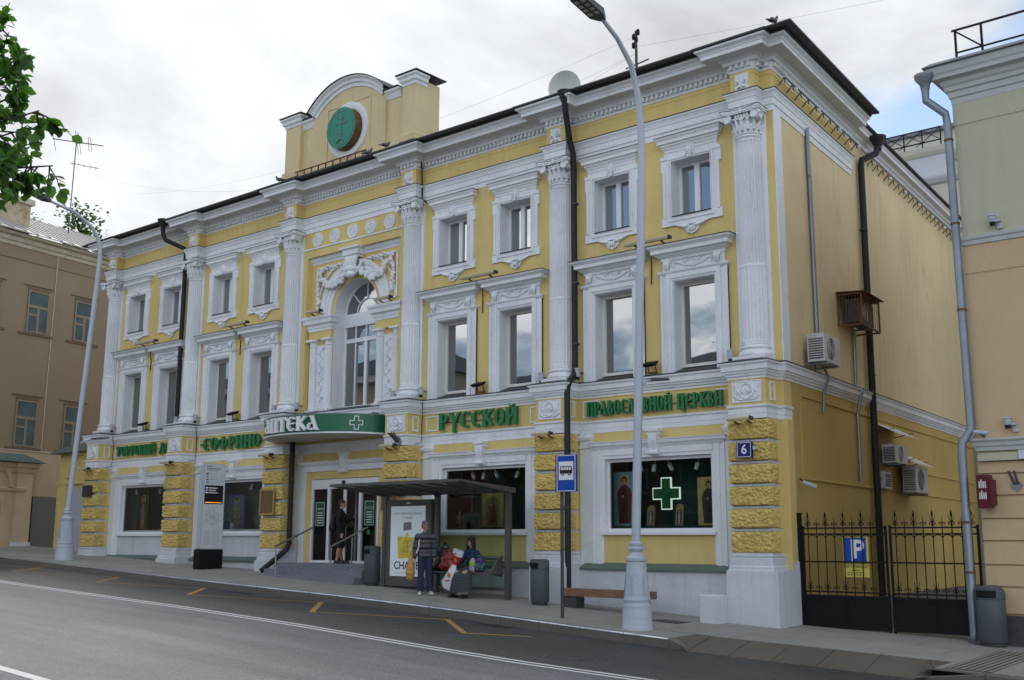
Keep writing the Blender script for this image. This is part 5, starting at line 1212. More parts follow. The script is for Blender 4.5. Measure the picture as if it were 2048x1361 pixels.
obj('dried_leaves', a, 'dried', t, kind='stuff'); obj('vase', M().lathe([(.06, 0), (.1, .06), (.08, .16), (.1, .2)], 12), 'white_low', t, smooth=True)
# ------------------------------------------------------------------ handrails at the steps
for nm, x in (('left', -14.2), ('right', -11.88)):
    t = thing('handrail', 'stainless steel handrail on the %s side of the entrance steps' % nm, 'handrail', (x, -1.2, -.15), 0., 'handrails at the entrance')
    obj('rail', M().tube([(0, -.02, .82), (0, 1.3, 1.36)], .027, 10), 'steel', t, smooth=True)
    for y, z0, z1 in ((.02, -.1, .85), (.75, .2, 1.12)): obj('post', M().tube([(0, y, z0), (0, y, z1)], .02, 8), 'steel', t, smooth=True); obj('foot', M().lathe([(.05, z0), (.05, z0+.02), (.02, z0+.025)], 12, (0, y, 0)), 'steel', t)
# ------------------------------------------------------------------ bus shelter
SHX, SHY = -8.2, -.72; SZ0 = G(SHX, SHY)
sh = thing('bus_shelter', 'dark grey metal and glass bus shelter with an advertising panel', 'bus shelter', (SHX, SHY, SZ0))
def shz(x): return G(SHX+x, SHY)-SZ0
ZB, ZF = 2.0-SZ0, 2.16-SZ0
for x, w_ in ((-2.1, .12), (-.24, .11), (2.08, .12)): obj('post', M().box(x-w_/2, x+w_/2, -.06, .06, shz(x)-.05, ZB), 'shelter_grey', sh)
x0, x1, yf, yb = -2.2, 2.18, -1.82, .10
obj('roof_beam', M().bar((x0, yb, ZB+.03), (x1, yb, ZB+.03), .1, .10), 'shelter_grey', sh); obj('roof_beam', M().bar((x0, yf, ZF+.02), (x1, yf, ZF+.02), .06, .06), 'shelter_grey', sh)
for i in range(8):
    x = x0+(x1-x0)*i/7; obj('roof_rib', M().add([(x-.03, yb, ZB-.04), (x+.03, yb, ZB-.04), (x+.03, yf, ZF), (x-.03, yf, ZF), (x-.03, yb, ZB+.08), (x+.03, yb, ZB+.08), (x+.03, yf, ZF+.05), (x-.03, yf, ZF+.05)], [(0,1,2,3),(7,6,5,4),(0,4,5,1),(1,5,6,2),(2,6,7,3),(3,7,4,0)]), 'shelter_grey', sh)
mat('roof_glass', (.42, .47, .46), .2, .05, 2, 0., spec=.6)
for i in range(7):
    xa = x0+(x1-x0)*i/7+.03; xb = x0+(x1-x0)*(i+1)/7-.03
    obj('roof_pane', M().add([(xa, yb, ZB+.082), (xb, yb, ZB+.082), (xb, yf, ZF+.052), (xa, yf, ZF+.052), (xa, yb, ZB+.092), (xb, yb, ZB+.092), (xb, yf, ZF+.062), (xa, yf, ZF+.062)], [(0,1,2,3),(7,6,5,4),(0,4,5,1),(1,5,6,2),(2,6,7,3),(3,7,4,0)]), 'shelterglass', sh)
obj('bottom_rail', M().box(-.18, 2.0, -.03, .03, .10, .17), 'shelter_grey', sh); 
for xa, xb in ((-.17, .90), (.92, 2.0)): obj('back_pane', M().box(xa, xb, -.006, .006, .17, ZB-.06), 'shelterglass', sh)
ad = obj('advert_case', M().box(-1.97, -.37, -.10, .10, .14, 2.28), 'shelter_grey', sh)
mat('poster_white', (.62, .68, .72), .35, .02, 2, 0., spec=.5, emit=.12); mat('poster_yellow', (.72, .55, .06), .5, .2, 6, .1); mat('poster_black', (.015, .015, .018), .5); mat('poster_grey', (.2, .2, .22), .5); mat('poster_text', (.30, .33, .36), .5)
px_, pz_ = -1.18, 1.24
obj('poster', M().box(px_-.62, px_+.62, -.105, -.098, .37, 2.12), 'poster_white', ad)
text('poster_text', 'СЧАСТЛИВЫХ ПРАЗДНИКОВ', .072, 'poster_text', ad, (px_, -.107, 1.93), ext=.001); text('poster_text', 'С СЕМЬЁЙ', .072, 'poster_text', ad, (px_, -.107, 1.82), ext=.001)
text('poster_text', 'CHANEL', .27, 'poster_black', ad, (px_+.04, -.107, .63), ext=.001, bold=.004); obj('poster_line', M().box(px_-.45, px_+.45, -.107, -.1055, .445, .458), 'poster_text', ad)
obj('poster_drawing', M().xz([(px_-.36, 1.36), (px_+.36, 1.34), (px_+.36, .86), (px_-.32, .80)], -.108, -.106), 'poster_yellow', ad); obj('poster_drawing', M().xz([(px_-.06, 1.36), (px_+.04, 1.36), (px_+.03, 1.44), (px_-.05, 1.44)], -.108, -.106), 'poster_yellow', ad)
obj('poster_drawing', M().xz([(px_-.15, 1.50), (px_+.14, 1.53), (px_+.13, 1.73), (px_-.15, 1.70)], -.108, -.106), 'poster_grey', ad)
a = M(); q = [(px_-.12, -.110, 1.24), (px_+.14, -.110, 1.25), (px_+.12, -.110, .98), (px_-.10, -.110, .97), (px_-.12, -.110, 1.24)]; a.tube(q, .008, 4); a.tube([(px_-.09, -.11, 1.1), (px_+.12, -.11, 1.12)], .006, 4); a.tube([(px_, -.11, 1.24), (px_+.01, -.11, .98)], .006, 4); obj('poster_drawing', a, 'poster_grey', ad)
obj('case_mark', M().box(px_-.07, px_+.07, -.1025, -.1005, 2.185, 2.215), 'pvc', ad)
bn = obj('bench', M().box(-.15, 2.0, -.52, -.05, .49, .53), 'shelter_grey', sh); obj('bench_backrest', M().tube([(-.1, -.12, .86), (1.98, -.12, .86)], .045, 8), 'shelter_grey', bn)
for x in (-.16, 1.9): obj('bench_bracket', M().xz([(0, 0), (1, 0)], 0, 0) if False else M().yz([(-.5, .49), (-.04, .42), (-.04, .92), (-.14, .9)], x, x+.04), 'shelter_grey', bn)
obj('camera_bulb', M().ball((0., -.3, ZB-.04), .06, 8, 5), 'black_iron', sh)
# ------------------------------------------------------------------ litter bins
def bin_(x, y, rot, label):
    t = thing('litter_bin', label, 'bin', (x, y, G(x, y)), rot, 'grey litter bins')
    r = .215; n = 24
    obj('foot', M().lathe([(.17, 0), (.17, .06), (.2, .065)], n), 'dark_grey', t)
    obj('drum', M().lathe([(.0, .06), (r-.01, .06), (r, .075), (r, .76), (r-.004, .77)], n), 'bin_grey', t, smooth=True, ang=40)
    a = M()   # hood: the top falls towards one side, opening below it
    top = lambda yy, xx: .955+.05*math.cos(xx/r*1.4)-.09*max(0, xx/r)**2
    v = []; 
    for i in range(n): c, s_ = math.cos(2*PI*i/n), math.sin(2*PI*i/n); v += [(r*1.01*c, r*1.01*s_, .775), (r*1.01*c, r*1.01*s_, top(r*s_, r*c)-.02), (r*.9*c, r*.9*s_, top(r*s_*.9, r*c*.9)), (r*.45*c, r*.45*s_, top(r*s_*.45, r*c*.45)+.004)]
    f = []
    for i in range(n):
        j = (i+1) % n
        for q in range(3): f.append((4*i+q, 4*j+q, 4*j+q+1, 4*i+q+1))
    f.append(tuple(4*i+3 for i in range(n))); a.v = v; a.f = f; obj('hood', a, 'bin_grey', t, smooth=True, ang=40)
    a = M(); v = []
    for i in range(9):
        an = R(232+i*11); v += [((r*1.018)*math.cos(an), (r*1.018)*math.sin(an), .80), ((r*1.018)*math.cos(an), (r*1.018)*math.sin(an), .925)]
    a.add(v, [(2*i, 2*i+2, 2*i+3, 2*i+1) for i in range(8)]); obj('opening', a, 'black_iron', t)
    return t
bin_(-4.97, -.97, R(-20), 'grey litter bin to the right of the bus shelter')
bin_(-10.69, -.80, R(-20), 'grey litter bin between the entrance steps and the bus shelter')
bin_(4.47, .16, R(-10), 'grey litter bin beside the zinc downpipe of the peach building').scale = (1.16, 1.16, 1.05)
# ------------------------------------------------------------------ timber bench
t = thing('timber_bench', 'low bench of one heavy weathered timber beam on two concrete blocks', 'bench', (-3.25, -.72, -.66))
bm_ = M(); bm_.box(-1.18, 1.10, -.2, .2, .30, .46); o = obj('beam', bm_, 'wood', t, rot=(0, R(.4), 0))
for x in (-.95, .8): obj('leg', M().box(x-.18, x+.18, -.15, .15, G(-3.25+x, -.72)+.66-.05, .30), 'dark_grey', t)
# ------------------------------------------------------------------ bus stop sign
t = thing('bus_stop_sign', 'blue bus stop sign with a black bus pictogram on a thin grey pole', 'sign', (-3.09, -2.58, G(-3.09, -2.58)), R(6))
obj('pole', M().tube([(0, 0, -.05), (0, 0, 3.28)], .035, 10), 'dark_grey', t, smooth=True)
mat('sign_blue', (.012, .07, .38), .35, .03)
bd = obj('board', M().box(-.07, .40, -.10, -.05, 2.54, 3.30), 'sign_blue', t); obj('board_edge', M().box(-.09, -.072, -.11, .03, 2.54, 3.30).box(-.07, .40, -.048, -.03, 2.54, 3.30), 'dark_grey', bd)
obj('border', square_frame(.45, .74, .014, .003), 'pvc', bd, (.165, -.101, 2.92)); obj('white_field', M().box(-.01, .34, -.104, -.101, 2.78, 3.16), 'pvc', bd)
b_ = M(); b_.xz([(.02, 2.91), (.31, 2.91), (.315, 3.0), (.305, 3.06), (.03, 3.06), (.02, 3.0)], -.109, -.105); obj('bus_pictogram', b_, 'poster_black', bd)
for x in (.085, .25): obj('bus_wheel', M().lathe([(0, 0), (.034, 0), (.034, .004)], 14), 'poster_black', bd, (x, -.105, 2.905), (PI/2, 0, 0)); obj('bus_wheel_hub', M().lathe([(0, 0), (.014, 0), (.014, .003)], 10), 'pvc', bd, (x, -.1095, 2.905), (PI/2, 0, 0))
for i in range(4): obj('bus_window', M().box(.045+.065*i, .045+.065*i+.05, -.1115, -.1095, 2.985, 3.04), 'pvc', bd)
# ------------------------------------------------------------------ information pylon
ST = (-17.85, -1.30)
t = thing('information_pylon', 'tall white passenger information pylon with map and LED board on a black base', 'information pylon', (ST[0], ST[1], G(*ST)), R(0))
mat('pylon_face', (.62, .66, .68), .3, .03, 2, 0., spec=.5); mat('led_black', (.012, .012, .014), .3); mat('led_orange', (.8, .3, .05), .5, emit=.8); mat('led_blue', (.25, .5, .9), .5, emit=.5); mat('map_line', (.35, .38, .42), .6); mat('map_red', (.45, .12, .14), .6); mat('tile_blue', (.03, .12, .45), .5); mat('tile_cyan', (.10, .35, .55), .5)
obj('base', M().box(-.06, .24, -.02, .80, -.06, .58), 'black_iron', t)
prf = [(.0, .62), (.03, .58), (.76, .58), (.79, .62), (.79, 3.08), (.74, 3.14), (.05, 3.14), (.0, 3.08)]
body = obj('body', M().yz(prf, .0, .20), 'lamp_grey', t)
fc = obj('face', M().yz([(y*.93+.03, z*.985+.025) for y, z in prf], .2005, .206), 'pylon_face', t)
X_ = .207
def fbox(y0, y1, z0, z1, m_, nm, e=.002): return obj(nm, M().box(X_, X_+e, y0*.845, y1*.845, z0, z1), m_, fc)
fbox(.08, .86, 1.92, 2.48, 'led_black', 'led_board')
for i, m_ in enumerate(('led_blue', 'letter_white', 'led_blue')): fbox(.12, .20, 2.38-.07*i, 2.42-.07*i, m_, 'led_row', .004); fbox(.24, .62-.08*(i % 2), 2.385-.07*i, 2.415-.07*i, 'letter_white', 'led_row', .004)
fbox(.12, .8, 1.955, 1.98, 'led_orange', 'led_row', .004)
fbox(.12, .34, 3.03, 3.055, 'poster_grey', 'pylon_text'); fbox(.12, .72, 2.965, 2.99, 'poster_grey', 'pylon_text'); fbox(.12, .6, 2.92, 2.935, 'map_line', 'pylon_text')
for i, m_ in enumerate(('tile_blue', 'tile_cyan', 'map_red', 'tile_cyan')): fbox(.12, .22, 2.80-.085*i, 2.85-.085*i, m_, 'route_tile'); fbox(.26, .58, 2.82-.085*i, 2.832-.085*i, 'map_line', 'route_text'); fbox(.7, .8, 2.82-.085*i, 2.832-.085*i, 'map_line', 'route_text')
a = M(); a.tube([(X_, .395+.22*math.cos(2*PI*i/20), 1.52+.20*math.sin(2*PI*i/20)) for i in range(21)], .006, 4)
rg = random.Random(9)
for i in range(9):
    an = rg.uniform(0, PI); c, s_ = math.cos(an), math.sin(an); a.tube([(X_, .395-.32*c, 1.52-.30*s_), (X_, .395+rg.uniform(-.08, .08), 1.52+rg.uniform(-.08, .08)), (X_, .395+.32*c, 1.52+.30*s_)], .004, 4)
obj('metro_map', a, 'map_line', fc)
for y0 in (.12, .5):
    for i in range(11): fbox(y0, y0+.28, 1.12-.04*i, 1.128-.04*i, 'map_line', 'timetable_row')
# ------------------------------------------------------------------ street lamps
def lamp(base, pts, head, label, small_z, armY):
    t = thing('street_lamp', label, 'street lamp', base, 0., 'tall street lamps at the kerb')
    bx, by, bz = base
    prof = [(.31,-.02),(.31,.03),(.29,.07),(.28,.36),(.27,.40),(.275,.44),(.255,.47),(.255,.52),(.268,.55),(.255,.58),(.185,1.27),(.205,1.29),(.205,1.34),(.16,1.38),(.125,1.43),(.12,1.46),(.14,1.48),(.146,1.53),(.12,1.56),(.132,1.58),(.132,1.62),(.09,1.66)]
    obj('cast_base', M().lathe(prof, 24), 'lamp_grey', t, smooth=True, ang=35)
    for i in range(10): 
        an = 2*PI*i/10; obj('bead', M().ball((.14*math.cos(an), .14*math.sin(an), 1.51), (.03, .03, .035), 6, 4), 'lamp_grey', t)
    for an in (R(215), R(265), R(305), R(350), R(170)):
        c, s_ = math.cos(an), math.sin(an)
        obj('panel', M().add([((.262-.0*0)*math.cos(an-.28), .262*math.sin(an-.28), .64), (.262*math.cos(an+.28), .262*math.sin(an+.28), .64), (.232*math.cos(an+.24), .232*math.sin(an+.24), .98), (.222*c, .222*s_, 1.06), (.232*math.cos(an-.24), .232*math.sin(an-.24), .98)], [(0, 1, 2, 3, 4)]), 'lamp_grey', t)
    for an in (R(250), R(285), R(200), R(330)):
        a = M(); a.add([(.284*math.cos(an+d), .284*math.sin(an+d), z) for d, z in ((-.2, .17), (.2, .17), (.2, .23), (-.2, .23))], [(0, 1, 2, 3)]); obj('slot', a, 'dark_grey', t)
    loc = [(p[0]-bx, p[1]-by, p[2]-bz) for p in pts]
    n = len(loc); obj('pole', M().tube([(0, 0, 1.6)]+loc, [.088]+[.085-.04*i/(n-1) for i in range(n)], 14), 'lamp_grey', t, smooth=True, ang=60)
    h0, h1 = Vector(head[0])-Vector(base), Vector(head[1])-Vector(base); d = (h1-h0)
    hd = M(); sdv = Vector((1, 0, 0)); up = sdv.cross(d.normalized())*-1
    if up.z < 0: up = -up
    for tt, w_, e in ((-.12, .05, .04), (.0, .10, .06), (.15, .17, .07), (.9, .17, .05), (1.0, .12, .03)):
        c = h0+d*tt
        for s_, q in ((-1, -1), (1, -1), (1, 1), (-1, 1)): hd.v.append((c+sdv*s_*w_+up*q*e)[:])
    for i in range(4):
        for j in range(4): hd.f.append((4*i+j, 4*i+(j+1) % 4, 4*i+4+(j+1) % 4, 4*i+4+j))
    hd.f += [(3, 2, 1, 0), (16, 17, 18, 19)]; obj('luminaire', hd, 'dark_grey', t)
    mat('led_lens', (.42, .40, .33), .4)
    for i in range(4):
        c = h0+d*(.28+.17*i)-up*.068
        for s_ in (-.08, .08): obj('led_module', M().add([(c+sdv*(s_+q*.05)+d*(r*.055)).to_tuple() for q, r in ((-1, -1), (1, -1), (1, 1), (-1, 1))], [(0, 1, 2, 3)]), 'led_lens', t)
    # small pavement light on a short arm
    yb = loc[0][1]*(small_z-bz)/loc[0][2] if loc[0][2] else 0; zb = small_z-bz
    obj('side_arm', M().tube([(0, yb, zb-.02), (0, yb+.12, zb+.06), (0, yb+.28, zb+.13), (0, yb+.42, zb+.16)], .03, 8), 'lamp_grey', t, smooth=True)
    obj('side_luminaire', M().add([(-.09, yb+.36, zb+.13), (.09, yb+.36, zb+.13), (.09, yb+1.0, zb+.22), (-.09, yb+1.0, zb+.22), (-.07, yb+.38, zb+.20), (.07, yb+.38, zb+.20), (.07, yb+.98, zb+.27), (-.07, yb+.98, zb+.27)], [(0,1,2,3),(7,6,5,4),(0,4,5,1),(1,5,6,2),(2,6,7,3),(3,7,4,0)]), 'dark_grey', t)
    return t
lamp((-1.2, -2.69, -.82), [(-1.2, -2.28, 7.83), (-1.2, -2.24, 8.93), (-1.2, -2.26, 9.5), (-1.2, -2.34, 10.1), (-1.2, -2.58, 10.71), (-1.2, -3.07, 11.12), (-1.2, -3.64, 11.37)], ((-1.2, -3.66, 11.38), (-1.2, -4.55, 11.52)), 'tall grey street lamp with a cast base in front of the rightmost shop window', 3.9, 0)
lamp((-23.6, -2.32, .20), [(-23.92, -1.75, 8.6), (-24, -1.61, 10.41), (-24, -1.64, 10.8), (-24, -1.74, 11.15), (-24, -1.99, 11.5), (-24, -2.65, 11.88), (-24, -3.61, 12.07)], ((-24, -3.63, 12.08), (-24, -4.5, 12.28)), 'tall grey street lamp with a cast base near the left end of the yellow building', 4.0, 0)
# ------------------------------------------------------------------ wrought iron gate
GY = .65; GZ = -.90
def gate_leaf(x0, x1, label):
    t = thing('gate_leaf', label, 'gate', (x0, GY, GZ), 0., 'leaves of the wrought iron gate'); W = x1-x0
    for z_, h in ((.74, .03), (1.33, .03), (1.88, .03), (2.0, .03), (.64, .05), (.04, .05)): obj('rail', M().box(0, W, -.02, .02, z_, z_+h), 'black_iron', t)
    obj('panel', M().box(.03, W-.03, -.008, .008, .05, .64), 'black_iron', t)
    for xa, xb in ((.03, W/2-.02), (W/2+.02, W-.03)): obj('panel_frame', M().box(xa, xb, -.02, -.009, .09, .11).box(xa, xb, -.02, -.009, .58, .60).box(xa, xa+.02, -.02, -.009, .11, .58).box(xb-.02, xb, -.02, -.009, .11, .58), 'black_iron', t)
    for x in (.0, W-.04): obj('stile', M().box(x, x+.04, -.022, .022, .0, 2.06), 'black_iron', t)
    n = 9
    def scroll(cx, z, s_, r):
        return [(cx+s_*(r+(r*(1-i/15.))*math.cos(PI-i*.5)), 0, z+(r*(1-i/15.))*math.sin(PI-i*.5)*1.0) for i in range(14)]
    for i in range(n):
        x = .04+(W-.08)*(i+.5)/n; tall = i % 2 == 0
        obj('bar', M().tube([(x, 0, .66), (x, 0, 2.02+(.20 if tall else .06))], .011, 6), 'black_iron', t)
        for zc in (2.03, .77):
            a = M()
            for s_ in (-1, 1): a.tube(scroll(x, zc+.06, s_, .036), .008, 5)
            if tall:
                for s_ in (-1, 1): a.tube([(x, 0, zc+.05), (x+s_*.03, 0, zc+.13), (x+s_*.055, 0, zc+.21)], [.009, .008, .004], 5)
                a.ball((x, 0, zc+.04), .024, 6, 4)
            obj('scroll', a, 'black_iron', t)
        if tall: obj('spear', M().lathe([(.008, 2.2), (.024, 2.26), (.022, 2.28), (.0, 2.36)], 6, (x, 0, 0)), 'black_iron', t)
        else: obj('spike', M().lathe([(.010, 2.06), (.004, 2.2), (.0, 2.24)], 6, (x, 0, 0)), 'black_iron', t)
        if i < n-1:
            xm = x+(W-.08)/n/2; rr = (W-.08)/n/2
            obj('arch', M().tube([(xm+rr*math.cos(PI*k/8), 0, 1.80+.08*math.sin(PI*k/8)) for k in range(9)], .009, 5), 'black_iron', t)
    return t
gate_leaf(.66, 2.44, 'left leaf of the black wrought iron gate, nearest the yellow building')
gate_leaf(2.49, 4.2, 'right leaf of the black wrought iron gate, nearest the zinc downpipe')
t = thing('gate_post', 'black iron gate post against the white corner plinth', 'gate post', (.595, GY, GZ)); obj('shaft', M().box(-.05, .05, -.05, .05, -.05, 2.3), 'black_iron', t); obj('cap', M().box(-.06, .06, -.06, .06, 2.3, 2.33), 'black_iron', t)
mat('p_yellow', (.62, .52, .10), .5, .05); mat('p_text', (.03, .03, .03), .6)
t = thing('parking_sign', 'blue parking board with a large white P behind the gate bars', 'sign', (1.775, GY+.045, .15))
obj('board', M().box(-.265, .265, -.006, .006, .0, .79), 'p_yellow', t); obj('blue_field', M().box(-.25, .22, -.009, -.0065, .29, .77), 'sign_blue', t)
obj('letter', M().box(-.09, -.07, -.012, -.0095, .31, .74), 'pvc', t); text('letter', 'P', .50, 'pvc', t, (.05, -.0105, .53), ext=.001, bold=.012)
text('text_line', 'ТД "СОФРИНО"', .062, 'p_text', t, (0, -.0075, .20), ext=.001, bold=.001)

for zc_, w_ in ((.135, .10), (.088, .19), (.045, .19)):
    for k_ in range(int(w_/.03)): obj('text_mark', M().box(-w_+k_*.06, -w_+k_*.06+.042, -.0078, -.0062, zc_-.009, zc_+.009), 'p_text', t)

# ------------------------------------------------------------------ people
def cap(a, p0, r0, p1, r1, n=12):
    p0, p1 = Vector(p0), Vector(p1); a.tube([p0, p0.lerp(p1, .5), p1], [r0, (r0+r1)/2, r1], n); a.ball(p0, r0, n, 7); a.ball(p1, r1, n, 7)
def chain(a, pts):
    for (p, r), (q, s_) in zip(pts[:-1], pts[1:]): cap(a, p, r, q, s_)
def hand(a, wr, d, side_, curl=.35, size=1.):
    """palm, four unequal bent fingers and a thumb leaving the side of the palm; d = finger direction, side_ = direction of the thumb"""
    wr = Vector(wr); d = Vector(d).normalized(); sd = Vector(side_); sd = (sd-d*sd.dot(d)).normalized(); nn = d.cross(sd).normalized()
    pc = wr+d*.05*size
    cap(a, wr, .024*size, wr+d*.02*size, .026*size)
    for k in range(4): cap(a, wr+d*.015*size+sd*(-.018+.012*k)*size, .014*size, wr+d*.082*size+sd*(-.028+.019*k)*size, .012*size, 8)
    for k, L_ in enumerate((.058, .072, .078, .068)):
        b = wr+d*.082*size+sd*(-.028+.019*k)*size; m_ = b+(d*.6*L_+nn*curl*.35*L_)*size; e = m_+(d*.45*L_+nn*curl*1.0*L_)*size
        cap(a, b, .0105*size, m_, .0095*size, 8); cap(a, m_, .0095*size, e, .008*size, 8)
    b = wr+d*.025*size+sd*.026*size; m_ = b+(sd*.026+d*.030)*size; e = m_+(sd*.006+d*.032+nn*.012)*size
    cap(a, b, .0135*size, m_, .011*size, 8); cap(a, m_, .011*size, e, .009*size, 8)
def head(a, c, fw, hs=1.):
    """head with jaw, nose, ears; c = centre of the skull, fw = facing direction"""
    c = Vector(c); f = Vector(fw).normalized(); l = Vector((0, 0, 1)).cross(f).normalized(); u = Vector((0, 0, 1))
    def el(p, r):
        m_ = M(); m_.ball((0, 0, 0), 1., 16, 10); a.merge(m_, lambda v: tuple(c+f*(p[0]+v[0]*r[0])*hs+l*(p[1]+v[1]*r[1])*hs+u*(p[2]+v[2]*r[2])*hs))
    el((-.012, 0, .025), (.097, .077, .092)); el((.015, 0, -.035), (.075, .062, .075)); el((.045, 0, -.085), (.038, .04, .034)); el((.075, 0, .0), (.022, .05, .05))
    el((.098, 0, -.018), (.018, .013, .017)); el((.088, 0, .012), (.012, .010, .03)); el((.078, 0, -.058), (.014, .026, .010))
    for s_ in (-1, 1): el((-.005, s_*.080, -.005), (.018, .010, .03)); el((.070, s_*.034, -.02), (.02, .02, .02))
    return f, l, u
def head_bits(t, c, fw, hs, glasses=None, eye_m='poster_black'):
    c = Vector(c); f = Vector(fw).normalized(); l = Vector((0, 0, 1)).cross(f).normalized(); u = Vector((0, 0, 1))
    P = lambda x, y, z: tuple(c+(f*x+l*y+u*z)*hs)
    mat('eye_white', (.6, .58, .55), .4); mat('lips', (.30, .12, .10), .6)
    for s_ in (-1, 1):
        obj('eye', M().ball(P(.085, s_*.032, .012), .011*hs, 8, 5), 'eye_white', t); obj('iris', M().ball(P(.093, s_*.032, .012), .006*hs, 6, 4), eye_m, t)
        obj('eyebrow', M().tube([P(.088, s_*.015, .034), P(.088, s_*.036, .038), P(.078, s_*.052, .032)], .005, 5), 'hair_dark', t)
    obj('mouth', M().tube([P(.083, -.022, -.058), P(.093, 0, -.057), P(.083, .022, -.058)], .005, 5), 'lips', t)
    if glasses:
        g = M()
        if glasses == 'sun':
            for s_ in (-1, 1): g.add([P(.100, s_*(.033+.026*math.cos(2*PI*i/12)), .010+.021*math.sin(2*PI*i/12)) for i in range(12)]+[P(.108, s_*(.033+.026*math.cos(2*PI*i/12)), .010+.021*math.sin(2*PI*i/12)) for i in range(12)], [tuple(range(12)), tuple(range(23, 11, -1))]+[(i, (i+1) % 12, 12+(i+1) % 12, 12+i) for i in range(12)])
        else:
            for s_ in (-1, 1): g.tube([P(.106, s_*(.033+.024*math.cos(2*PI*i/12)), .008+.018*math.sin(2*PI*i/12)) for i in range(13)], .003, 5)
        for s_ in (-1, 1): g.tube([P(.102, s_*.056, .014), P(.03, s_*.080, .014)], .003, 5)
        g.tube([P(.107, -.01, .012), P(.107, .01, .012)], .004, 5); obj('glasses', g, 'poster_black', t)
def skin_mesh(a, nm, voxel): return remesh(a, nm, voxel, 3)
mat('skin', (.40, .21, .145), .55, .08, 8, .03, spec=.4); mat('skin_pale', (.44, .26, .19), .55, .08, 8, .03, spec=.4)
mat('hair_grey', (.16, .145, .125), .7, .25, 25, .2); mat('hair_dark', (.022, .013, .012), .55, .25, 25, .2); mat('hair_brown', (.06, .03, .018), .6, .25, 25, .2)
mat('denim', (.022, .035, .075), .85, .2, 5, .08, fs=60, bump=.2, bs=90); mat('shorts', (.012, .013, .017), .85, .15, 5, .05); mat('jacket_black', (.014, .012, .013), .8, .15, 6, .05); mat('cardigan', (.018, .032, .085), .9, .15, 6, .08, bump=.3, bs=90)
mat('shoe_white', (.55, .53, .48), .6, .15, 8, .05); mat('shoe_black', (.012, .012, .012), .4, .1); mat('canvas_tan', (.52, .28, .07), .85, .12, 6, .06, bump=.2, bs=80); mat('strap_white', (.62, .60, .55), .8); mat('backpack', (.016, .017, .02), .75, .1)
def striped(name, cols, period, axis=2, rough=.85):
    m_ = bpy.data.materials.new(name); m_.use_nodes = True; n = m_.node_tree.nodes; L = m_.node_tree.links; b = n['Principled BSDF']; b.inputs['Roughness'].default_value = rough
    g = n.new('ShaderNodeNewGeometry'); sp = n.new('ShaderNodeSeparateXYZ'); L.new(g.outputs['Position'], sp.inputs[0])
    nz = n.new('ShaderNodeTexNoise'); nz.inputs['Scale'].default_value = 6.; L.new(g.outputs['Position'], nz.inputs['Vector'])
    ad_ = n.new('ShaderNodeMath'); ad_.operation = 'MULTIPLY_ADD'; L.new(nz.outputs[0], ad_.inputs[0]); ad_.inputs[1].default_value = .02; L.new(sp.outputs[axis], ad_.inputs[2])
    md = n.new('ShaderNodeMath'); md.operation = 'MODULO'; L.new(ad_.outputs[0], md.inputs[0]); md.inputs[1].default_value = period
    dv = n.new('ShaderNodeMath'); dv.operation = 'DIVIDE'; L.new(md.outputs[0], dv.inputs[0]); dv.inputs[1].default_value = period
    ab = n.new('ShaderNodeMath'); ab.operation = 'ABSOLUTE'; L.new(dv.outputs[0], ab.inputs[0])
    cr_ = n.new('ShaderNodeValToRGB'); cr_.color_ramp.interpolation = 'CONSTANT'; L.new(ab.outputs[0], cr_.inputs[0])
    while len(cr_.color_ramp.elements) < len(cols): cr_.color_ramp.elements.new(.5)
    for i, (p, c) in enumerate(cols): cr_.color_ramp.elements[i].position = p; cr_.color_ramp.elements[i].color = (*c, 1)
    L.new(cr_.outputs[0], b.inputs['Base Color']); MATS[name] = m_; return m_
striped('shirt_stripe', [(0., (.018, .018, .028)), (.22, (.11, .095, .12)), (.5, (.055, .055, .06)), (.75, (.13, .12, .13)), (.9, (.03, .03, .04))], .22)
striped('skirt_knit', [(0., (.028, .030, .036)), (.35, (.075, .075, .08)), (.55, (.035, .036, .042)), (.8, (.055, .056, .06))], .055)
def shoe(a, ankle, fwd, L_=.26, w=.045):
    an = Vector(ankle); f = Vector(fwd).normalized(); z = Vector((0, 0, 1)); gz = an.z-.075
    b = Vector((an.x, an.y, gz)); cap(a, b-f*.05+z*.042, .042, b+f*.03+z*.045, .046, 10); cap(a, b+f*.03+z*.042, .044, b+f*(L_-.09)+z*.036, .034, 10); cap(a, an-z*.01, .045, b-f*.03+z*.045, .044, 10)
    a.merge(M().box(-.045, .045, -.088, L_-.055, 0, .025), lambda v: tuple(b+Vector((f.y, -f.x, 0))*v[0]+f*v[1]+z*v[2]))
def lens(f): return Vector((math.sin(f), -math.cos(f), 0))

# ---- man waiting, facing along the street
mp = Vector((-8.08, -1.50, G(-8.08, -1.50))); ang = R(52); F = lens(ang); Lf = Vector((-F.y, F.x, 0))      # Lf = his left
V = lambda f, l, z: (F*f+Lf*l+Vector((0, 0, z)))
hf = (F*.75+Lf*.62).normalized()
man = M(); hc = V(.02, .0, 1.635)
head(man, hc, hf, .98); cap(man, V(-.01, 0, 1.40), .062, V(.005, 0, 1.56), .056)
for z, rx, ry in ((1.34, .10, .17), (1.2, .11, .16), (1.05, .11, .145), (.95, .115, .155)):
    q = M(); q.ball((0, 0, 0), 1, 16, 8); man.merge(q, lambda v: tuple(V(v[0]*rx, v[1]*ry, z+v[2]*.13)))
JR = [((0, -.185, 1.37), .055), ((-.03, -.245, 1.10), .043), ((.0, -.25, .85), .030)]; JL = [((0, .185, 1.37), .055), ((-.05, .235, 1.11), .043), ((.03, .215, .87), .030)]
for J in (JR, JL): chain(man, [(V(*p), r) for p, r in J])
hand(man, V(.0, -.25, .84), (0, 0, -1), F, .3, 1.05); hand(man, V(.03, .215, .86), (0, 0, -1), F, .5, 1.0)
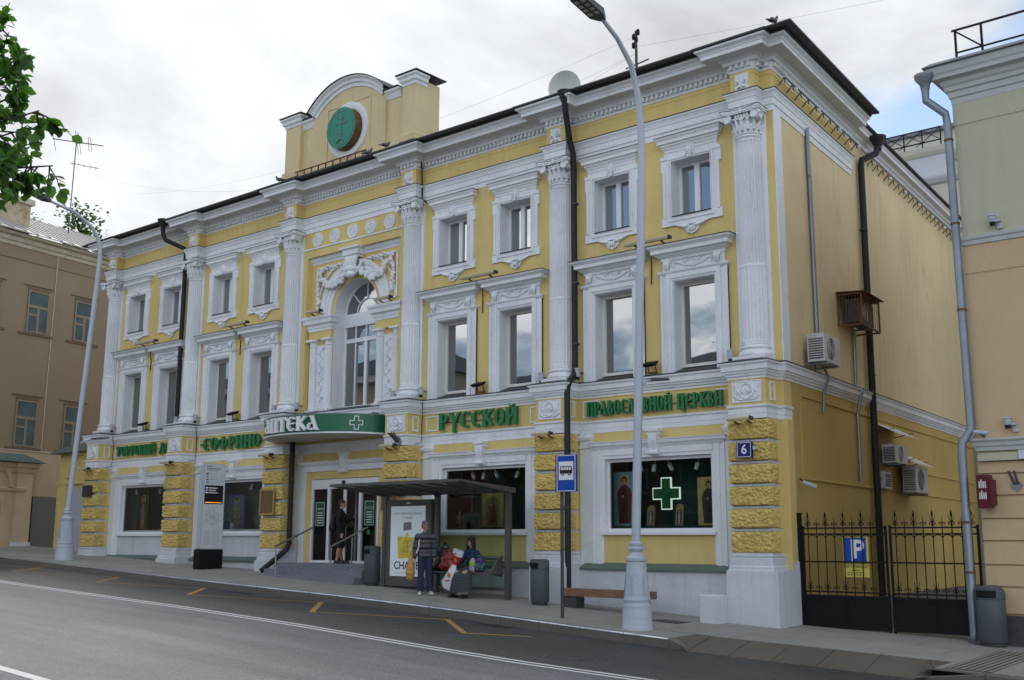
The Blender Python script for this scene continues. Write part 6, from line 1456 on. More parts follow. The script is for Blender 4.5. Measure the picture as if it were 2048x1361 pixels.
LR = [((0, -.09, .92), .085), ((.02, -.10, .50), .058), ((-.01, -.105, .09), .038)]; LL = [((0, .09, .92), .085), ((.02, .11, .50), .058), ((-.0, .125, .09), .038)]
for J in (LR, LL): chain(man, [(V(*p), r) for p, r in J])
mano = obj('person', skin_mesh(man, 'person', .011), 'skin', None, mp)
tag(mano, 'standing person in a striped sweater and jeans with a tan shoulder bag', 'person')
a = M()
for z, rx, ry in ((1.36, .115, .175), (1.24, .135, .185), (1.1, .14, .175), (.98, .14, .18), (.92, .135, .175)):
    q = M(); q.ball((0, 0, 0), 1, 16, 8); a.merge(q, lambda v: tuple(V(v[0]*rx+.005, v[1]*ry, z+v[2]*.12)))
for J in (JR, JL): chain(a, [(V(*J[0][0]), .078), (V(*J[1][0]), .064), (V(*J[2][0])+Vector((0, 0, .035)), .050)])
cap(a, V(-.01, 0, 1.40), .085, V(0, 0, 1.46), .070)
obj('sweater', remesh(a, 'sweater', .014, 2), 'shirt_stripe', mano)
a = M(); q = M(); q.ball((0, 0, 0), 1, 16, 8); a.merge(q, lambda v: tuple(V(v[0]*.125, v[1]*.165, .90+v[2]*.11)))
chain(a, [(V(0, -.085, .90), .105), (V(.025, -.10, .50), .080), (V(-.01, -.105, .10), .072)]); chain(a, [(V(0, .085, .90), .105), (V(.025, .11, .50), .080), (V(0, .125, .10), .072)])
obj('jeans', remesh(a, 'jeans', .014, 2), 'denim', mano)
for l in (-.105, .125):
    a = M(); shoe(a, V(-.01, l, .085), F+Lf*(.15 if l > 0 else -.2), .28); obj('shoe', remesh(a, 'shoe', .010, 2), 'shoe_white', mano)
a = M(); q = M(); q.ball((0, 0, 0), 1, 18, 10); hl = Vector((0, 0, 1)).cross(hf)
a.merge(q, lambda v: tuple(hc+hf*(-.022+v[0]*.098)+hl*(v[1]*.083)+Vector((0, 0, .042+v[2]*.082)))); a.merge(q, lambda v: tuple(hc+hf*(-.065+v[0]*.05)+hl*(v[1]*.07)+Vector((0, 0, -.02+v[2]*.065))))
obj('hair', remesh(a, 'hair', .009, 1), 'hair_grey', mano); head_bits(mano, hc, hf, .98, 'clear')
bag = thing('shoulder_bag', 'tan canvas shoulder bag hanging behind the standing person', 'bag', tuple(mp+V(-.08, -.34, .72)))
a = M(); B0 = V(-.08, -.34, .72)
for z, rx, ry in ((.0, .08, .12), (-.10, .11, .16), (-.20, .12, .17), (-.29, .10, .14), (.10, .06, .09), (.20, .04, .06)):
    q = M(); q.ball((0, 0, 0), 1, 14, 8); a.merge(q, lambda v: tuple(V(v[0]*ry, v[1]*rx, z+v[2]*.11)))
obj('pouch', remesh(a, 'pouch', .012, 2), 'canvas_tan', bag)
obj('strap', M().tube([tuple(V(-.06, -.02, .24)), tuple(V(-.10, .04, .5)), tuple(V(-.06, .14, .68)), tuple(V(.02, .16, .72)), tuple(V(.12, .19, .62)), tuple(V(.16, .17, .4)), tuple(V(.13, .12, .25))], .018, 6), 'strap_white', bag)

# ---- woman sitting on the shelter bench
wp = Vector((-7.02, -1.0, G(-7.02, -1.0))); F = lens(R(2)); Lf = Vector((-F.y, F.x, 0)); V = lambda f, l, z: (F*f+Lf*l+Vector((0, 0, z)))
hf = (F*.85-Lf*.15+Vector((0, 0, 0))).normalized(); hc = V(.02, -.02, 1.29); wm = M()
head(wm, hc, hf, .93); cap(wm, V(-.01, 0, 1.08), .052, V(.005, -.01, 1.22), .050)
for z, f0, rx, ry in ((1.02, 0, .09, .145), (.9, 0, .105, .14), (.76, .01, .10, .135), (.64, .02, .12, .165)):
    q = M(); q.ball((0, 0, 0), 1, 16, 8); wm.merge(q, lambda v: tuple(V(f0+v[0]*rx, v[1]*ry, z+v[2]*.12)))
AR = [((0, -.155, 1.04), .048), ((.10, -.24, .84), .038), ((.30, -.16, .80), .028)]; AL = [((0, .155, 1.04), .048), ((-.02, .27, .84), .038), ((.16, .25, .76), .028)]
for J in (AR, AL): chain(wm, [(V(*p), r) for p, r in J])
hand(wm, V(.31, -.155, .80), F+Vector((0, 0, .25)), -Lf*-1, .9, .92); hand(wm, V(.17, .245, .75), F*.55+Vector((0, 0, -.8)), -Lf, .9, .92)
for s_, fz in ((-1, -.02), (1, .0)): chain(wm, [(V(.04, s_*.09, .60), .085), (V(.40, s_*.12, .57), .06), (V(.46+fz*2, s_*.15, .30), .05), (V(.44+fz, s_*.15, .09), .036)])
wmo = obj('person', skin_mesh(wm, 'person', .011), 'skin_pale', None, wp); tag(wmo, 'seated person in a blue cardigan, long grey skirt and sunglasses on the shelter bench', 'person')
a = M()
for z, f0, rx, ry in ((1.04, 0, .10, .16), (.92, .0, .125, .16), (.78, .01, .125, .16), (.66, .01, .135, .18)):
    q = M(); q.ball((0, 0, 0), 1, 16, 8); a.merge(q, lambda v: tuple(V(f0+v[0]*rx, v[1]*ry, z+v[2]*.12)))
for J in (AR, AL): chain(a, [(V(*J[0][0]), .068), (V(*J[1][0]), .062), (V(*J[2][0])-F*.03, .052)])
obj('cardigan', remesh(a, 'cardigan', .014, 2), 'cardigan', wmo)
a = M(); n = 28       # long skirt falling over the knees to a flared hem
rings = [((-.02, .70), .13, .17), ((.05, .64), .17, .20), ((.20, .62), .20, .22), ((.30, .56), .20, .235), ((.36, .42), .19, .26), ((.38, .25), .19, .29), ((.38, .15), .20, .31)]
for (f0, z), rx, ry in rings:
    for i in range(n):
        t = 2*PI*i/n; w_ = 1+.05*math.sin(5*t)*max(0, (.6-z)); a.v.append(tuple(V(f0+rx*w_*math.cos(t), ry*w_*math.sin(t), z+(.05*max(0, math.cos(t)) if z > .6 and f0 < .1 else 0))))
for j in range(len(rings)-1):
    for i in range(n): a.f.append((j*n+i, j*n+(i+1) % n, (j+1)*n+(i+1) % n, (j+1)*n+i))
a.f.append(tuple(range(n))); obj('skirt', a, 'skirt_knit', wmo, smooth=True)
for s_ in (-1, 1):
    q = M(); shoe(q, V(.43, s_*.15, .085), F-Lf*(.35 if s_ < 0 else -.0), .24); obj('shoe', remesh(q, 'shoe', .010, 2), 'shoe_black', wmo)
a = M(); q = M(); q.ball((0, 0, 0), 1, 18, 10); hl = Vector((0, 0, 1)).cross(hf); rg = random.Random(6)
a.merge(q, lambda v: tuple(hc+hf*(-.02+v[0]*.10)+hl*(v[1]*.095)+Vector((0, 0, .045+v[2]*.085)))); a.merge(q, lambda v: tuple(hc+hf*(-.065+v[0]*.06)+hl*(v[1]*.10)+Vector((0, 0, -.08+v[2]*.13))))
for s_ in (-1, 1):
    for k in range(3): cap(a, hc+hl*s_*.082+hf*(-.03+.03*k)+Vector((0, 0, .03)), .026, hc+hl*s_*(.095+.008*k)+hf*(-.03+.025*k)+Vector((0, 0, -.14-.02*k)), .022)
cap(a, hc+hf*.07+hl*-.03+Vector((0, 0, .085)), .02, hc+hf*.075+hl*.04+Vector((0, 0, .08)), .02)
obj('hair', remesh(a, 'hair', .009, 1), 'hair_dark', wmo); head_bits(wmo, hc, hf, .93, 'sun')
# ---- bags around the bench
def soft_bag(name, label, loc, pts, m_, vox=.014, bump_=.02, seed=1):
    t = thing(name, label, 'bag', loc); a = M()
    for (x, y, z), r in pts:
        q = M(); q.ball((0, 0, 0), 1, 14, 8); a.merge(q, lambda v: (x+v[0]*r[0], y+v[1]*r[1], z+v[2]*r[2]))
    me = remesh(a, name, vox, 2)
    for v in me.vertices:
        nn = noise.noise(Vector(v.co)*9+Vector((seed*3.3, 0, 0)))+.5*noise.noise(Vector(v.co)*22+Vector((seed, 5, 0))); v.co += v.normal*nn*bump_
    obj('sack', me, m_, t); return t
mat('poly_red', (.26, .022, .015), .35, .15, 6, .05, spec=.6); mat('poly_black', (.012, .012, .013), .3, .1, 5, .0, spec=.6); mat('poly_white', (.62, .63, .66), .35, .06, 6, .0, spec=.5); mat('bag_red_print', (.55, .02, .02), .4); mat('bag_orange_print', (.62, .16, .06), .5)
sz = .03+SZ0*0+.10
seat = SZ0+.535
t = soft_bag('plastic_bag', 'large red plastic bag on the shelter bench', (-7.78, -1.0, seat), [((0, 0, .16), (.22, .15, .17)), ((0, 0, .30), (.21, .14, .13)), ((.16, 0, .12), (.1, .13, .12)), ((-.16, 0, .12), (.1, .13, .12)), ((.0, 0, .40), (.17, .09, .05))], 'poly_red', seed=2)
obj('handle', M().tube([(-.08, -.02, .43), (-.03, -.02, .50), (.05, -.02, .49), (.09, -.02, .43)], .012, 6), 'poly_red', t)
t = soft_bag('bin_liner', 'bulging black plastic sack behind the red bag', (-8.12, -.92, seat), [((0, 0, .2), (.21, .15, .2)), ((.02, 0, .42), (.21, .14, .18)), ((.12, 0, .55), (.13, .1, .09)), ((-.1, 0, .1), (.15, .14, .1))], 'poly_black', bump_=.03, seed=5)
obj('tie', M().tube([(.1, 0, .62), (.14, -.02, .67), (.2, 0, .66)], .02, 6), 'poly_black', t)
t = thing('shopping_bag', 'white plastic shopping bag with a red band held by the seated person', 'bag', (-7.20, -1.36, wp.z+.76))
def sheet_bag(rings, n=20, wob=.0, seed=0):
    a = M()
    for (c, ax, r1, r2) in rings:
        ax = Vector(ax).normalized(); s1 = ax.cross(Vector((0, 1, .0))).normalized(); s2 = ax.cross(s1)
        for i in range(n): 
            th_ = 2*PI*i/n; k = 1+wob*noise.noise(Vector((math.cos(th_)*2+seed, math.sin(th_)*2, c[2]*9))); a.v.append(tuple(Vector(c)+s1*r1*k*math.cos(th_)+s2*r2*k*math.sin(th_)))
    for j in range(len(rings)-1):
        for i in range(n): a.f.append((j*n+i, j*n+(i+1) % n, (j+1)*n+(i+1) % n, (j+1)*n+i))
    return a
def seg(r0, r1, m_, nm, caps=(False, False), wob=.25, sd=1):
    a = sheet_bag(r0+r1 if isinstance(r1, list) else r0, 22, wob, sd)
    return obj(nm, a, m_, t, smooth=True)
axd = (.16, -.02, .5)
def rp(k): return (.0+.16*k, -.02*k, .0+.5*k)
ringsT = [(rp(.10), axd, .05, .04), (rp(.28), axd, .12, .07), (rp(.42), axd, .15, .08)]; ringsU = [(rp(.42), axd, .15, .08), (rp(.66), axd, .165, .075)]
seg([(rp(.0), axd, .045, .04)]+ringsT, None, 'bag_red_print', 'red_band'); seg(ringsU, None, 'poly_white', 'upper_sheet')
seg([((-.02, -.02, -.0), axd, .05, .045), ((-.06, -.03, -.12), axd, .11, .07), ((-.12, -.04, -.3), axd, .17, .10), ((-.17, -.05, -.46), axd, .20, .11), ((-.19, -.05, -.56), axd, .17, .09), ((-.20, -.05, -.60), axd, .02, .02)], None, 'poly_white', 'lower_pouch')
obj('printed_emblem', M().ball((-.085, -.145, -.24), (.055, .012, .065), 12, 6), 'bag_orange_print', t); obj('printed_line', M().bar((-.17, -.165, -.38), (-.05, -.155, -.36), .012, .03), 'bag_red_print', t); obj('printed_line', M().bar((-.02, -.115, .25), (.12, -.12, .25), .01, .02), 'poster_black', t)
# patchwork bag
def checker(name, cols, scale):
    m_ = bpy.data.materials.new(name); m_.use_nodes = True; n = m_.node_tree.nodes; L = m_.node_tree.links; b = n['Principled BSDF']; b.inputs['Roughness'].default_value = .7
    g = n.new('ShaderNodeNewGeometry'); v = n.new('ShaderNodeTexVoronoi'); v.inputs['Scale'].default_value = scale; L.new(g.outputs['Position'], v.inputs['Vector']); sp = n.new('ShaderNodeSeparateColor'); L.new(v.outputs['Color'], sp.inputs[0])
    cr_ = n.new('ShaderNodeValToRGB'); cr_.color_ramp.interpolation = 'CONSTANT'; L.new(sp.outputs[0], cr_.inputs[0])
    while len(cr_.color_ramp.elements) < len(cols): cr_.color_ramp.elements.new(.5)
    for i, c in enumerate(cols): cr_.color_ramp.elements[i].position = i/len(cols); cr_.color_ramp.elements[i].color = (*c, 1)
    L.new(cr_.outputs[0], b.inputs['Base Color']); MATS[name] = m_
checker('print_blue', [(.02, .03, .16), (.03, .05, .22), (.02, .02, .08), (.16, .02, .10), (.05, .2, .04), (.02, .03, .14)], 18.)
checker('print_pale', [(.35, .33, .40), (.5, .5, .52), (.2, .18, .25), (.45, .3, .35)], 40.)
mat('print_green', (.18, .42, .04), .7, .1, 20, .1)
t = soft_bag('fabric_bag', 'dark blue flower-patterned bag beside the seated person', (-6.66, -1.12, seat), [((0, 0, .12), (.18, .13, .13)), ((.02, 0, .22), (.15, .11, .11))], 'print_blue', bump_=.015, seed=8); obj('handle', M().tube([(-.1, 0, .28), (-.09, -.02, .36), (.0, -.03, .38), (.05, -.02, .3)], .012, 6), 'print_blue', t)
t = soft_bag('fabric_bag', 'pale checked bag with a bright green band in front of the seated person', (-6.80, -1.20, seat-.0), [((0, 0, .09), (.085, .08, .11)), ((0, 0, .22), (.08, .075, .10))], 'print_pale', bump_=.012, seed=9); obj('green_band', M().lathe([(.088, .14), (.092, .16), (.092, .22), (.086, .235)], 18), 'print_green', t)

# ---- young person with a rucksack at the door
pp = Vector((-12.74, -.12, .215)); F = lens(R(125)); Lf = Vector((-F.y, F.x, 0)); V = lambda f, l, z: (F*f+Lf*l+Vector((0, 0, z)))
hf = F; hc = V(.03, 0, 1.63); y = M(); head(y, hc, hf, .97); cap(y, V(-.01, 0, 1.40), .058, V(.01, 0, 1.55), .054)
for z, rx, ry in ((1.34, .10, .165), (1.18, .105, .155), (1.02, .105, .15), (.93, .11, .155)):
    q = M(); q.ball((0, 0, 0), 1, 16, 8); y.merge(q, lambda v: tuple(V(v[0]*rx, v[1]*ry, z+v[2]*.13)))
AR = [((0, -.18, 1.37), .052), ((-.03, -.22, 1.10), .042), ((.06, -.21, .86), .029)]; AL = [((0, .18, 1.37), .052), ((.10, .24, 1.14), .042), ((.30, .16, 1.24), .029)]
for J in (AR, AL): chain(y, [(V(*p), r) for p, r in J])
hand(y, V(.065, -.21, .85), F*.2+Vector((0, 0, -1)), F, .4, 1.); hand(y, V(.31, .155, 1.25), F*.6+Vector((0, 0, .8)), -Lf, .8, 1.)
for s_ in (-1, 1): chain(y, [(V(0, s_*.09, .90), .085), (V(.02, s_*.10, .49), .058), (V(-.02, s_*.10, .32), .060), (V(-.01+.05*s_, s_*.10, .09), .038)])
yo = obj('person', skin_mesh(y, 'person', .011), 'skin', None, pp); tag(yo, 'person in dark jacket and shorts with a rucksack standing at the glass door', 'person')
a = M()
for z, rx, ry in ((1.36, .115, .17), (1.2, .13, .175), (1.04, .135, .175), (.92, .135, .178)):
    q = M(); q.ball((0, 0, 0), 1, 16, 8); a.merge(q, lambda v: tuple(V(v[0]*rx, v[1]*ry, z+v[2]*.12)))
for J in (AR, AL): chain(a, [(V(*J[0][0]), .074), (V(*J[1][0]), .060), (V(*J[2][0])*1, .048)])
cap(a, V(-.03, 0, 1.42), .085, V(-.02, 0, 1.47), .075); obj('jacket', remesh(a, 'jacket', .014, 2), 'jacket_black', yo)
a = M(); q = M(); q.ball((0, 0, 0), 1, 16, 8); a.merge(q, lambda v: tuple(V(v[0]*.125, v[1]*.165, .86+v[2]*.11)))
for s_ in (-1, 1): chain(a, [(V(0, s_*.085, .86), .11), (V(.02, s_*.10, .50), .098)])
obj('shorts', remesh(a, 'shorts', .014, 2), 'shorts', yo)
for s_ in (-1, 1): 
    a = M(); shoe(a, V(-.01+.05*s_, s_*.10, .082), F, .28); obj('shoe', remesh(a, 'shoe', .010, 2), 'shoe_black', yo)
a = M(); q = M(); q.ball((0, 0, 0), 1, 18, 10); hl = Vector((0, 0, 1)).cross(hf)
a.merge(q, lambda v: tuple(hc+hf*(-.015+v[0]*.102)+hl*(v[1]*.085)+Vector((0, 0, .048+v[2]*.085)))); a.merge(q, lambda v: tuple(hc+hf*(-.06+v[0]*.05)+hl*(v[1]*.074)+Vector((0, 0, -.01+v[2]*.075))))
obj('hair', remesh(a, 'hair', .009, 1), 'hair_brown', yo); head_bits(yo, hc, hf, .97)
t = thing('rucksack', 'black rucksack on the back of the person at the door', 'rucksack', tuple(pp+V(-.2, 0, 1.1)))
a = M()
for (f0, z, r) in ((0, .02, (.09, .15, .18)), (-.02, -.14, (.10, .15, .12)), (.01, .16, (.07, .12, .08)), (-.08, -.12, (.05, .11, .11))):
    q = M(); q.ball((0, 0, 0), 1, 16, 8); a.merge(q, lambda v: tuple(V(f0+v[0]*r[0], v[1]*r[1], z+v[2]*r[2])))
obj('sack', remesh(a, 'sack', .014, 2), 'backpack', t)
for s_ in (-1, 1): obj('strap', M().tube([tuple(V(.08, s_*.1, .2)), tuple(V(.2, s_*.12, .37)), tuple(V(.34, s_*.12, .2)), tuple(V(.32, s_*.15, -.05)), tuple(V(.1, s_*.15, -.18))], .018, 6), 'backpack', t)
# ---- pigeons
def pigeon(loc, rot, label, m_='pigeon_grey'):
    mat('pigeon_grey', (.10, .105, .12), .7, .25, 20, .15); mat('pigeon_pale', (.30, .29, .28), .7, .3, 20, .2); mat('pigeon_leg', (.3, .1, .08), .6)
    a = M()
    for (x, z, r) in ((0, .12, (.10, .055, .055)), (.05, .135, (.06, .05, .055)), (-.10, .11, (.08, .035, .022)), (.095, .185, (.032, .03, .05)), (.11, .225, (.03, .026, .028)), (-.17, .10, (.05, .03, .012))):
        a.ball((x, 0, z), r, 12, 7)
    a.tube([(.13, 0, .222), (.155, 0, .215)], [.009, .003], 6)
    o = obj('pigeon', remesh(a, 'pigeon', .007, 2), m_, None, loc, (0, 0, rot)); tag(o, label, 'pigeon', 'pigeons')
    for s_ in (-1, 1):
        w_ = M(); w_.ball((-.03, s_*.048, .125), (.10, .014, .04), 10, 6); obj('wing', w_, m_, o, smooth=True)
        obj('leg', M().tube([(.0, s_*.022, .08), (.005, s_*.022, .01), (.03, s_*.022, .003)], .005, 5), 'pigeon_leg', o)
    return o
pigeon((-6.88, -1.42, G(-6.88, -1.42)), R(35), 'pale pigeon walking on the pavement beside the seated person', 'pigeon_pale')
pigeon((1.03, -.45, 11.70), R(70), 'pigeon perched on the roof corner above the end column')
pigeon((-15.75, -.42, 11.74), R(200), 'pigeon at the left foot of the attic gable')
pigeon((-11.72, -.42, 11.69), R(30), 'left pigeon of the pair under the attic')
pigeon((-10.9, -.5, 11.70), R(60), 'right pigeon of the pair under the attic')
# ------------------------------------------------------------------ peach and olive building on the right
mat('peach', (.56, .41, .25), .85, .04, .7, .03, bump=.12, bs=30, streak=.06); mat('olive', (.47, .455, .34), .85, .04, .7, .03, bump=.12, bs=30, streak=.08); mat('rb_cornice', (.50, .51, .50), .8, .05, 1., .03, streak=.15)
mat('granite_wall', (.07, .072, .08), .4, .1, 2, .1, speck=.25, sps=80); mat('burgundy', (.10, .008, .02), .4, .05)
RX, RYY = 4.33, .5
rb = thing('neighbour_building', 'peach and olive building with rusticated ground floor at the right edge', 'building', (RX, RYY, 0))
obj('lower_wall', M().box(0, 10, .03, 11, -1.3, 2.6), 'peach', rb); obj('middle_wall', M().box(0, 10, 0, 11, 2.6, 6.5), 'peach', rb); obj('upper_wall', M().box(0, 10, .0, 11, 6.5, 9.5), 'olive', rb)
obj('plinth', M().box(-.02, 10, -.03, 12, -1.4, -.46), 'granite_wall', rb)
cs = [-.44, .04, .43, .86, 1.26, 1.68, 2.08]
for z0, z1 in zip(cs[:-1], cs[1:]): 
    for xa, xb in ((-.012, 3.2), (3.23, 6.6)): obj('rusticated_course', M().box(xa, xb, -.02, .04, z0+.02, z1-.015), 'peach', rb)
obj('rusticated_course', M().box(-.012, 6.6, -.02, .04, 2.10, 2.30), 'peach', rb); obj('sign_board', M().box(.02, 6, -.10, .0, 2.32, 2.46), 'olive', rb)
obj('lower_cornice', M().sweep([(0, 11), (0, 0), (10, 0)], [(0, 2.5), (.03, 2.51), (.04, 2.57), (.07, 2.60), (.08, 2.66), (.12, 2.70), (.12, 2.735), (0, 2.75)]), 'rb_cornice', rb)
obj('string_course', M().sweep([(0, 11), (0, 0), (10, 0)], [(0, 6.45), (.03, 6.46), (.04, 6.53), (.07, 6.56), (.08, 6.62), (0, 6.64)]), 'rb_cornice', rb)
for z_, m_ in ((5.9, 'peach'), (8.9, 'olive')): obj('wall_line', M().sweep([(0, 11), (0, 0), (10, 0)], [(0, z_), (.015, z_), (.015, z_+.5), (0, z_+.51)]), m_, rb)
obj('main_cornice', M().sweep([(0, 11), (0, 0), (10, 0)], [(0, 9.33), (.02, 9.34), (.03, 9.45), (.06, 9.47), (.07, 9.58), (.11, 9.60), (.12, 9.68), (.16, 9.72), (.18, 9.80), (.30, 9.83), (.31, 9.90), (.34, 9.94), (.36, 10.0), (.38, 10.06), (0, 10.08)]), 'rb_cornice', rb)
obj('eaves', M().sweep([(0, 11), (0, 0), (10, 0)], [(0, 10.082), (.42, 10.062), (.43, 10.08), (.30, 10.18), (0, 10.28)]), 'roof_grey', rb)
obj('roof', M().add([(0, 0, 10.2), (10, 0, 10.2), (10, 11, 10.2), (0, 11, 10.2), (4, 5, 11.0), (10, 5, 11.0)], [(0, 1, 5, 4), (0, 4, 3), (3, 4, 5, 2)]), 'roof_grey', rb)
rl = obj('roof_railing', M().bar((.05, .05, 10.9), (8, .05, 10.9), .035, .035).bar((.1, .05, 10.42), (8, .05, 10.42), .03, .03), 'black_iron', rb)
for x in (.12, .62, 1.75, 2.9): obj('railing_post', M().bar((x, .05, 10.2), (x, .05, 10.9), .04, .04), 'black_iron', rl)
obj('railing_strut', M().bar((.12, .05, 10.88), (.60, .05, 10.44), .03, .03), 'black_iron', rl)
pp_ = obj('downpipe', M().tube([(-.42, -.30, 9.72), (-.42, -.30, 9.45), (-.12, -.12, 9.15), (-.10, -.10, 8.9), (-.07, -.08, 2.95), (-.10, -.12, 2.85), (-.2, -.2, 2.68), (-.22, -.22, 2.5), (-.22, -.22, -.82), (-.24, -.34, -.92)], .078, 14), 'pipe_zinc', rb, smooth=True, ang=50)
obj('hopper', M().lathe([(.08, -.12), (.10, .0), (.19, .12), (.20, .2), (.18, .2), (.08, 0)], 16, (-.42, -.30, 9.78)), 'pipe_zinc', pp_, smooth=True, ang=50)
for z_, dx, dy in ((8.6, -.10, -.10), (6.9, -.09, -.09), (5.2, -.08, -.085), (1.2, -.22, -.22), (.3, -.22, -.22)): obj('clamp', M().lathe([(.08, -.02), (.092, -.02), (.092, .02), (.08, .02)], 14, (dx, dy, z_)), 'rust', pp_)
t = thing('projecting_sign', 'dark red projecting box sign on the peach building', 'sign', (4.40, RYY, 1.75), R(0))
obj('box', M().box(-.02, .18, -.38, -.08, -.30, .30), 'burgundy', t); obj('back_box', M().box(.18, .22, -.36, .0, -.24, .22), 'burgundy', t)
for zc_, h_ in ((.06, .14), (-.14, .14)):
    for k_ in range(4): obj('logo_bar', M().box(.02+.035*k_, .043+.035*k_, -.384, -.380, zc_-.0, zc_+h_*(.85 if k_ != 1 else 1.1)), 'sticker_line', t)
obj('arm', M().bar((.0, -.02, -.1), (.0, .02, -.1), .3, .03), 'steel', t)
t = thing('flag_holder', 'grey two-socket flag holder on the peach building', 'flag holder', (4.98, RYY-.03, 1.86))
obj('plate', M().xz([(-.11, .0), (0, -.12), (.11, .0), (.06, .06), (-.06, .06)], -.015, .0), 'pipe_zinc', t)
for q in (-1, 1): obj('socket', M().tube([(q*.03, -.03, .02), (q*.05-.05, -.10, .26)], .022, 8), 'dark_grey', t)
def beacon(x, z, label):
    t = thing('wall_lamp', label, 'lamp', (x, RYY-.12, z)); obj('cap', M().lathe([(.0, .16), (.075, .15), (.08, .12), (.065, .11), (.065, .02), (.05, .0)], 14), 'lamp_grey', t, smooth=True, ang=40); obj('lens', M().lathe([(.05, .0), (.05, -.06), (0, -.07)], 12), 'black_iron', t); obj('arm', M().box(.05, .14, -.02, .12, .0, .04), 'lamp_grey', t); obj('box', M().box(.06, .16, .06, .12, -.12, .0), 'rb_cornice', t)
beacon(4.93, 6.80, 'grey wall lamp above the string course of the olive wall'); beacon(4.93, 2.95, 'grey wall lamp above the lower cornice of the peach wall')
t = thing('security_camera', 'grey camera on the bracket by the elbow of the zinc downpipe', 'camera', (4.42, RYY-.2, 2.82)); obj('body', M().tube([(-.05, -.05, .03), (.22, -.12, -.02)], .04, 8), 'lamp_grey', t); obj('arm', M().bar((0, 0, .0), (.05, .2, -.04), .03, .03), 'flashing', t)
mat('enamel', (.6, .62, .68), .4); t = thing('street_name_plate', 'white street plate with dark blue writing, cut by the right edge', 'sign', (5.5, RYY-.1, 2.40)); obj('plate', M().box(-.42, .8, -.03, -.01, -.07, .09), 'enamel', t); obj('mark', M().box(-.24, -.21, -.034, -.031, -.04, .06).box(-.21, -.12, -.034, -.031, -.04, -.01), 'plate_blue', t)
# ------------------------------------------------------------------ white building behind the yard
mat('far_white', (.55, .57, .60), .8, .05, .5, .02); mat('far_cream', (.55, .53, .45), .8, .05, .5, .02)
fb = thing('rear_building', 'white stepped building behind the yard between the two fronts', 'building', (0., 20., 0))
obj('tower', M().box(-14, 6, 2.0, 12, -1, 16.95), 'far_cream', fb); obj('tower_eaves', M().box(-14.2, 6.2, 1.8, 12.2, 16.95, 17.1), 'roof_grey', fb)
obj('upper_block', M().box(-12, -2.2, .0, 2.0, -1, 15.5), 'far_white', fb); obj('ledge', M().sweep([(-12, 0), (-2.2, 0), (-2.2, 2)], [(0, 15.3), (.06, 15.33), (.16, 15.45), (.2, 15.6), (0, 15.66)]), 'far_cream', fb)
obj('lower_block', M().box(-12, 4, -1.2, .0, -1, 14.0), 'far_cream', fb); obj('lower_ledge', M().sweep([(-12, -1.2), (4, -1.2)], [(0, 13.75), (.1, 13.8), (.2, 13.95), (.22, 14.03), (0, 14.08)]), 'far_white', fb)
frl = obj('roof_railing', M().bar((-12, -.1, 16.35), (-2.3, -.1, 16.35), .04, .04).bar((-12, -.1, 15.85), (-2.3, -.1, 15.85), .04, .04), 'black_iron', fb)
for i in range(14):
    x = -11.4+i*.7; obj('railing_post', M().bar((x, -.1, 15.66), (x, -.1, 16.35), .04, .04), 'black_iron', frl)
    if i < 13: obj('railing_cross', M().bar((x, -.1, 15.85), (x+.7, -.1, 16.35), .025, .025).bar((x, -.1, 16.35), (x+.7, -.1, 15.85), .025, .025), 'black_iron', frl); obj('snow_guard', M().bar((x, -.1, 15.85), (x-.1, -.5, 15.6), .025, .025), 'black_iron', frl)
# ------------------------------------------------------------------ tan building wrapped in netting on the left
mat('net_tan', (.29, .225, .155), .95, .05, .5, .05, fs=40, streak=.05, stain=.25, stains=.4, staincol=(.33, .29, .23)); mat('net_dark', (.17, .13, .09), .95, .05); mat('net_window', (.08, .12, .13), .8, .2, 2); mat('peel', (.50, .45, .36), .9, .15, 3, .1, fs=14, stain=.6, stains=2.2, staincol=(.25, .2, .15)); mat('tin_roof', (.42, .39, .36), .55, .12, 1.5, .05, metal=.2, stain=.3, staincol=(.2, .15, .12)); mat('old_peach', (.52, .40, .27), .9, .1, 1.2, .06, bump=.3, bs=20, stain=.6, stains=1.4, staincol=(.40, .37, .32)); mat('old_brick', (.46, .38, .25), .9, .2, 4, .12, stain=.95, stains=1.2, staincol=(.22, .07, .045)); mat('grey_door', (.15, .15, .14), .6, .05)
lb = thing('netted_building', 'tan building wrapped in printed netting with a tin roof at the left edge', 'building', (-33.7, 0, 0), math.atan2(.98, -.19))
obj('netting', M().box(-8, 14, 0, 12, 4.45, 12.95), 'net_tan', lb)
obj('net_seam', M().bar((2.05, -.02, 12.9), (1.95, -.02, 4.5), .04, .02), 'peel', lb); obj('net_cord', M().bar((-8, -.02, 4.47), (14, -.02, 4.47), .05, .05), 'peel', lb)
obj('printed_line', M().box(-8, 14, -.012, -.0, 12.35, 12.40), 'net_dark', lb)
obj('cornice', M().sweep([(-8, 0), (14, 0)], [(0, 12.9), (.05, 12.92), (.08, 13.05), (.15, 13.1), (.2, 13.25), (.35, 13.3), (.38, 13.42), (0, 13.48)]), 'peel', lb)
rf_ = obj('roof', M().add([(-8, -.55, 13.42), (14, -.55, 13.42), (14, 6, 16.2), (-8, 6, 16.2), (-8, -.55, 13.47), (14, -.55, 13.47), (14, 6, 16.25), (-8, 6, 16.25)], [(3,2,1,0),(4,5,6,7),(0,1,5,4)]), 'tin_roof', lb)
for i in range(37):
    x = -7.8+i*.6; obj('standing_seam', M().bar((x, -.55, 13.49), (x, 6, 16.27), .03, .05), 'tin_roof', rf_)
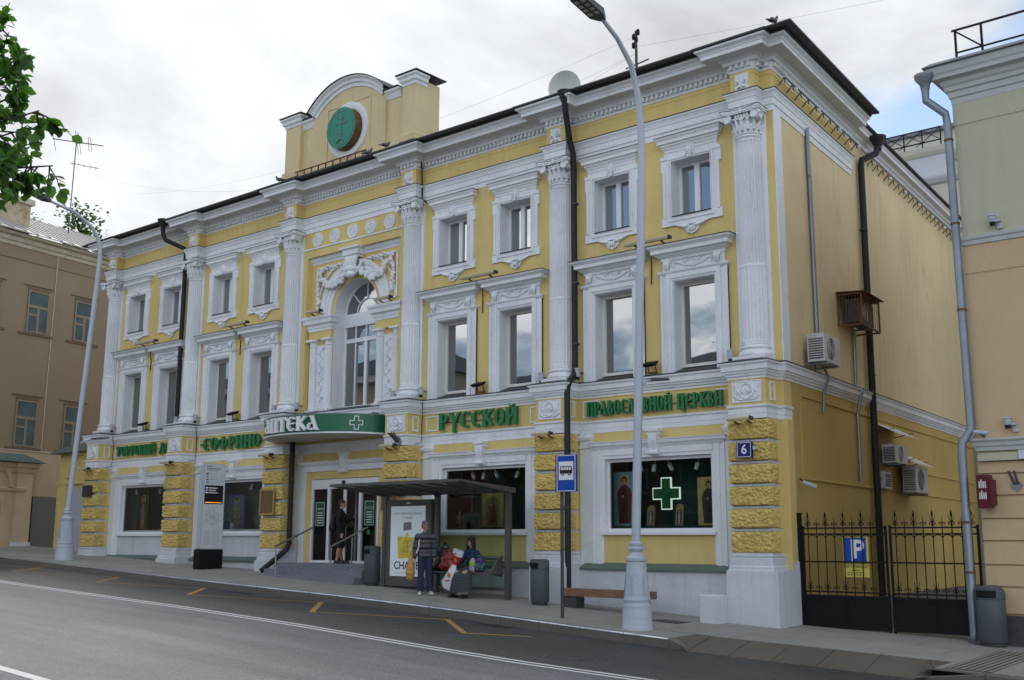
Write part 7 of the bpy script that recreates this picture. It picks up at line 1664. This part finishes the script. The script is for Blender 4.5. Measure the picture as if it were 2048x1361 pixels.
for (k0, k1, z0, z1) in ((.73, 1.78, 9.4, 11.2), (3.12, 4.15, 9.4, 11.2), (.58, 1.62, 4.62, 6.55), (2.95, 3.98, 4.62, 6.55), (-1.6, -.55, 9.4, 11.2), (5.5, 6.5, 9.4, 11.2), (5.3, 6.3, 4.62, 6.55)):
    wv = obj('printed_window', M().box(k0, k1, -.03, .0, z0, z1), 'net_window', lb)
    zt = z0+(z1-z0)*.62; zt2 = z0+(z1-z0)*.42
    obj('frame', M().box(k0, k0+.07, -.05, -.03, z0, z1).box(k1-.07, k1, -.05, -.03, z0, z1).box(k0+.07, k1-.07, -.05, -.03, z1-.07, z1).box(k0+.07, k1-.07, -.05, -.03, z0, z0+.07).box(k0+.07, k1-.07, -.05, -.03, zt-.06, zt+.06).box((k0+k1)/2-.05, (k0+k1)/2+.06, -.049, -.03, z0+.07, zt-.06).box(k0+.07, (k0+k1)/2-.05, -.049, -.03, zt2-.04, zt2+.05), 'net_tan', wv)
    obj('sill', M().box(k0-.35, k1+.3, -.05, .0, z0-.10, z0-.02), 'net_dark', wv); obj('head', M().box(k0-.25, k1+.2, -.04, .0, z1+.18, z1+.22), 'net_dark', wv); obj('shadow_line', M().box(k0, k1, -.045, -.0, z1+.01, z1+.12), 'net_dark', wv)
obj('ground_floor_wall', M().box(-8, 14, -.01, 12, -.2, 4.45), 'old_peach', lb)
pt = obj('portal', M().box(-3, .62, -.35, .0, -.2, 3.9).box(.62, 1.35, -.45, .0, -.2, 3.9), 'old_peach', lb)
obj('portal_cap', M().add([(-3, -.75, 3.95), (1.75, -.75, 3.95), (1.75, .1, 3.95), (-3, .1, 3.95), (-2.4, -.3, 4.25), (1.15, -.3, 4.25), (1.15, .1, 4.35), (-2.4, .1, 4.35)], [(0,1,2,3),(7,6,5,4),(0,4,5,1),(1,5,6,2),(2,6,7,3),(3,7,4,0)]), 'green_ledge', pt)
obj('portal_cornice', M().sweep([(-3, -.35), (.62, -.35), (.62, -.45), (1.35, -.45), (1.35, 0)], [(0, 3.5), (.05, 3.55), (.08, 3.7), (.15, 3.75), (.18, 3.92), (0, 3.93)]), 'old_peach', pt)
obj('portal_impost', M().sweep([(-3, -.35), (.62, -.35), (.62, -.45), (1.0, -.45)], [(0, 2.75), (.06, 2.8), (.08, 2.9), (0, 2.95)]), 'old_peach', pt)
def arch2(cx, cz, r0, r1, y0, y1, n=14):
    a = M()
    for i in range(n+1):
        t = PI*i/n
        for r, yy in ((r0, y0), (r1, y0), (r1, y1), (r0, y1)): a.v.append((cx-r*math.cos(t), yy, cz+r*math.sin(t)))
    for i in range(n):
        for j in range(4): a.f.append((4*i+j, 4*i+(j+1) % 4, 4*i+4+(j+1) % 4, 4*i+4+j))
    return a
obj('portal_arch', arch2(-.65, 2.95, .95, 1.12, -.45, -.35), 'old_peach', pt)
dk = [(-1.3, -.2), (.0, -.2), (.0, 2.2)]+[(-.65+.65*math.cos(PI*i/10), 2.2+.65*math.sin(PI*i/10)) for i in range(1, 10)]+[(-1.3, 2.2)]
obj('doorway', M().xz(dk, -.36, -.352), 'room_dark', pt)
obj('pier_base', M().box(.58, 1.40, -.5, .0, -.2, .75), 'white_low', pt)
obj('grey_gate', M().box(1.66, 2.85, -.14, -.06, .3, 2.62), 'grey_door', lb); obj('gate_post', M().box(1.48, 1.56, -.14, -.06, .2, 3.2), 'flashing', lb)
# chimney on the tin roof
ch = obj('chimney', M().box(.6, 1.7, 1.6, 2.6, 13.9, 15.35), 'old_brick', lb); obj('chimney_cap', M().box(.48, 1.82, 1.48, 2.72, 15.35, 15.6), 'peel', ch)
# TV aerial
t = thing('tv_aerial', 'tall thin television aerial on the tin roof at the left', 'aerial', (-38.67, 4.75, 15.0))
obj('mast', M().tube([(0, 0, 0), (.03, .05, 5.05)], .025, 6), 'flashing', t)
obj('boom', M().tube([(0, -1.15, 4.86), (.15, 1.4, 5.18)], .025, 6), 'flashing', t); obj('boom', M().tube([(0, -.15, 3.9), (.5, 1.05, 3.83)], .016, 6), 'flashing', t)
for k, yy in enumerate((-1.1, .05, .62)):
    c = Vector((.07*k, yy, 4.87+.14*(yy+1.1)/1.3)); hh = (.22, .5, .3)[k]; obj('element', M().tube([tuple(c+Vector((.1, -hh*.35, hh))), tuple(c+Vector((-.1, hh*.35, -hh))), tuple(c+Vector((-.1, hh*.35+.14, -hh))), tuple(c+Vector((.1, -hh*.35+.14, hh))), tuple(c+Vector((.1, -hh*.35, hh)))] if k else [tuple(c+Vector((.1, -.15, .4))), tuple(c+Vector((-.1, .2, -.5)))], .013, 5), 'flashing', t)
for k in range(5): c = Vector((.08*k, -.05+.26*k, 3.9-.015*k)); obj('element', M().tube([tuple(c+Vector((.03, 0, .10))), tuple(c+Vector((-.03, 0, -.10)))], .008, 5), 'flashing', t)
# yellow gateway between the two buildings
yg = thing('yellow_gateway', 'narrow yellow arched gateway between the tan and the yellow building', 'gateway', (-29.0, 1.0, .2))
obj('wall', M().box(-1.6, 2.2, .0, .4, -.3, 3.95), 'yellow', yg); obj('pediment', arch2(.1, 3.0, .85, 1.05, -.12, .0), 'yellow', yg); obj('impost', M().box(-1.6, 2.2, -.1, .0, 2.75, 2.9), 'yellow', yg); obj('cap', M().add([(-1.9, -.35, 3.95), (2.3, -.35, 3.95), (2.3, .6, 3.95), (-1.9, .6, 3.95), (-1.4, .1, 4.25), (2.0, .1, 4.25)], [(0, 1, 5, 4), (1, 2, 5), (2, 3, 4, 5), (3, 0, 4), (3, 2, 1, 0)]), 'green_ledge', yg); obj('door', M().box(-.65, 1.2, -.02, .02, -.2, 2.6), 'lamp_grey', yg); obj('pilaster', M().box(-1.55, -.9, -.08, .0, -.2, 2.75), 'yellow', yg)
# ------------------------------------------------------------------ roof things
t = thing('satellite_dish', 'pale satellite dish on the roof beside the downpipe hopper', 'satellite dish', (-5.7, 1.0, 12.05), R(25))
a = M(); n = 24
for k in range(6):
    r = .44*k/5
    for i in range(n): a.v.append((r*math.cos(2*PI*i/n), -.18*(1-(k/5)**2)*-1, r*1.12*math.sin(2*PI*i/n)+.55))
for k in range(5):
    for i in range(n): a.f.append((k*n+i, k*n+(i+1) % n, (k+1)*n+(i+1) % n, (k+1)*n+i))
mat('dish', (.55, .56, .50), .5, .05); obj('reflector', a, 'dish', t, smooth=True); obj('arm', M().bar((0, .1, -.2), (0, .15, .5), .05, .05), 'flashing', t)
t = thing('roof_mast', 'dark insulator mast with wires on the roof right of the dish', 'mast', (-4.75, 3.0, 12.4))
obj('pole', M().tube([(0, 0, 0), (0, 0, 2.25)], .04, 8), 'flashing', t); obj('crossbar', M().tube([(-.35, 0, 1.25), (.4, 0, 1.32)], .02, 6), 'flashing', t)
for x, z in ((-.07, 2.1), (.06, 2.2), (-.08, 1.85), (.0, 2.0)): obj('insulator', M().lathe([(.03, -.08), (.055, -.06), (.055, .06), (.03, .09)], 8, (x, 0, z)), 'black_iron', t)
def wire(label, pts, r=.003):
    P = [Vector(p) for p in pts[:2]]; q = []
    for i in range(13):
        t = i/12; p = P[0].lerp(P[1], t); p.z -= 4*pts[2]*t*(1-t); q.append(tuple(p))
    o = obj('wire', M().tube(q, r, 5), 'flashing_wire'); tag(o, label, 'wire', 'wires over the roofs'); return o
mat('flashing_wire', (.32, .33, .35), .5)
wire('wire from the roof mast to the aerial side, uppermost', ((-4.8, 3, 14.5), (-60, 30, 27), 1.0) if False else ((-4.8, 3, 14.5), (-50, 14, 22), 1.2))
wire('wire from the roof mast, lower of the two to the left', ((-4.8, 3, 14.0), (-50, 16, 17), 1.5))
wire('wire from the roof mast towards the right', ((-4.8, 3, 14.2), (30, 22, 22), 1.0))
wire('stay wire of the roof mast down to the gutter', ((-4.8, 3, 14.0), (-8.0, 1.0, 12.3), .03))
wire('wire sagging over the left roof towards the attic', ((-16.0, .3, 11.9), (-34, 3, 17.0), .5))
t = thing('roof_ladder', 'rusty flat ladder lying along the cornice under the attic', 'ladder', (XA, -.28, 11.72))
for y in (0, .22): obj('rail', M().bar((-2.1, y*0+.0, .05+y), (1.1, y*0, .05+y), .03, .035), 'rust', t)
for i in range(10): obj('rung', M().bar((-2.0+.33*i, 0, .05), (-2.0+.33*i, 0, .27), .03, .03), 'rust', t)
# ------------------------------------------------------------------ trees
def leaf_mat(name, col, tr=.35):
    m_ = bpy.data.materials.new(name); m_.use_nodes = True; n = m_.node_tree.nodes; L = m_.node_tree.links; b = n['Principled BSDF']; b.inputs['Roughness'].default_value = .5
    g = n.new('ShaderNodeNewGeometry'); mr_ = n.new('ShaderNodeMapRange'); L.new(g.outputs['Random Per Island'], mr_.inputs[0]); mr_.inputs[3].default_value = .4; mr_.inputs[4].default_value = 1.7
    sc = n.new('ShaderNodeVectorMath'); sc.operation = 'SCALE'; sc.inputs[0].default_value = col; L.new(mr_.outputs[0], sc.inputs['Scale']); L.new(sc.outputs[0], b.inputs['Base Color'])
    t_ = n.new('ShaderNodeBsdfTranslucent'); t_.inputs[0].default_value = (col[0]*1.6, col[1]*1.9, col[2]*.8, 1); mi = n.new('ShaderNodeMixShader'); mi.inputs[0].default_value = tr
    L.new(b.outputs[0], mi.inputs[1]); L.new(t_.outputs[0], mi.inputs[2]); L.new(mi.outputs[0], n['Material Output'].inputs[0]); MATS[name] = m_
leaf_mat('linden_leaf', (.062, .135, .03), .55); leaf_mat('far_leaf', (.07, .12, .04), .3); mat('bark', (.055, .045, .036), .9, .2, 6, .1, bump=.5, bs=20)
def leaf(a, p, d, up, L_, w):
    """pointed oval leaf of six faces, folded along the midrib"""
    d = d.normalized(); s_ = d.cross(up); s_ = s_.normalized() if s_.length > 1e-4 else d.orthogonal().normalized(); nn = s_.cross(d)
    k = len(a.v); P = lambda f, l, h: a.v.append((p+d*f*L_+s_*l*w+nn*h*L_)[:])
    P(0, 0, 0); P(.3, .45, .05); P(.65, .42, .04); P(1, 0, -.08); P(.65, -.42, .04); P(.3, -.45, .05); P(.5, 0, -.02)
    a.f += [(k, k+1, k+6), (k+1, k+2, k+6), (k+2, k+3, k+6), (k+3, k+4, k+6), (k+4, k+5, k+6), (k+5, k, k+6)]
def pix(u, v, depth):
    d = cf+cr*((u-1024)/2221.79)+cu*((680.5-v)/2221.79); return CAM+d*depth
rg = random.Random(14)
tr = thing('linden_tree', 'leafy linden branches hanging in from the left edge near the viewer', 'tree')
base = pix(-560, 1100, 6.6); gz_ = RZ(base.x, base.y)-.1; tr.location = (base.x, base.y, gz_)
trunk = [Vector((base.x, base.y, gz_)), Vector((base.x+.05, base.y, gz_+1.8)), Vector((base.x, base.y+.1, gz_+3.4)), Vector((base.x+.1, base.y, gz_+5.4)), Vector((base.x, base.y, gz_+8.0))]
o0 = tr.location
tk = M(); tk.tube([tuple(p-o0) for p in trunk], [.20, .17, .15, .11, .05], 10)
lv = M(); lim = M()
sprays = []
for (u0, v0, u1, v1, dp) in ((-420, 620, -12, 45, 6.3), (-430, 520, 53, 105, 6.5), (-430, 560, 78, 222, 6.2), (-440, 560, 106, 332, 6.6), (-430, 560, 23, 330, 6.1), (-450, 600, 38, 262, 6.9), (-450, 560, 18, 150, 6.8), (-400, 600, -17, 315, 6.4), (-420, 450, 8, 60, 6.7), (-430, 560, 33, 318, 6.35), (-430, 500, 38, 130, 6.25), (-420, 600, 40, 185, 6.75), (-430, 580, -2, 260, 7.0), (-430, 700, -95, 555, 5.2),
                         (-430, 560, -160, 60, 6.4), (-430, 560, -120, 260, 7.1), (-440, 600, -120, 380, 6.2), (-430, 480, -260, -120, 6.6), (-430, 520, -60, -60, 6.9), (-480, 600, -700, 150, 6.2), (-480, 600, -860, 320, 6.8), (-450, 480, -620, -200, 7.2), (-430, 600, -300, 380, 7.4), (-440, 600, -500, 300, 5.6)):
    a0, a1 = pix(u0, v0, 6.6), pix(u1, v1, dp); mid = a0.lerp(a1, .5)+Vector((0, 0, .35)); pts = []
    for i in range(9):
        t = i/8; pts.append((a0*(1-t)**2+mid*2*t*(1-t)+a1*t*t))
    lim.tube([tuple(p-o0) for p in pts], [.022*(1-t/9)+.0015 for t in range(9)], 6); sprays.append(pts)
    in_view = u1 > -20
    for k in range(3, 9):
        nb = (3 if in_view else 4) if k < 8 else 7
        for _ in range(nb):
            p0 = pts[k].lerp(pts[k-1], rg.random()); dr = Vector((rg.gauss(0, 1), rg.gauss(0, 1), rg.gauss(-.1, .8))).normalized(); ln = rg.uniform(.08, .26)*(1 if k > 5 else 1.3)
            p1 = p0+dr*ln*.6; p2 = p0+dr*ln+Vector((0, 0, -.04)); lim.tube([tuple(q-o0) for q in (p0, p1, p2)], [.006, .004, .002], 4)
            for j in range(rg.randint(6, 10)):
                q = p0.lerp(p2, .25+.75*rg.random()); ld = (dr*.5+Vector((rg.gauss(0, .7), rg.gauss(0, .7), rg.gauss(-.45, .5)))).normalized(); sz_ = rg.uniform(.05, .098)
                leaf(lv, q-o0, ld, Vector((rg.gauss(0, .4), rg.gauss(0, .4), 1)), sz_, sz_*.85)
obj('trunk', tk, 'bark', tr, smooth=True); obj('branches', lim, 'bark', tr, smooth=True); obj('crown', lv, 'linden_leaf', tr, kind='stuff')
def far_tree(name, label, loc, h, rad, n, ls, m_='far_leaf', seed=1, bare=.0, z0f=.35):
    rg = random.Random(seed); t = thing(name, label, 'tree', loc); tk = M(); tk.tube([(0, 0, 0), (.1, 0, h*.35), (0, .1, h*.7), (0, 0, h*.95)], [h*.022, h*.018, h*.011, h*.003], 8); cl_ = []
    lv = M(); br = M()
    for i in range(26):
        z = h*(z0f+(1-z0f)*rg.random()**.8); a_ = rg.uniform(0, 2*PI); k = math.sin(PI*min(1, max(.08, (z/h-z0f)/(1-z0f)*.85+.12))); r_ = rad*k*rg.uniform(.55, 1.05); e = Vector((r_*math.cos(a_), r_*math.sin(a_), z))
        s_ = Vector((0, 0, max(h*.2, z-r_*.6))); br.tube([tuple(s_), tuple(s_.lerp(e, .5)+Vector((0, 0, .1*r_))), tuple(e)], [h*.007, h*.004, h*.0015], 5); cl_.append(e); cl_.append(s_.lerp(e, .65))
        for q in range(int(bare*5)):
            f_ = s_.lerp(e, rg.uniform(.4, 1)); br.tube([tuple(f_), tuple(f_+Vector((rg.gauss(0, .12), rg.gauss(0, .12), rg.gauss(.05, .1)))*rad)], [h*.0025, h*.0008], 4)
    for i in range(n):
        c = rg.choice(cl_); p = c+Vector((rg.gauss(0, 1), rg.gauss(0, 1), rg.gauss(0, .8)))*rad*.17; d = Vector((rg.gauss(0, 1), rg.gauss(0, 1), rg.gauss(-.2, .7))); leaf(lv, p, d, Vector((rg.gauss(0, .5), rg.gauss(0, .5), 1)), ls*rg.uniform(.7, 1.3), ls*.8)
    obj('trunk', tk, 'bark', t, smooth=True); obj('branches', br, 'bark', t)
    if n: obj('crown', lv, m_, t, kind='stuff')
    return t
far_tree('yard_tree', 'tree top rising behind the tin roof left of the yellow building', (-45.6, 9.0, .5), 18.4, 3.0, 3200, .22, seed=3)
far_tree('yard_tree', 'smaller tree top behind the tin roof beside the chimney', (-46.7, 6.6, .5), 17.6, 1.8, 1200, .2, seed=4)
# ------------------------------------------------------------------ opposite side of the street, seen only in the panes
mat('opp_wall', (.40, .33, .24), .9, .06, .5, .03); mat('opp_wall2', (.45, .44, .42), .9, .06, .5, .03); mat('opp_brick', (.28, .13, .08), .9, .1, .6, .05)
def opposite(x0, x1, y, h, m_, label, nx):
    t = thing('opposite_house', label, 'building', ((x0+x1)/2, y, -1.)); W = x1-x0
    obj('wall', M().box(-W/2, W/2, -10, 0, -1, h), m_, t); obj('cornice', M().box(-W/2-.3, W/2+.3, 0, .5, h-.5, h), 'rb_cornice', t); obj('roof', M().add([(-W/2-.4, .6, h), (W/2+.4, .6, h), (W/2+.4, -10, h), (-W/2-.4, -10, h), (-W/2+3, -5, h+2.4), (W/2-3, -5, h+2.4)], [(0, 1, 5, 4), (1, 2, 5), (2, 3, 4, 5), (3, 0, 4)]), 'roof_dark', t)
    for r_ in range(3):
        for i in range(nx):
            x = -W/2+W*(i+.5)/nx; z = 1.6+r_*(h-1.5)/3; w_ = obj('window', M().box(x-.75, x+.75, .0, .06, z-.15, z+2.0), 'rb_cornice', t); obj('pane', M().box(x-.6, x+.6, .06, .08, z, z+1.85), 'pane_far', w_)
    return t
opposite(-75, -44, -33, 14., 'opp_wall', 'long beige house across the street, mirrored in the left panes', 8)
opposite(-42, -20, -33, 11., 'opp_brick', 'red brick house across the street, mirrored in the arched window', 6)
opposite(-17, 10, -33, 8.5, 'opp_wall2', 'pale low house across the street behind the viewer', 6)
far_tree('street_tree', 'bare-branched tree across the street mirrored in the right panes', (-16.5, -31, -.9), 12.5, 4.2, 900, .16, seed=8, bare=1.)
far_tree('street_tree', 'leafing tree across the street left of the low house', (-22.5, -31.5, -.7), 10.5, 3.6, 1500, .2, seed=9, bare=.6)
far_tree('street_tree', 'leafing tree in front of the red brick house across the street', (-33, -31.0, -.4), 10.0, 3.4, 1800, .2, seed=10, bare=.4)
